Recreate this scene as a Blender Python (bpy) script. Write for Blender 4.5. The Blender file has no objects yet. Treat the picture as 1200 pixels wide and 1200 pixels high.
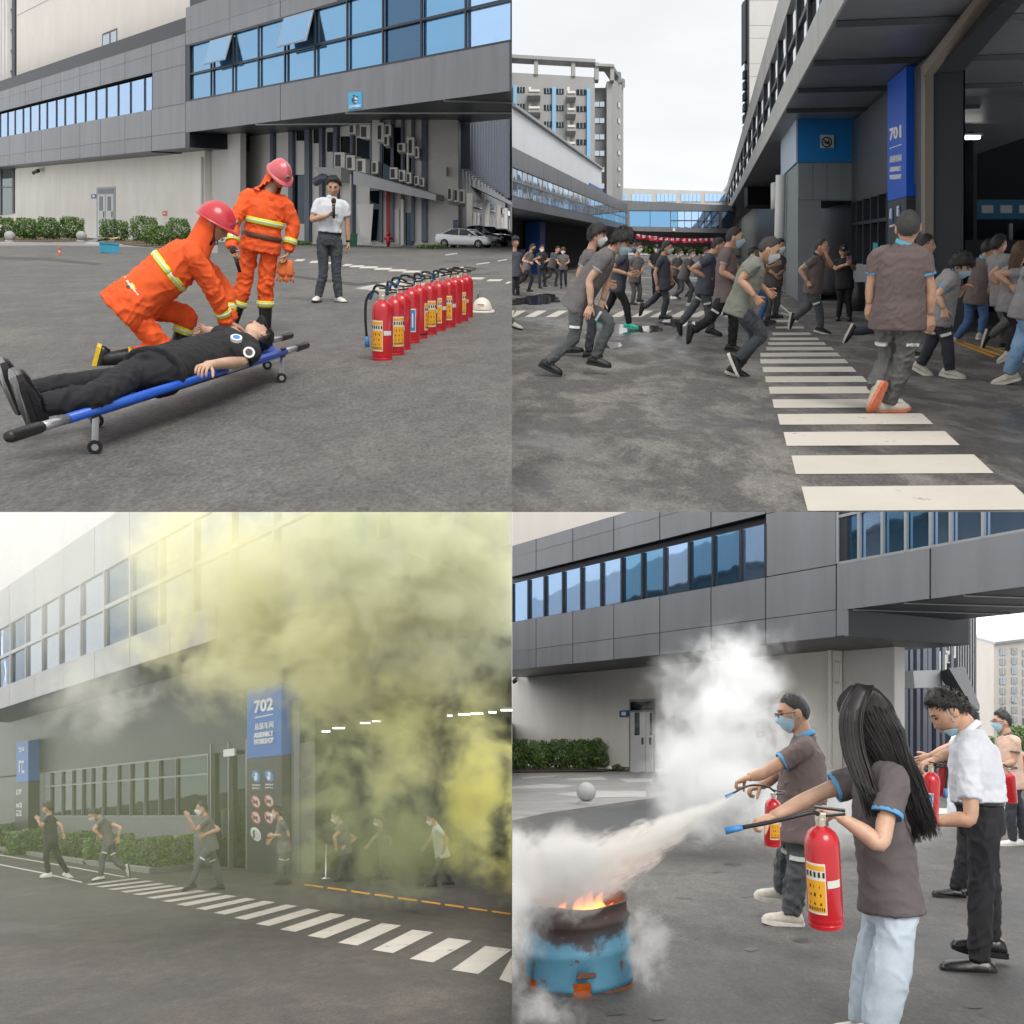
import bpy, bmesh, math, random
import numpy as np
from mathutils import Vector, Matrix, Euler

# ------------------------------------------------------------------ camera, sky, sun, exposure
S = bpy.context.scene
C = S.collection
FPX = 1200.0                      # focal length in picture units (picture is 1200 wide)
cam = bpy.data.cameras.new('camera'); camo = bpy.data.objects.new('camera', cam)
cam.sensor_width = 36.0; cam.lens = 36.0; cam.clip_end = 2000; cam.clip_start = 0.05
camo.rotation_euler = (math.radians(90), 0, 0); camo.location = (0, 0, 0)
C.objects.link(camo); S.camera = camo

W = bpy.data.worlds.new('World'); S.world = W; W.use_nodes = True
wn = W.node_tree.nodes; wl = W.node_tree.links; wn.clear()
SUN_EL, SUN_AZ = math.radians(46), math.radians(158)   # behind the camera, to the left
def overcast_nodes(nt, vec):
    """soft, nearly white cloud deck with slightly greyer bellies"""
    n = nt.nodes; l = nt.links
    mp = n.new('ShaderNodeMapping'); mp.inputs['Scale'].default_value = (1.3, 1.3, 3.2); l.new(vec, mp.inputs['Vector'])
    a = n.new('ShaderNodeTexNoise'); a.inputs['Scale'].default_value = 1.6; a.inputs['Detail'].default_value = 6; a.inputs['Distortion'].default_value = .3
    l.new(mp.outputs[0], a.inputs['Vector'])
    r = n.new('ShaderNodeValToRGB'); l.new(a.outputs['Fac'], r.inputs['Fac'])
    r.color_ramp.elements[0].position = .36; r.color_ramp.elements[0].color = (.80, .815, .83, 1)
    r.color_ramp.elements[1].position = .60; r.color_ramp.elements[1].color = (.98, .98, .97, 1)
    return r.outputs['Color']
tc = wn.new('ShaderNodeTexCoord')
sky = wn.new('ShaderNodeTexSky'); sky.sky_type = 'NISHITA'; sky.sun_disc = False
sky.sun_elevation = SUN_EL; sky.sun_rotation = SUN_AZ; sky.air_density = 1.4; sky.dust_density = 3.0
b1 = wn.new('ShaderNodeBackground'); b1.inputs['Strength'].default_value = .10; wl.new(sky.outputs[0], b1.inputs['Color'])
b2 = wn.new('ShaderNodeBackground'); b2.inputs['Strength'].default_value = .74; wl.new(overcast_nodes(W.node_tree, tc.outputs['Generated']), b2.inputs['Color'])
mx = wn.new('ShaderNodeMixShader'); mx.inputs[0].default_value = .90
wl.new(b1.outputs[0], mx.inputs[1]); wl.new(b2.outputs[0], mx.inputs[2])
wo = wn.new('ShaderNodeOutputWorld'); wl.new(mx.outputs[0], wo.inputs['Surface'])

sun = bpy.data.lights.new('sun', 'SUN'); suno = bpy.data.objects.new('sun', sun); C.objects.link(suno)
sun.energy = 1.5; sun.angle = math.radians(28); sun.color = (1, .97, .92)
# direction the light travels
_d = Vector((-math.sin(SUN_AZ) * math.cos(SUN_EL), -math.cos(SUN_AZ) * math.cos(SUN_EL), -math.sin(SUN_EL)))
suno.rotation_euler = _d.to_track_quat('-Z', 'Y').to_euler()
S.view_settings.view_transform = 'Standard'; S.view_settings.look = 'None'
S.view_settings.exposure = 0.62; S.view_settings.gamma = 1.0
S.render.engine = 'CYCLES'
S.cycles.use_denoising = True
try: S.cycles.denoiser = 'OPENIMAGEDENOISE'
except Exception: pass
S.cycles.use_adaptive_sampling = True; S.cycles.adaptive_threshold = .025
S.cycles.max_bounces = 8; S.cycles.diffuse_bounces = 3; S.cycles.glossy_bounces = 3; S.cycles.transmission_bounces = 4
S.cycles.volume_bounces = 3; S.cycles.transparent_max_bounces = 12
S.cycles.volume_max_steps = 256
S.cycles.caustics_reflective = False; S.cycles.caustics_refractive = False
random.seed(7); RNG = np.random.default_rng(7)

# ------------------------------------------------------------------ geometry helpers
V = Vector
def tag(o, label=None, cat=None, group=None, kind=None):
    if label: o['label'] = label
    if cat: o['category'] = cat
    if group: o['group'] = group
    if kind: o['kind'] = kind
    return o
def thing(name, label, cat, loc=(0, 0, 0), group=None, kind=None):
    o = bpy.data.objects.new(name, None); C.objects.link(o); o.location = V(loc)
    o.empty_display_size = .2
    return tag(o, label, cat, group, kind)
def root_loc(o):
    while o.parent is not None: o = o.parent
    return V(o.location)
def mesh(name, verts, faces, mat, parent=None, smooth=False, world=True, mats=None, midx=None):
    """verts in world coordinates (world=True) or in the thing's own frame"""
    me = bpy.data.meshes.new(name)
    vs = np.asarray(verts, dtype=np.float64).reshape(-1, 3)
    if parent is not None and world: vs = vs - np.array(root_loc(parent))
    me.from_pydata(vs.tolist(), [], [tuple(int(i) for i in f) for f in faces])
    if mats:
        for m in mats: me.materials.append(m)
        if midx is not None: me.polygons.foreach_set('material_index', np.asarray(midx, dtype=np.int32))
    elif mat is not None: me.materials.append(mat)
    if smooth: me.polygons.foreach_set('use_smooth', np.ones(len(me.polygons), dtype=bool))
    me.validate(); me.update()
    o = bpy.data.objects.new(name, me); C.objects.link(o)
    if parent is not None: o.parent = parent
    return o
class MB:
    """collects verts and faces"""
    def __init__(s): s.v = []; s.f = []; s.n = 0
    def add(s, v, f):
        v = np.asarray(v, dtype=float).reshape(-1, 3)
        s.v.append(v); s.f += [tuple(i + s.n for i in q) for q in f]; s.n += len(v); return s
    def box(s, c, size, M=None):
        c = np.array(c, float); h = np.array(size, float) / 2
        p = np.array([[x, y, z] for z in (-1, 1) for y in (-1, 1) for x in (-1, 1)], float) * h
        if M is not None: p = p @ np.array(M)[:3, :3].T
        return s.add(p + c, [(0, 2, 3, 1), (4, 5, 7, 6), (0, 1, 5, 4), (2, 6, 7, 3), (0, 4, 6, 2), (1, 3, 7, 5)])
    def prism(s, poly0, poly1):
        """two matching polygons joined by side faces"""
        n = len(poly0); p = [tuple(a) for a in poly0] + [tuple(a) for a in poly1]
        f = [tuple(range(n))[::-1], tuple(range(n, 2 * n))] + [(i, (i + 1) % n, n + (i + 1) % n, n + i) for i in range(n)]
        return s.add(p, f)
    def tube(s, pts, rad, n=10, side=None, flat=None, samples=0, cap=True):
        v, f = tube(pts, rad, n, side, flat, samples, cap); return s.add(v, f)
    def lathe(s, prof, n=20, M=None):
        """prof: (r, z) pairs"""
        a = np.linspace(0, 2 * np.pi, n, endpoint=False); v = []
        for r, z in prof: v += [(r * np.cos(t), r * np.sin(t), z) for t in a]
        k = len(prof); f = [(i * n + j, i * n + (j + 1) % n, (i + 1) * n + (j + 1) % n, (i + 1) * n + j) for i in range(k - 1) for j in range(n)]
        f += [tuple(range(n))[::-1], tuple((k - 1) * n + j for j in range(n))]
        v = np.array(v)
        if M is not None: M = np.array(M); v = v @ M[:3, :3].T + M[:3, 3]
        return s.add(v, f)
    def ell(s, c, r, M=None, nu=14, nv=9):
        v = [(0, 0, 1)]; f = []
        for i in range(1, nv):
            t = math.pi * i / nv
            v += [(math.sin(t) * math.cos(2 * math.pi * j / nu), math.sin(t) * math.sin(2 * math.pi * j / nu), math.cos(t)) for j in range(nu)]
        v.append((0, 0, -1)); L = len(v) - 1
        for j in range(nu):
            f.append((0, 1 + j, 1 + (j + 1) % nu)); f.append((L, L - nu + (j + 1) % nu, L - nu + j))
            for i in range(nv - 2):
                a = 1 + i * nu; f.append((a + j, a + nu + j, a + nu + (j + 1) % nu, a + (j + 1) % nu))
        v = np.array(v) * np.array(r)
        if M is not None: v = v @ np.array(M)[:3, :3].T
        return s.add(v + np.array(c, float), f)
    def xf(s, M):
        M = np.array(M); s.v = [v @ M[:3, :3].T + M[:3, 3] for v in s.v]; return s
    def arr(s): return np.concatenate(s.v) if s.v else np.zeros((0, 3))
    def build(s, name, mat, parent=None, smooth=False, world=True, **k):
        return mesh(name, s.arr(), s.f, mat, parent, smooth, world, **k)
def crom(P, t):
    """Catmull-Rom through rows of P at parameters t in [0, len-1]"""
    P = np.asarray(P, float); n = len(P)
    if n == 1: return np.repeat(P, len(t), 0)
    Q = np.vstack([2 * P[0] - P[1], P, 2 * P[-1] - P[-2]])
    i = np.clip(np.floor(t).astype(int), 0, n - 2); u = (t - i)[:, None]
    a, b, c, d = Q[i], Q[i + 1], Q[i + 2], Q[i + 3]
    return .5 * (2 * b + (c - a) * u + (2 * a - 5 * b + 4 * c - d) * u ** 2 + (-a + 3 * b - 3 * c + d) * u ** 3)
def nrm(a):
    a = np.asarray(a, float); l = np.linalg.norm(a); return a / l if l > 1e-9 else a
def tube(pts, rad, n=10, side=None, flat=None, samples=0, cap=True):
    """lofted tube; rad: scalar / list / list of (rx, ry) pairs (rx along side)"""
    P = np.asarray(pts, float); m = len(P)
    R = np.asarray(rad, float)
    if R.ndim == 0: R = np.full((m, 2), float(R))
    elif R.ndim == 1: R = np.stack([R, R], 1)
    if flat: R = R * np.array([1, flat])
    if samples:
        t = np.linspace(0, m - 1, samples); P = crom(P, t)
        i = np.clip(np.floor(t).astype(int), 0, m - 2); u = (t - i)[:, None]; u = u * u * (3 - 2 * u)
        R = R[i] * (1 - u) + R[i + 1] * u; m = samples
    T = np.gradient(P, axis=0); T /= np.linalg.norm(T, axis=1)[:, None] + 1e-12
    if side is None:
        side = np.array([1., 0, 0]) if abs(T[0][0]) < .8 else np.array([0, 1., 0])
    X = nrm(np.asarray(side, float) - T[0] * np.dot(side, T[0])); ring = []
    a = np.linspace(0, 2 * np.pi, n, endpoint=False); ca, sa = np.cos(a)[:, None], np.sin(a)[:, None]
    for i in range(m):
        X = nrm(X - T[i] * np.dot(X, T[i])); Y = np.cross(T[i], X)
        ring.append(P[i] + ca * X * R[i, 0] + sa * Y * R[i, 1])
    v = np.concatenate(ring)
    f = [(i * n + j, i * n + (j + 1) % n, (i + 1) * n + (j + 1) % n, (i + 1) * n + j) for i in range(m - 1) for j in range(n)]
    if cap:
        f.append(tuple(range(n))[::-1]); f.append(tuple((m - 1) * n + j for j in range(n)))
    return v, f
def clip_x(o, keep=1):
    """cut a mesh at the partition plane x = 0 between two neighbouring places"""
    L = root_loc(o); bm = bmesh.new(); bm.from_mesh(o.data)
    n = V((-keep, 0, 0))
    bmesh.ops.bisect_plane(bm, geom=bm.verts[:] + bm.edges[:] + bm.faces[:], plane_co=-L + V((.002 * keep, 0, 0)), plane_no=n, clear_outer=True)
    bm.to_mesh(o.data); bm.free()
def clip_plane(o, co, no):
    L = root_loc(o); bm = bmesh.new(); bm.from_mesh(o.data)
    bmesh.ops.bisect_plane(bm, geom=bm.verts[:] + bm.edges[:] + bm.faces[:], plane_co=V(co) - L, plane_no=V(no), clear_outer=True)
    bm.to_mesh(o.data); bm.free()
ORD = ['first', 'second', 'third', 'fourth', 'fifth', 'sixth', 'seventh', 'eighth', 'ninth', 'tenth', 'eleventh', 'twelfth']
def copy_tree(o, parent=None):
    c = o.copy(); C.objects.link(c); c.parent = parent
    for ch in list(o.children): copy_tree(ch, c)
    return c

# ------------------------------------------------------------------ materials
MATS = {}
def mat(name, col, rough=.6, metal=0, bump=0, bscale=40, var=0, vscale=6, spec=.5, coat=0, sheen=0, emit=None, estr=0, alpha=1, trans=0, stretch=None):
    """plain procedural surface: colour broken up by noise, fine relief by bump"""
    if name in MATS: return MATS[name]
    m = bpy.data.materials.new(name); m.use_nodes = True; nt = m.node_tree; n = nt.nodes; l = nt.links
    p = n['Principled BSDF']; p.inputs['Base Color'].default_value = (*col, 1); p.inputs['Roughness'].default_value = rough
    p.inputs['Metallic'].default_value = metal; p.inputs['Specular IOR Level'].default_value = spec
    p.inputs['Coat Weight'].default_value = coat; p.inputs['Sheen Weight'].default_value = sheen
    p.inputs['Transmission Weight'].default_value = trans; p.inputs['Alpha'].default_value = alpha
    if emit: p.inputs['Emission Color'].default_value = (*emit, 1); p.inputs['Emission Strength'].default_value = estr
    tcn = n.new('ShaderNodeTexCoord'); vec = tcn.outputs['Object']
    if stretch:
        mp = n.new('ShaderNodeMapping'); mp.inputs['Scale'].default_value = stretch; l.new(vec, mp.inputs['Vector']); vec = mp.outputs[0]
    if var:
        t = n.new('ShaderNodeTexNoise'); t.inputs['Scale'].default_value = vscale; t.inputs['Detail'].default_value = 5; t.inputs['Roughness'].default_value = .6
        l.new(vec, t.inputs['Vector'])
        r = n.new('ShaderNodeValToRGB'); l.new(t.outputs['Fac'], r.inputs['Fac'])
        r.color_ramp.elements[0].position = .3; r.color_ramp.elements[1].position = .7
        r.color_ramp.elements[0].color = (*[c * (1 - var) for c in col], 1); r.color_ramp.elements[1].color = (*[min(1, c * (1 + var)) for c in col], 1)
        l.new(r.outputs['Color'], p.inputs['Base Color'])
    if bump:
        t2 = n.new('ShaderNodeTexNoise'); t2.inputs['Scale'].default_value = bscale; t2.inputs['Detail'].default_value = 4; l.new(vec, t2.inputs['Vector'])
        b = n.new('ShaderNodeBump'); b.inputs['Strength'].default_value = bump; b.inputs['Distance'].default_value = .02
        l.new(t2.outputs['Fac'], b.inputs['Height']); l.new(b.outputs[0], p.inputs['Normal'])
    MATS[name] = m; return m
def node_mat(name):
    m = bpy.data.materials.new(name); m.use_nodes = True; MATS[name] = m
    return m, m.node_tree, m.node_tree.nodes['Principled BSDF']
def N(nt, typ, **k):
    n = nt.nodes.new(typ)
    for a, b in k.items():
        if a in n.inputs: n.inputs[a].default_value = b
        else: setattr(n, a, b)
    return n

# ------------------------------------------------------------------ the four sloping yards
class Yard:
    """a planar sloping ground; hy: picture row of its vanishing line, H: eye height above it"""
    def __init__(s, hy, H):
        s.hy, s.H = hy, H; s.s = (600 - hy) / FPX; s.th = math.atan(s.s)
    def depth(s, py): return FPX * s.H / (py - s.hy)
    def g(s, px, py, up=0.0):
        """point of the ground seen at a picture position"""
        Y = s.depth(py); return np.array([(px - 600) / FPX * Y, Y, -s.H + s.s * Y + up])
    def gz(s, X, Y): return -s.H + s.s * Y
    def at(s, px, py, Y): return np.array([(px - 600) / FPX * Y, Y, (600 - py) / FPX * Y])
    def frame(s, O):
        """right, back (up-slope, away from the viewer), up for a thing standing at O"""
        r = nrm(np.array([O[0], O[1], 0])); up = np.array([0, 0, 1.]) * math.cos(s.th) - r * math.sin(s.th)
        R = np.cross(r, [0, 0, 1.]); B = np.cross(up, R); return R, B, up
    def mtx(s, O, az=0):
        """4x4: local x right, y back, z up, turned by az (radians) about up"""
        R, B, U = s.frame(O); c, n = math.cos(az), math.sin(az)
        X = R * c + B * n; Y = -R * n + B * c
        return Matrix(((X[0], Y[0], U[0], O[0]), (X[1], Y[1], U[1], O[1]), (X[2], Y[2], U[2], O[2]), (0, 0, 0, 1)))
    def ppm(s, py): return (py - s.hy) / s.H
TL = Yard(264, 1.08); TR = Yard(288, 1.50); BL = Yard(957, 1.40); BR = Yard(861, 1.40)
class Face:
    """vertical facade plane through two points of plan; picture positions are cast onto it"""
    def __init__(s, A, B):
        s.A = np.array([A[0], A[1], 0.]); d = np.array([B[0] - A[0], B[1] - A[1], 0.]); s.d = nrm(d)
        n = np.array([s.d[1], -s.d[0], 0]); s.n = n if np.dot(n, -s.A) > 0 else -n      # towards the viewer
    def pt(s, px, py, off=0.0):
        r = np.array([(px - 600) / FPX, 1, (600 - py) / FPX]); t = np.dot(s.A + s.n * off, s.n) / np.dot(r, s.n)
        return r * t
    def slab(s, mb, quad, t0, t1):
        """picture polygon on the plane, given thickness along the normal: back at t0, front at t1"""
        a = [s.pt(x, y) for x, y in quad]
        return mb.prism([p + s.n * t0 for p in a], [p + s.n * t1 for p in a])
def vp_face(yd, vpx, px, Y):
    """facade running towards the vanishing point (vpx, horizon) and passing the column px at depth Y"""
    A = np.array([(px - 600) / FPX * Y, Y]); d = np.array([(vpx - 600) / FPX, 1.]); return Face(A, A + d)
# ------------------------------------------------------------------ people
def smooth01(x): x = np.clip(x, 0, 1); return x * x * (3 - 2 * x)
def wrinkle(P, seed, amp, ax=None, scale=1.0):
    """cloth folds: a few warped soft ridges, stronger in some places than in others"""
    r = np.random.default_rng(seed); d = np.zeros(len(P)); Q = P / scale
    for i in range(7):
        k = nrm(r.normal(size=3)) * 2 * np.pi / r.uniform(.24, .6)
        w = nrm(r.normal(size=3)) * 2 * np.pi / r.uniform(.22, .5)
        ph = Q @ k + 2.4 * np.sin(Q @ w + r.uniform(0, 6)) + .8 * np.sin(Q @ (np.roll(w, 1) * 2.3) + r.uniform(0, 6)) + r.uniform(0, 6)
        m = np.clip(.45 + .75 * np.sin(Q @ nrm(r.normal(size=3)) * 2 * np.pi / r.uniform(.25, .5) + r.uniform(0, 6)), 0, 1.2)
        d += ((1 - np.abs(np.sin(ph))) ** 1.6 * 2 - .55) * m
    return d * amp * .45
def remesh(mb, voxel, iters=3):
    me = bpy.data.meshes.new('tmp'); me.from_pydata(mb.arr().tolist(), [], mb.f)
    o = bpy.data.objects.new('tmp', me); C.objects.link(o)
    bm = bmesh.new(); bm.from_mesh(me); bmesh.ops.recalc_face_normals(bm, faces=bm.faces[:]); bm.to_mesh(me); bm.free()
    md = o.modifiers.new('r', 'REMESH'); md.mode = 'VOXEL'; md.voxel_size = voxel; md.adaptivity = 0
    dg = bpy.context.evaluated_depsgraph_get(); dg.update(); ev = o.evaluated_get(dg); m2 = ev.to_mesh()
    n = len(m2.vertices); P = np.empty(n * 3); m2.vertices.foreach_get('co', P); P = P.reshape(-1, 3)
    e = np.empty(len(m2.edges) * 2, dtype=np.int64); m2.edges.foreach_get('vertices', e); e = e.reshape(-1, 2)
    F = [tuple(p.vertices) for p in m2.polygons]
    ev.to_mesh_clear(); bpy.data.objects.remove(o); bpy.data.meshes.remove(me)
    deg = np.bincount(e.ravel(), minlength=n).astype(float)[:, None] + 1e-9
    for _ in range(iters):
        s = np.zeros_like(P); np.add.at(s, e[:, 0], P[e[:, 1]]); np.add.at(s, e[:, 1], P[e[:, 0]])
        P = P * .45 + (s / deg) * .55
    return P, F
def vnormals(P, F):
    Nn = np.zeros_like(P); q = np.array([f if len(f) == 4 else (*f, f[-1]) for f in F])
    fn = np.cross(P[q[:, 2]] - P[q[:, 0]], P[q[:, 3]] - P[q[:, 1]])
    for i in range(4): np.add.at(Nn, q[:, i], fn)
    return Nn / (np.linalg.norm(Nn, axis=1)[:, None] + 1e-12)
def cloth(name, mb, mt, parent, voxel, amp, seed, iters=4, hems=()):
    P, F = remesh(mb, voxel, iters)
    if len(P) == 0: return None
    P = P + vnormals(P, F) * wrinkle(P - P.mean(0), seed, amp)[:, None]
    return mesh(name, P, F, mt, parent, True)
# ---- head
def head_surf(D):
    P = D * np.array([.076, .096, .118]); x, y, z = P[:, 0].copy(), P[:, 1].copy(), P[:, 2].copy()
    low = np.clip(-z / .118, 0, 1); fr = np.clip(D[:, 1] * 2.2, 0, 1)
    x *= 1 - .27 * low ** 1.6 - .04 * np.clip(z / .118, 0, 1) ** 2
    y = np.where(y < 0, y * (1 - .38 * low), y * .96)
    ax = np.abs(x); g = lambda a, c, s: np.exp(-((a - c) / s) ** 2)
    y += fr * (.010 * g(z, -.102, .02) * g(x, 0, .035) + .023 * g(x, 0, .0125) * g(z, -.031, .016) + .012 * g(x, 0, .010) * g(z, .0, .022)
               - .009 * g(ax, .031, .014) * g(z, .008, .011) + .005 * g(z, .030, .010) * g(ax, .028, .022) + .007 * g(z, -.064, .011) * g(x, 0, .024)
               - .005 * g(z, -.0645, .0035) * g(x, 0, .022) + .004 * g(ax, .046, .018) * g(z, -.022, .018))
    return np.stack([x, y, z], 1)
def sph_dirs(nu, nv):
    t = np.linspace(0.02, np.pi - .02, nv); a = np.linspace(0, 2 * np.pi, nu, endpoint=False)
    T, A = np.meshgrid(t, a, indexing='ij')
    D = np.stack([np.sin(T) * np.sin(A), np.sin(T) * np.cos(A), np.cos(T)], -1).reshape(-1, 3)
    F = [(i * nu + j, (i + 1) * nu + j, (i + 1) * nu + (j + 1) % nu, i * nu + (j + 1) % nu) for i in range(nv - 1) for j in range(nu)]
    F += [tuple(range(nu)), tuple((nv - 1) * nu + j for j in range(nu))[::-1]]
    return D, F
HLINE = {'short': ([0, 40, 62, 82, 100, 125, 180], [.60, .56, .34, .16, -.02, -.36, -.50]),
         'buzz': ([0, 40, 62, 82, 100, 125, 180], [.66, .64, .42, .20, .0, -.34, -.46]),
         'bald': ([0, 40, 62, 82, 100, 125, 180], [.86, .80, .55, .22, .0, -.34, -.46]),
         'fringe': ([0, 35, 60, 80, 100, 125, 180], [.30, .32, .22, .02, -.10, -.42, -.55]),
         'long': ([0, 25, 60, 80, 100, 125, 180], [.50, .40, -.2, -.5, -.7, -.8, -.85])}
HTH = {'short': .017, 'buzz': .005, 'bald': .004, 'fringe': .026, 'long': .024}
def hair_geo(style, fine, seed, extra=1.0):
    r = np.random.default_rng(seed); D, F = sph_dirs(*((56, 40) if fine else (30, 22)))
    def off(D):
        az = np.degrees(np.abs(np.arctan2(D[:, 0], D[:, 1]))); line = np.interp(az, *HLINE[style])
        w = D[:, 2] - line; t = smooth01(w / .22 + .15) * HTH[style] * extra
        t *= 1 + .25 * np.sin(D[:, 0] * 9 + 1) * np.sin(D[:, 1] * 8) + .3 * np.clip(D[:, 2], 0, 1) + .12 * np.sin(np.arctan2(D[:, 0], D[:, 1]) * 24)
        return w, t
    w, t = off(D); P = head_surf(D) + D * (t + .0015)[:, None]; jit = r.uniform(-.03, .03, len(D))
    F = [f for f in F if len(f) > 4 and w[f[0]] > 0 or len(f) == 4 and min(w[i] + jit[i] for i in f) > -.02]
    mb = MB(); mb.add(P, F)
    if style not in ('bald', 'long'):
        n = 900 if fine else 160; L = {'short': .022, 'buzz': .006, 'fringe': .036, 'long': .04}[style] * extra
        d = r.normal(size=(n, 3)); d /= np.linalg.norm(d, axis=1)[:, None]; w, t = off(d); ok = w > .0; d, t = d[ok], t[ok]
        b = head_surf(d) + d * (t * .7)[:, None]
        comb = np.array([.0, .75, -.55]) if style in ('short', 'fringe') else np.array([0, 0, -1.])
        g = comb + r.normal(size=d.shape) * .16; g -= d * (np.sum(g * d, 1) - .38)[:, None]; g /= np.linalg.norm(g, axis=1)[:, None]
        sd = np.cross(d, g); sd /= np.linalg.norm(sd, axis=1)[:, None] + 1e-9; wd = .0035 if fine else .006
        l = L * r.uniform(.6, 1.2, len(d))[:, None]
        for i in range(len(d)):
            mb.add([b[i] - sd[i] * wd, b[i] + sd[i] * wd, b[i] + g[i] * l[i] * .6 + sd[i] * wd * .7 + d[i] * .003, b[i] + g[i] * l[i], b[i] + g[i] * l[i] * .6 - sd[i] * wd * .7 + d[i] * .003], [(0, 1, 2, 3, 4)])
    return mb
def mask_geo(drop=0.0):
    nu, nv = 17, 11; u = np.linspace(-1, 1, nu); v = np.linspace(0, 1, nv); U_, V_ = np.meshgrid(u, v, indexing='xy')
    az = np.radians(U_ * 74); z = (-.002 - .03 * U_ ** 2) * (1 - V_) + (-.118 + .045 * U_ ** 2) * V_ - drop
    dz = np.clip(z / .118, -.985, .9); rr = np.sqrt(1 - dz ** 2)
    D = np.stack([np.sin(az) * rr, np.cos(az) * rr, dz], -1).reshape(-1, 3); P = head_surf(D)
    c = (1 - U_ ** 2).reshape(-1); pl = (.0022 * np.sin(V_ * 22)).reshape(-1)
    P = P + D * (.006 + pl * c)[:, None]; P[:, 1] += .008 * c * np.sin(np.pi * np.clip(V_.reshape(-1), .05, 1))
    F = [(i * nu + j, i * nu + j + 1, (i + 1) * nu + j + 1, (i + 1) * nu + j) for i in range(nv - 1) for j in range(nu - 1)]
    mb = MB(); mb.add(P, F)
    for s in (-1, 1):
        j = nu - 1 if s > 0 else 0
        for row in (1, nv - 2):
            mb.tube([P[row * nu + j], (s * .079, .02, -.012 + (.02 if row == 1 else -.018)), (s * .082, -.015, .0 + (.02 if row == 1 else -.025))], .0018, 5, samples=6)
    return mb
def hand_geo(mb, wr, df, pn, right, curl, k, fine, spread=1.0, thumb=.9):
    df = nrm(df); pn = nrm(pn - df * np.dot(pn, df)); th = np.cross(df, pn) * (1 if right else -1)
    n = 8 if fine else 6
    mb.tube([wr - df * .015 * k, wr + df * .03 * k, wr + df * .065 * k, wr + df * .092 * k], [(.027 * k, .019 * k), (.036 * k, .019 * k), (.042 * k, .0165 * k), (.038 * k, .010 * k)], 10, side=th, samples=7)
    for i, (o, L) in enumerate(((.031, .068), (.0105, .078), (-.0105, .072), (-.031, .056))):
        b = wr + (df * (.086 - .004 * abs(i - 1.2)) + th * o * spread) * k; pts = [b - df * .012 * k, b]; a = 0
        dd = nrm(df + th * o * 2.2 * (spread - .6))
        for q, sg in enumerate((.42, .33, .25)):
            a += math.radians(curl * (.75, 1.0, .8)[q] + (2 - i) * 2); pts.append(pts[-1] + (dd * math.cos(a) + pn * math.sin(a)) * L * sg * k)
        mb.tube(pts, [.0095 * k, .0098 * k, .0086 * k, .0078 * k, .0058 * k], n, side=th, samples=9 if fine else 6)
    b = wr + (df * .028 + th * .026 + pn * .006) * k; d1 = nrm(df * .62 + th * thumb * .72 + pn * (.25 + curl / 130)); d2 = nrm(d1 * .7 + df * .35 + pn * curl / 90 - th * .1)
    mb.tube([b - d1 * .01 * k, b + d1 * .034 * k, b + d1 * .034 * k + d2 * .027 * k, b + d1 * .034 * k + d2 * .05 * k], [.0145 * k, .0115 * k, .0098 * k, .0065 * k], n, samples=8)
def shoe_geo(ua, so, an, fd, up, k, w=1.0, trim=0):
    fd = nrm(fd); up = nrm(up - fd * np.dot(up, fd)); sd = np.cross(fd, up); o = an - up * .088 * k
    prof = ((-.084, .020, .055), (-.072, .034, .088), (-.035, .039, .108), (.015, .041, .110), (.055, .045, .094), (.10, .049, .083), (.14, .048, .076), (.170, .040, .066), (.186, .024, .050))
    m = 9; rings = []
    for t, hw, h in prof:
        a = np.linspace(0, np.pi, m)
        rings.append([o + (fd * t + sd * hw * w * math.cos(q) + up * (.022 + (h - .022) * math.sin(q) ** .8)) * k for q in a])
    v = np.array(rings).reshape(-1, 3); R_ = len(prof)
    f = [(i * m + j, i * m + j + 1, (i + 1) * m + j + 1, (i + 1) * m + j) for i in range(R_ - 1) for j in range(m - 1)]
    f += [tuple(range(m))[::-1], tuple((R_ - 1) * m + j for j in range(m))] + [(i * m, (i + 1) * m, (i + 1) * m + m - 1, i * m + m - 1) for i in range(R_ - 1)]
    ua.add(v, f)
    out = [(t, hw * w + .0015) for t, hw, h in prof]; out = [(out[0][0] - .006, out[0][1])] + out[1:-1] + [(out[-1][0] + .005, out[-1][1])]
    poly = [o + (fd * t + sd * hw) * k for t, hw in out] + [o + (fd * t - sd * hw) * k for t, hw in out[::-1]]
    spring = [max(0, (t - .10)) * .16 * k for t, _ in out]; spring = spring + spring[::-1]
    so.prism([p + up * s for p, s in zip(poly, spring)], [p + up * (.030 * k + s * .6) for p, s in zip(poly, spring)])
SK = {}
def skin_mat(i=0):
    cols = [(.52, .30, .20), (.45, .25, .165), (.58, .36, .25)]
    m = mat('skin_%d' % i, cols[i], .52, var=.20, vscale=9, bump=.12, bscale=140)
    p = m.node_tree.nodes['Principled BSDF']; p.inputs['Subsurface Weight'].default_value = .08; p.inputs['Subsurface Radius'].default_value = (.01, .004, .002)
    return m
def fabric(name, col, rough=.85, bump=.25, bscale=260, var=.10): return mat(name, col, rough, bump=bump, bscale=bscale, var=var, vscale=5)
PEOPLE = []
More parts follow.
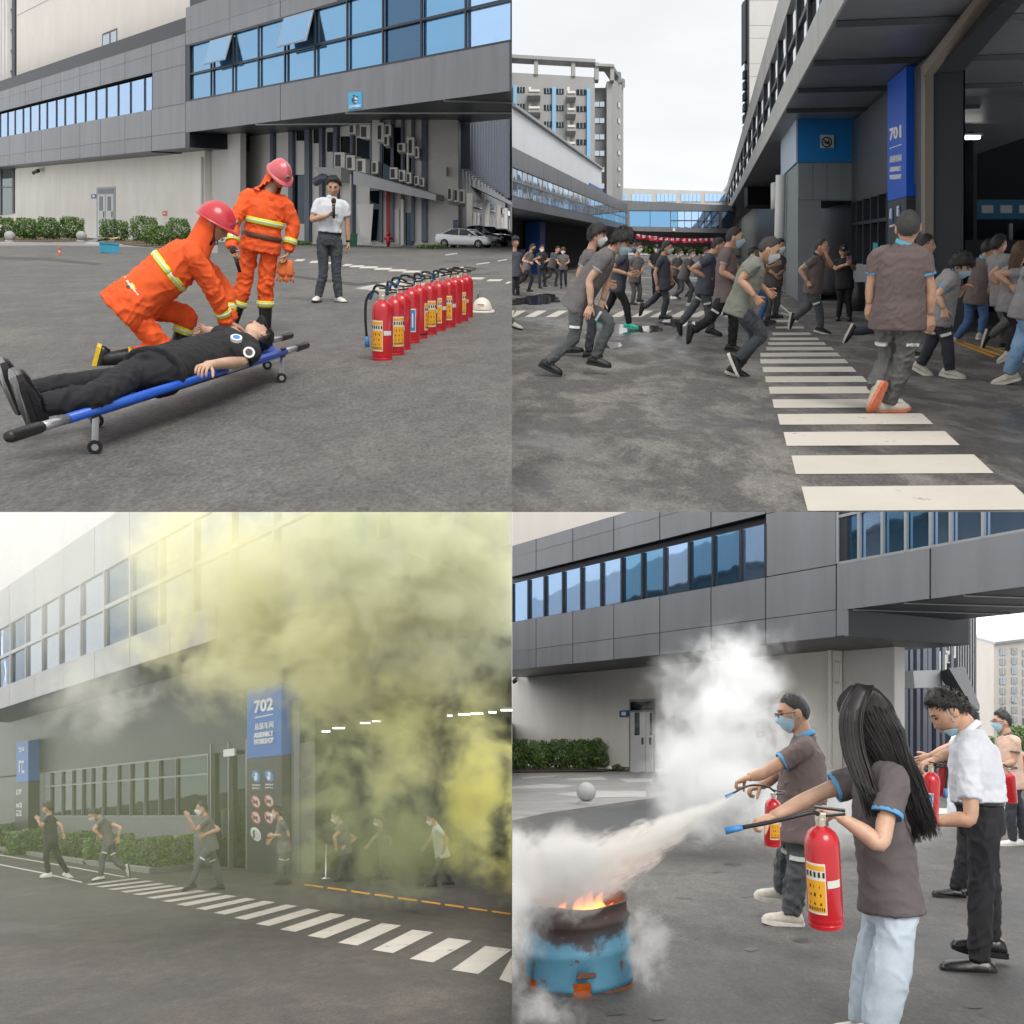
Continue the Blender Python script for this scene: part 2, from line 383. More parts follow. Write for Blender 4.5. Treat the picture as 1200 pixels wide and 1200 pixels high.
def person(yd, label, base, J, az, face=None, pitch=0, k=1.0, fat=1.0, shirt='grey', pants='pant_grey', shoe='black', sole='black', hair='short', hairc='hair_black', mask=None, tuck=False,
           sleeve=.56, trim=None, collar=None, hands=(25, 25), palm=(None, None), hd=None, fine=False, loose=1.0, skin=0, stripe=False, feet=(None, None), cap=None, seed=None, legs=True, group=None,
           shirt_amp=.0045, pants_amp=.0065, voxel=None, eyes=True, twist=0, glasses=False, hem=.10, roll=0, name='person', clip=None, belt=False, noshirt=False, fv=None, hs=1.1, girth=1.0, collar_h=1.0, leg_end=.97, foot=1.0, mirror=False):
    """J: picture positions (x, y[, depth in metres]) of hd nk pv er el wr wl kr kl ar al, optional tr tl (toes), hr hl (finger ends)"""
    if mirror:
        J = {(a[0] + {'r': 'l', 'l': 'r'}[a[1]] if a[1] in 'rl' and a not in ('nk', 'pv', 'hd') else a): q for a, q in J.items()}
        hands = hands[::-1]; palm = palm[::-1]; feet = feet[::-1]
    seed = seed if seed is not None else len(PEOPLE) * 11 + 3; rg = np.random.default_rng(seed)
    O = yd.g(*base); R, B, U = yd.frame(O); L0 = O
    t = thing(name, label, 'person', L0, group)
    def P(key, d=0.0):
        q = J[key]
        if q[0] == 'h':
            Yq = FPX * (yd.H - q[3]) / (q[2] - yd.hy); return yd.at(q[1], q[2], Yq)
        d = q[2] if len(q) > 2 else d
        r = np.array([(q[0] - 600) / FPX, 1, (600 - q[1]) / FPX]); return r * (np.dot(O + B * d, B) / np.dot(r, B))
    dep = lambda X: float(np.dot(X - O, B))
    a = math.radians(az); f = R * math.cos(a) + B * math.sin(a)
    if fv is not None: f = R * fv[0] + B * fv[1] + U * fv[2]
    nk, pv = P('nk'), P('pv'); ut = nrm(nk - pv); rt = nrm(np.cross(f, ut)); ft = np.cross(ut, rt)
    tw = math.radians(twist); rs = rt * math.cos(tw) + ft * math.sin(tw); fs = np.cross(ut, rs)
    sw = .178 * k * (fat ** .5); sh = {'r': nk + rs * sw - ut * .075 * k, 'l': nk - rs * sw - ut * .075 * k}
    hp = {'r': pv + rt * .095 * k * fat ** .5, 'l': pv - rt * .095 * k * fat ** .5}
    el, wr, kn, an = {}, {}, {}, {}
    for s in 'rl':
        if 's' + s in J: sh[s] = P('s' + s, dep(sh[s]))
        el[s] = P('e' + s, dep(sh[s]) + 0.0) if 'e' + s in J else sh[s] - ut * .28 * k
        wr[s] = P('w' + s, dep(el[s])) if 'w' + s in J else el[s] - ut * .24 * k
        if legs:
            kn[s] = P('k' + s, dep(hp[s])); an[s] = P('a' + s, dep(kn[s]))
    vx = voxel or (.010 if fine else .016); sk = skin_mat(skin)
    # -- torso, arms, neck as one body
    hf_az = math.radians(az if face is None else face); pt = math.radians(pitch)
    hf = (R * math.cos(hf_az) + B * math.sin(hf_az)) * math.cos(pt) + U * math.sin(pt)
    u0 = U if abs(np.dot(hf, U)) < .95 else ut
    if hd is not None: u0 = np.asarray(hd[0] * R + hd[1] * B + hd[2] * U)
    hu = nrm(u0 - hf * np.dot(u0, hf)); hr_ = np.cross(hf, hu)
    if roll: cr, sr_ = math.cos(math.radians(roll)), math.sin(math.radians(roll)); hu, hr_ = hu * cr + hr_ * sr_, hr_ * cr - hu * sr_
    HC = P('hd'); HM = np.stack([hr_, hf, hu], 1) * k * hs
    tr = lambda v: v @ HM.T + HC
    body = MB(); D, F = sph_dirs(*((64, 48) if fine else (36, 28))); body.add(tr(head_surf(D)), F)
    for s in (-1, 1):
        e = MB(); e.ell((s * .0765, -.012, -.006), (.012, .022, .034), nu=10, nv=7); e.xf(Matrix.Identity(4)); body.add(tr(e.arr()), e.f)
    nb = HC - hf * .022 * k - hu * .055 * k
    body.tube([nk - ut * .06 * k, nk * .55 + nb * .45, nb], [(.072 * k, .066 * k), (.058 * k, .060 * k), (.054 * k, .058 * k)], 16, side=rs, samples=9)
    body.tube([pv, (pv + nk) / 2, nk - ut * .08 * k], [(.12 * k, .08 * k), (.12 * k, .08 * k), (.12 * k, .07 * k)], 12, side=rs, samples=7)
    for i, s in enumerate('rl'):
        b2 = .62 * el[s] + .38 * wr[s]
        body.tube([sh[s] + (nk - sh[s]) * .25 - ut * .03 * k, sh[s] - ut * .01 * k, (sh[s] + el[s]) / 2, el[s], b2, wr[s]],
                  [.034 * k, .042 * k, .044 * k, .038 * k, .040 * k, .027 * k], 14, samples=22 if fine else 14)
        hdv = (P('h' + s, dep(wr[s])) - wr[s]) if 'h' + s in J else (wr[s] - el[s])
        pn = palm[i] if palm[i] is not None else None
        pnv = (R * pn[0] + B * pn[1] + U * pn[2]) if pn is not None else ((rs * (-1 if s == 'r' else 1)) + ft * .3)
        if hands[i] is not None: hand_geo(body, wr[s], hdv, pnv, s == 'r', hands[i], k, fine)
    bo = body.build('body', sk, t, True); parts = [bo]
    # -- shirt
    nb2 = nk + (nb - nk) * .25
    if not noshirt:
        sb = MB(); bl = hem if not tuck else -.10
        g_ = fat * girth; wz = 1.0 if not tuck else .90
        sb.tube([pv - ut * bl * k, pv + ut * (.03 if not tuck else .12) * k, pv + ut * (.14 if not tuck else .17) * k, pv * .45 + nk * .55, pv * .2 + nk * .8, nk - ut * .06 * k, nk - ut * .015 * k, nk + ut * .02 * k],
                [(.198 * k * g_ * wz, .158 * k * g_ * wz), (.190 * k * g_ * wz, .152 * k * g_ * wz), (.172 * k * g_ * wz, .138 * k * g_), (.182 * k * g_ ** .7, .140 * k * g_ ** .7), (.180 * k * g_ ** .5, .126 * k * g_ ** .5), (.150 * k, .100 * k), (.095 * k, .080 * k), (.066 * k, .066 * k)], 22, side=rt, samples=22)
        ends = {}
        for s in 'rl':
            e = sh[s] + (el[s] - sh[s]) * min(1, sleeve); pts = [nk + (sh[s] - nk) * .45 - ut * .01 * k, sh[s], (sh[s] * .45 + e * .55), e]; rad = [.060 * k, .064 * k, .064 * k, .064 * k]
            rl = 1.0
            if sleeve > 1: pts = [pts[0], sh[s], (sh[s] + el[s]) / 2, el[s], (el[s] + wr[s]) / 2, wr[s] + (el[s] - wr[s]) * .06]; rad = [.060 * k, .068 * k, .067 * k, .062 * k, .056 * k, .048 * k]
            sb.tube(pts, [r_ * loose ** .5 for r_ in rad], 14, samples=14); ends[s] = (pts[-1], nrm(pts[-1] - pts[-2]), rad[-1] * loose ** .5)
        so_ = cloth('shirt', sb, MATS['shirt_' + shirt], t, vx, shirt_amp * k, seed); parts.append(so_)
        if collar:
            c = nk + ut * .004 * k; cd = nrm(nb - nk); cx = nrm(rs - cd * np.dot(rs, cd)); cy = np.cross(cd, cx); cm = MB(); ring = []
            for j in range(17):
                q = 2 * math.pi * j / 16 + math.pi / 2; op = abs(j - 8) / 8.0
                ring.append(c + cd * (.016 - .020 * (0.5 + .5 * math.sin(q))) * k * 1.0 + cx * math.cos(q) * .068 * k + cy * math.sin(q) * .070 * k)
            cm.tube(ring, [(.020 * k * collar_h, .006 * k)] * len(ring), 8, side=cd); parts.append(cm.build('collar', MATS[collar], t, True))
        if trim:
            for s in 'rl':
                e, d, r_ = ends[s]; x = nrm(np.cross(d, [.3, .5, .8])); y = np.cross(d, x); tm = MB()
                ring = [e - d * .008 * k + (x * math.cos(q) + y * math.sin(q)) * (r_ - .0045 * k) for q in np.linspace(0, 2 * math.pi, 17)]
                tm.tube(ring, [(.012 * k, .004 * k)] * 17, 8, side=d); parts.append(tm.build('sleeve_trim', MATS[trim], t, True))
    # -- trousers
    if legs:
        tb = MB(); wt = pv + ut * (.10 if not tuck else .118) * k
        tb.tube([wt, pv, pv - ut * .075 * k], [(.156 * k * fat, .122 * k * fat), (.160 * k * fat, .126 * k * fat), (.146 * k * fat, .118 * k * fat)], 20, side=rt, samples=8)
        for s in 'rl':
            h0 = hp[s]; lr = loose
            an2 = kn[s] + (an[s] - kn[s]) * leg_end
            tb.tube([h0 + ut * .02 * k, h0 * .72 + kn[s] * .28, kn[s] * .96 + h0 * .04, kn[s] * .45 + an2 * .55, an2 + nrm(an[s] - kn[s]) * .015 * k],
                    [.080 * k * fat ** .6, .086 * k * fat ** .5, .068 * k * lr, .064 * k * lr, .056 * k * lr], 16, samples=20)
        po = cloth('trousers', tb, MATS[pants], t, vx, pants_amp * k, seed + 1); parts.append(po)
        for i, s in enumerate('rl'):
            lo = nrm(kn[s] - an[s])
            if feet[i] is not None:
                fv = feet[i]; fd = R * fv[0] + B * fv[1] + U * fv[2]
            elif 't' + s in J: fd = P('t' + s, dep(an[s])) - an[s]; fd = fd + lo * 0.0
            else: fd = f * 1.0
            ua, so2 = MB(), MB(); shoe_geo(ua, so2, an[s], fd, U + lo * .6, k * foot)
            s1 = ua.build('shoe', MATS['shoe_' + shoe], t, True); s2 = so2.build('sole', MATS['shoe_' + sole], s1); parts += [s1, s2]
            if stripe:
                c = hp[s] + (kn[s] - hp[s]) * .66; ld = nrm(kn[s] - hp[s]); od = nrm((-B) * .8 + rt * (1 if s == 'r' else -1) * .6); od = nrm(od - ld * np.dot(od, ld)); sd = np.cross(ld, od); m2 = MB()
                qs = [c + od * (.083 * k) + sd * x * .055 * k + ld * y * .013 * k - od * abs(x) * .016 * k for x, y in ((-1, -1), (0, -1), (1, -1), (1, 1), (0, 1), (-1, 1))]
                m2.prism([q - od * .01 * k for q in qs], [q + od * .016 * k for q in qs]); parts.append(m2.build('reflective_patch', MATS['reflective'], t))
        if belt:
            q0 = pv + ut * .098 * k; m2 = MB()
            ring = [q0 + rt * math.cos(q) * .160 * k * fat + ft * math.sin(q) * .127 * k * fat for q in np.linspace(0, 2 * math.pi, 25)]
            m2.tube(ring, [(.018 * k, .006 * k)] * 25, 8, side=ut); parts.append(m2.build('belt', MATS['belt'], t, True))
    # -- head dressing
    if hair != 'none':
        h = hair_geo(hair, fine, seed, 1.0); parts.append(mesh('hair', tr(h.arr()), h.f, MATS[hairc], t, True))
    if mask:
        m2 = mask_geo(.0 if mask != 'chin' else .055); parts.append(mesh('face_mask', tr(m2.arr()), m2.f, MATS['mask_blue' if mask == 'chin' else mask], t, True))
    if eyes:
        for s in (-1, 1):
            m2 = MB(); m2.ell((s * .031, .0815, .007), (.0135, .006, .0055), nu=10, nv=7); parts.append(mesh('eye', tr(m2.arr()), m2.f, MATS['eye'], t, True))
            m2 = MB(); m2.tube([(s * .014, .0915, .026), (s * .032, .0895, .031), (s * .05, .077, .026)], [.003, .0042, .002], 6, samples=7); parts.append(mesh('eyebrow', tr(m2.arr()), m2.f, MATS[hairc], t, True))
        if not mask or mask == 'chin':
            m2 = MB(); m2.ell((0, .0945, -.060), (.021, .006, .0045), nu=12, nv=7); m2.ell((0, .0935, -.0695), (.018, .006, .005), nu=12, nv=7); parts.append(mesh('lips', tr(m2.arr()), m2.f, MATS['lip'], t, True))
    if glasses:
        m2 = MB()
        for s in (-1, 1):
            m2.tube([(s * .033 + .024 * math.cos(q), .104, .004 + .015 * math.sin(q)) for q in np.linspace(0, 2 * math.pi, 17)], .0022, 6)
            m2.tube([(s * .058, .102, .008), (s * .076, .05, .008), (s * .08, -.01, .004)], .0022, 6, samples=7)
        m2.tube([(-.010, .106, .006), (0, .109, .009), (.010, .106, .006)], .002, 6); parts.append(mesh('glasses', tr(m2.arr()), m2.f, MATS['black_plastic'], t, True))
    inf = dict(t=t, O=O, R=R, B=B, U=U, HC=HC, HM=HM, tr=tr, nk=nk, pv=pv, sh=sh, el=el, wr=wr, kn=kn, an=an, hp=hp, ut=ut, rt=rt, ft=ft, k=k, parts=parts, P=P, dep=dep, hf=hf, hu=hu)
    if cap: parts += cap_geo(inf, cap)
    if clip:
        for q in parts:
            if q: clip_x(q, clip)
    PEOPLE.append(inf); return inf
def cap_geo(I, kind):
    """peaked cap or safety helmet, in the head's own frame"""
    t, tr = I['t'], I['tr']; out = []
    if kind == 'cap':
        D, F = sph_dirs(32, 20); ok = D[:, 2] > .36; P = D * np.array([.088, .108, .128]); P[:, 2] = np.minimum(P[:, 2], .118)
        F = [f for f in F if len(f) > 4 and ok[f[0]] or len(f) == 4 and all(ok[i] for i in f)]
        o = mesh('cap', tr(P), F, MATS['cap_black'], t, True); out.append(o)
        m = MB(); a = np.linspace(-1.1, 1.1, 13); top = [(math.sin(q) * .083, math.cos(q) * .098, .05 - .004 * q * q) for q in a]
        brim = [(math.sin(q) * .087, math.cos(q) * .104 + .068 * max(0, math.cos(q * 1.35)), .040 - .012 * q * q) for q in a]
        n = 13; v = np.array(top + brim + [(x, y, z - .005) for x, y, z in top] + [(x, y, z - .005) for x, y, z in brim])
        f = [(i, i + 1, n + i + 1, n + i) for i in range(n - 1)] + [(2 * n + i, 3 * n + i, 3 * n + i + 1, 2 * n + i + 1) for i in range(n - 1)] + [(n + i, n + i + 1, 3 * n + i + 1, 3 * n + i) for i in range(n - 1)]
        m.add(tr(v), f); out.append(m.build('brim', MATS['cap_black'], o, True))
        m = MB(); m.ell((0, .106, .078), (.014, .004, .014)); out.append(mesh('badge', tr(m.arr()), m.f, MATS['white_print'], o, True))
    else:
        m_ = MATS[kind]; D, F = sph_dirs(48, 30); ok = D[:, 2] > .12; P = D * np.array([.112, .137, .145])
        ridge = np.exp(-(P[:, 0] / .018) ** 2) * .008 * (D[:, 2] > .3); P = P + D * ridge[:, None]; P[:, 2] += .012
        F = [f for f in F if len(f) > 4 and ok[f[0]] or len(f) == 4 and all(ok[i] for i in f)]
        o = mesh('helmet', tr(P), F, m_, t, True); out.append(o)
        m = MB(); n = 40; q = np.linspace(0, 2 * np.pi, n, endpoint=False)
        fr = np.clip(np.cos(q), 0, 1) ** 2
        inn = np.stack([np.sin(q) * .110, np.cos(q) * .134, np.full(n, .033)], 1); ou = np.stack([np.sin(q) * .130, np.cos(q) * .150 + fr * .030, .024 - fr * .012], 1)
        v = np.vstack([inn, ou, inn - [0, 0, .006], ou - [0, 0, .006]])
        f = [(i, (i + 1) % n, n + (i + 1) % n, n + i) for i in range(n)] + [(2 * n + i, 3 * n + i, 3 * n + (i + 1) % n, 2 * n + (i + 1) % n) for i in range(n)] + [(n + i, n + (i + 1) % n, 3 * n + (i + 1) % n, 3 * n + i) for i in range(n)]
        m.add(tr(v), f); out.append(m.build('brim', m_, o, True))
        m = MB(); m.ell((0, .132, .085), (.020, .008, .021)); out.append(mesh('badge', tr(m.arr()), m.f, MATS['badge_grey'], o, True))
        m = MB(); m.ell((0, .139, .085), (.010, .004, .011)); out.append(mesh('emblem', tr(m.arr()), m.f, MATS['black_plastic'], o, True))
        for s in (-1, 1):
            m = MB(); m.tube([(s * .085, .02, .03), (s * .07, .045, -.06), (s * .02, .07, -.118)], .004, 6, samples=9); out.append(mesh('chin_strap', tr(m.arr()), m.f, MATS['black_plastic'], o, True))
    return out
for nm, c in dict(grey=(.135, .125, .125), brown=(.150, .112, .108), green=(.215, .225, .19), navy=(.06, .062, .085), black=(.018, .018, .02), white=(.62, .64, .69), charcoal=(.085, .082, .088), lightgrey=(.26, .25, .25), peach=(.62, .42, .33), orange=(.80, .105, .018), woman=(.115, .098, .100), duty=(.014, .014, .016)).items():
    fabric('shirt_' + nm, c)
for nm, c in dict(pant_grey=(.085, .09, .095), pant_dark=(.035, .037, .045), pant_black=(.014, .014, .017), pant_navy=(.03, .036, .055), jeans=(.07, .14, .30), jeans_light=(.22, .36, .55), jeans_pale=(.52, .60, .68), pant_slate=(.06, .068, .08), pant_orange=(.80, .105, .018), pant_ash=(.125, .125, .125)).items():
    fabric(nm, c, var=.16)
for nm, c, r in (('black', (.015, .015, .016), .5), ('white', (.70, .68, .62), .5), ('teal', (.05, .55, .42), .5), ('cream', (.55, .50, .42), .55), ('coral', (.75, .22, .12), .5), ('grey', (.25, .25, .26), .5), ('leather', (.010, .010, .011), .25), ('rubber', (.012, .012, .013), .28), ('yellow', (.75, .48, .02), .5)):
    mat('shoe_' + nm, c, r, var=.15, vscale=30, bump=.1, bscale=90)
mat('hair_black', (.012, .010, .009), .42, bump=.5, bscale=160, var=.3, vscale=40); mat('hair_brown', (.09, .045, .02), .45, bump=.5, bscale=160, var=.3, vscale=40); mat('hair_grey', (.05, .046, .043), .6, bump=.5, bscale=160, var=.3, vscale=60)
mat('mask_blue', (.42, .62, .74), .7, bump=.1, bscale=300); mat('mask_white', (.75, .78, .80), .7, bump=.1, bscale=300); mat('mask_black', (.03, .03, .035), .7)
mat('eye', (.02, .014, .012), .15); mat('lip', (.42, .17, .14), .45); mat('black_plastic', (.015, .015, .016), .35); mat('reflective', (.70, .72, .68), .35); mat('belt', (.012, .011, .011), .35)
mat('cap_black', (.012, .012, .014), .8, bump=.2, bscale=300); mat('white_print', (.8, .8, .8), .6); mat('badge_grey', (.35, .36, .37), .3, metal=.6)
mat('trim_blue', (.10, .34, .62), .8, bump=.2, bscale=300); mat('trim_grey', (.35, .36, .38), .8); mat('trim_black', (.02, .02, .02), .8); mat('trim_cyan', (.14, .45, .60), .8)
mat('trim_white', (.74, .76, .80), .8); mat('trim_brown', (.13, .10, .098), .85)

STOCK = {'run': dict(hd=(.11, .92), nk=(.06, .83), pv=(-.02, .52), er=(-.09, .67), wr=(.05, .62), el=(.10, .66), wl=(.21, .71), kr=(.10, .30), ar=(.03, .07), kl=(-.05, .29), al=(-.24, .15)),
         'run2': dict(hd=(.12, .90), nk=(.07, .81), pv=(-.03, .51), er=(.09, .64), wr=(.20, .68), el=(-.10, .66), wl=(.02, .58), kr=(-.06, .28), ar=(-.22, .17), kl=(.11, .31), al=(.06, .06)),
         'walk': dict(hd=(.0, .93), nk=(.0, .84), pv=(0, .52), er=(-.14, .66), wr=(-.09, .60, -.18), el=(.14, .66), wl=(.09, .62, -.2), kr=(-.055, .29), ar=(-.05, .05), kl=(.055, .30), al=(.065, .09, .12)),
         'stand': dict(hd=(.0, .93), nk=(.0, .84), pv=(0, .53), er=(-.15, .66), wr=(-.15, .52), el=(.15, .66), wl=(.15, .52), kr=(-.06, .28), ar=(-.07, .05), kl=(.06, .28), al=(.07, .05))}
def stock(yd, label, base, hpx, pose, az, flip=1, jit=None, **k):
    J = {}
    for a, q in STOCK[pose].items():
        J[a] = (base[0] + flip * q[0] * hpx, base[1] - q[1] * hpx) + tuple(q[2:])
    if jit: J.update(jit)
    k.setdefault('k', hpx / yd.ppm(base[1]) / 1.74); k.setdefault('eyes', True)
    return person(yd, label, base, J, az, **k)
# ------------------------------------------------------------------ surfaces of the setting
def asphalt(name, col, wet=0.0, patch=.35, wet_scale=.35, seed=0.0, mottle=.3):
    m, nt, p = node_mat(name); l = nt.links
    t = N(nt, 'ShaderNodeTexCoord'); mp = N(nt, 'ShaderNodeMapping'); mp.inputs['Scale'].default_value = (1, .42, 1); mp.inputs['Location'].default_value = (seed, seed * 1.7, 0); l.new(t.outputs['Object'], mp.inputs['Vector'])
    fine = N(nt, 'ShaderNodeTexNoise', Scale=48.0, Detail=6.0, Roughness=.78); l.new(mp.outputs[0], fine.inputs['Vector'])
    mid = N(nt, 'ShaderNodeTexNoise', Scale=9.0, Detail=7.0, Roughness=.65); l.new(mp.outputs[0], mid.inputs['Vector'])
    big = N(nt, 'ShaderNodeTexNoise', Scale=wet_scale, Detail=8.0, Roughness=.62, Distortion=.5); l.new(mp.outputs[0], big.inputs['Vector'])
    def ramp(src, a, b, ca, cb):
        r = N(nt, 'ShaderNodeValToRGB'); r.color_ramp.elements[0].position = a; r.color_ramp.elements[1].position = b
        r.color_ramp.elements[0].color = (*ca, 1); r.color_ramp.elements[1].color = (*cb, 1); l.new(src, r.inputs['Fac']); return r.outputs['Color']
    def mul(a, b, f=1.0):
        x = N(nt, 'ShaderNodeMix', data_type='RGBA', blend_type='MULTIPLY'); x.inputs[0].default_value = f; l.new(a, x.inputs[6]); l.new(b, x.inputs[7]); return x.outputs[2]
    c = ramp(fine.outputs['Fac'], .3, .72, [v * .45 for v in col], [v * 1.65 for v in col])
    c = mul(c, ramp(mid.outputs['Fac'], .32, .68, (.80, .80, .80), (1.12, 1.11, 1.09)))
    c = mul(c, ramp(big.outputs['Fac'], .36, .62, (1 - patch,) * 3, (1.12, 1.10, 1.07)))
    v = N(nt, 'ShaderNodeTexVoronoi', Scale=2.1); v.feature = 'F1'; l.new(mp.outputs[0], v.inputs['Vector'])     # stuck gravel and litter specks
    sp = N(nt, 'ShaderNodeTexVoronoi', Scale=5.0); l.new(mp.outputs[0], sp.inputs['Vector'])
    s2 = ramp(sp.outputs['Distance'], .035, .05, (2.6, 2.5, 2.3), (1, 1, 1)); c = mul(c, s2, .55)
    wn_ = N(nt, 'ShaderNodeTexNoise', Scale=1.9, Detail=10.0, Roughness=.72, Distortion=.3); l.new(mp.outputs[0], wn_.inputs['Vector'])      # rubbed, paler aggregate
    c = mul(c, ramp(wn_.outputs['Fac'], .47, .58, (1, 1, 1), (1 + mottle * 2.2, 1 + mottle * 2.15, 1 + mottle * 2.0)))
    wr = N(nt, 'ShaderNodeTexNoise', Scale=.9, Detail=3.0); l.new(mp.outputs[0], wr.inputs['Vector']); ad = N(nt, 'ShaderNodeMix', data_type='VECTOR'); ad.inputs[0].default_value = .22; l.new(mp.outputs[0], ad.inputs[4]); l.new(wr.outputs['Color'], ad.inputs[5])
    ck = N(nt, 'ShaderNodeTexVoronoi', Scale=.55); ck.feature = 'DISTANCE_TO_EDGE'; l.new(ad.outputs[1], ck.inputs['Vector']); c = mul(c, ramp(ck.outputs['Distance'], .002, .006, (.6, .6, .6), (1, 1, 1)), .3)       # hairline cracks
    st = N(nt, 'ShaderNodeTexNoise', Scale=.7, Detail=4.0, Distortion=1.2); l.new(mp.outputs[0], st.inputs['Vector']); c = mul(c, ramp(st.outputs['Fac'], .30, .38, (.55, .54, .53), (1, 1, 1)), .7)          # oil stains
    l.new(c, p.inputs['Base Color'])
    rr = N(nt, 'ShaderNodeMapRange'); rr.inputs['From Min'].default_value = .40; rr.inputs['From Max'].default_value = .50
    rr.inputs['To Min'].default_value = .74 - .60 * wet; rr.inputs['To Max'].default_value = .80; l.new(big.outputs['Fac'], rr.inputs['Value']); l.new(rr.outputs[0], p.inputs['Roughness'])
    b = N(nt, 'ShaderNodeBump'); b.inputs['Strength'].default_value = .5; b.inputs['Distance'].default_value = .006
    bs = N(nt, 'ShaderNodeMath', operation='MULTIPLY'); l.new(fine.outputs['Fac'], bs.inputs[0])
    r2 = N(nt, 'ShaderNodeMapRange'); r2.inputs['From Min'].default_value = .40; r2.inputs['From Max'].default_value = .55; r2.inputs['To Min'].default_value = 1 - wet; r2.inputs['To Max'].default_value = 1.0
    l.new(big.outputs['Fac'], r2.inputs['Value']); l.new(r2.outputs[0], bs.inputs[1]); l.new(bs.outputs[0], b.inputs['Height']); l.new(b.outputs[0], p.inputs['Normal'])
    return m
asphalt('asphalt_a', (.120, .116, .112), .1, .20, .30, 3, .10); asphalt('asphalt_b', (.100, .096, .093), .75, .28, .30, 11, .42)
asphalt('asphalt_c', (.055, .047, .040), .2, .25, .4, 23, .15); asphalt('asphalt_d', (.080, .074, .071), .25, .42, .33, 31, .12)
def glass(name, col, rough=.04, wob=.02):
    m, nt, p = node_mat(name); l = nt.links; p.inputs['Base Color'].default_value = (*col, 1); p.inputs['Metallic'].default_value = .92; p.inputs['Roughness'].default_value = rough
    t = N(nt, 'ShaderNodeTexCoord'); n = N(nt, 'ShaderNodeTexNoise', Scale=.7, Detail=2.0); l.new(t.outputs['Object'], n.inputs['Vector'])
    b = N(nt, 'ShaderNodeBump'); b.inputs['Strength'].default_value = wob; b.inputs['Distance'].default_value = .6; l.new(n.outputs['Fac'], b.inputs['Height']); l.new(b.outputs[0], p.inputs['Normal'])
    return m
glass('glass_sky', (.46, .68, .98)); glass('glass_blue', (.20, .42, .66)); glass('glass_deep', (.07, .15, .26)); glass('glass_dark', (.03, .045, .06)); glass('glass_green', (.07, .11, .10)); glass('glass_pale', (.5, .56, .62))  # glass_sky: blue of a reflected sky put into the tint
def cladding(name, col, rough=.42, metal=.15):
    m, nt, p = node_mat(name); l = nt.links; p.inputs['Roughness'].default_value = rough; p.inputs['Metallic'].default_value = metal
    t = N(nt, 'ShaderNodeTexCoord'); oi = N(nt, 'ShaderNodeObjectInfo'); n = N(nt, 'ShaderNodeTexNoise', Scale=.8, Detail=5.0, Roughness=.6)
    mp = N(nt, 'ShaderNodeMapping'); mp.inputs['Scale'].default_value = (1, 1, .25); l.new(t.outputs['Object'], mp.inputs['Vector']); l.new(mp.outputs[0], n.inputs['Vector'])
    r = N(nt, 'ShaderNodeValToRGB'); r.color_ramp.elements[0].position = .3; r.color_ramp.elements[1].position = .75
    r.color_ramp.elements[0].color = (*[c * .88 for c in col], 1); r.color_ramp.elements[1].color = (*[c * 1.08 for c in col], 1); l.new(n.outputs['Fac'], r.inputs['Fac'])
    mr = N(nt, 'ShaderNodeMapRange'); mr.inputs['To Min'].default_value = .93; mr.inputs['To Max'].default_value = 1.07; l.new(oi.outputs['Random'], mr.inputs['Value'])
    h = N(nt, 'ShaderNodeHueSaturation'); l.new(mr.outputs[0], h.inputs['Value']); l.new(r.outputs['Color'], h.inputs['Color'])
    mp2 = N(nt, 'ShaderNodeMapping'); mp2.inputs['Scale'].default_value = (1.6, 1.6, .12); l.new(t.outputs['Object'], mp2.inputs['Vector']); n2 = N(nt, 'ShaderNodeTexNoise', Scale=1.0, Detail=6.0, Roughness=.6); l.new(mp2.outputs[0], n2.inputs['Vector'])   # rain streaks
    r2 = N(nt, 'ShaderNodeValToRGB'); r2.color_ramp.elements[0].position = .34; r2.color_ramp.elements[1].position = .55; r2.color_ramp.elements[0].color = (.80, .79, .77, 1); r2.color_ramp.elements[1].color = (1, 1, 1, 1); l.new(n2.outputs['Fac'], r2.inputs['Fac'])
    mx_ = N(nt, 'ShaderNodeMix', data_type='RGBA', blend_type='MULTIPLY'); mx_.inputs[0].default_value = .45; l.new(h.outputs[0], mx_.inputs[6]); l.new(r2.outputs['Color'], mx_.inputs[7]); l.new(mx_.outputs[2], p.inputs['Base Color'])
    return m
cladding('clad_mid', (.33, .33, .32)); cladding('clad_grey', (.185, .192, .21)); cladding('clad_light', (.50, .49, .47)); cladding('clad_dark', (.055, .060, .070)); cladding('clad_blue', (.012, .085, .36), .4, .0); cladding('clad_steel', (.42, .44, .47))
def plaster(name, col, streak=.10):
    m, nt, p = node_mat(name); l = nt.links; p.inputs['Roughness'].default_value = .85
    t = N(nt, 'ShaderNodeTexCoord'); mp = N(nt, 'ShaderNodeMapping'); mp.inputs['Scale'].default_value = (.4, .4, .16); l.new(t.outputs['Object'], mp.inputs['Vector'])
    n = N(nt, 'ShaderNodeTexNoise', Scale=1.5, Detail=6.0, Roughness=.62); l.new(mp.outputs[0], n.inputs['Vector'])
    r = N(nt, 'ShaderNodeValToRGB'); r.color_ramp.elements[0].position = .28; r.color_ramp.elements[1].position = .7
    r.color_ramp.elements[0].color = (*[c * (1 - streak) for c in col], 1); r.color_ramp.elements[1].color = (*[min(.9, c * 1.05) for c in col], 1); l.new(n.outputs['Fac'], r.inputs['Fac']); l.new(r.outputs['Color'], p.inputs['Base Color'])
    f = N(nt, 'ShaderNodeTexNoise', Scale=35.0, Detail=4.0); l.new(t.outputs['Object'], f.inputs['Vector']); b = N(nt, 'ShaderNodeBump'); b.inputs['Strength'].default_value = .12; b.inputs['Distance'].default_value = .01
    l.new(f.outputs['Fac'], b.inputs['Height']); l.new(b.outputs[0], p.inputs['Normal']); return m
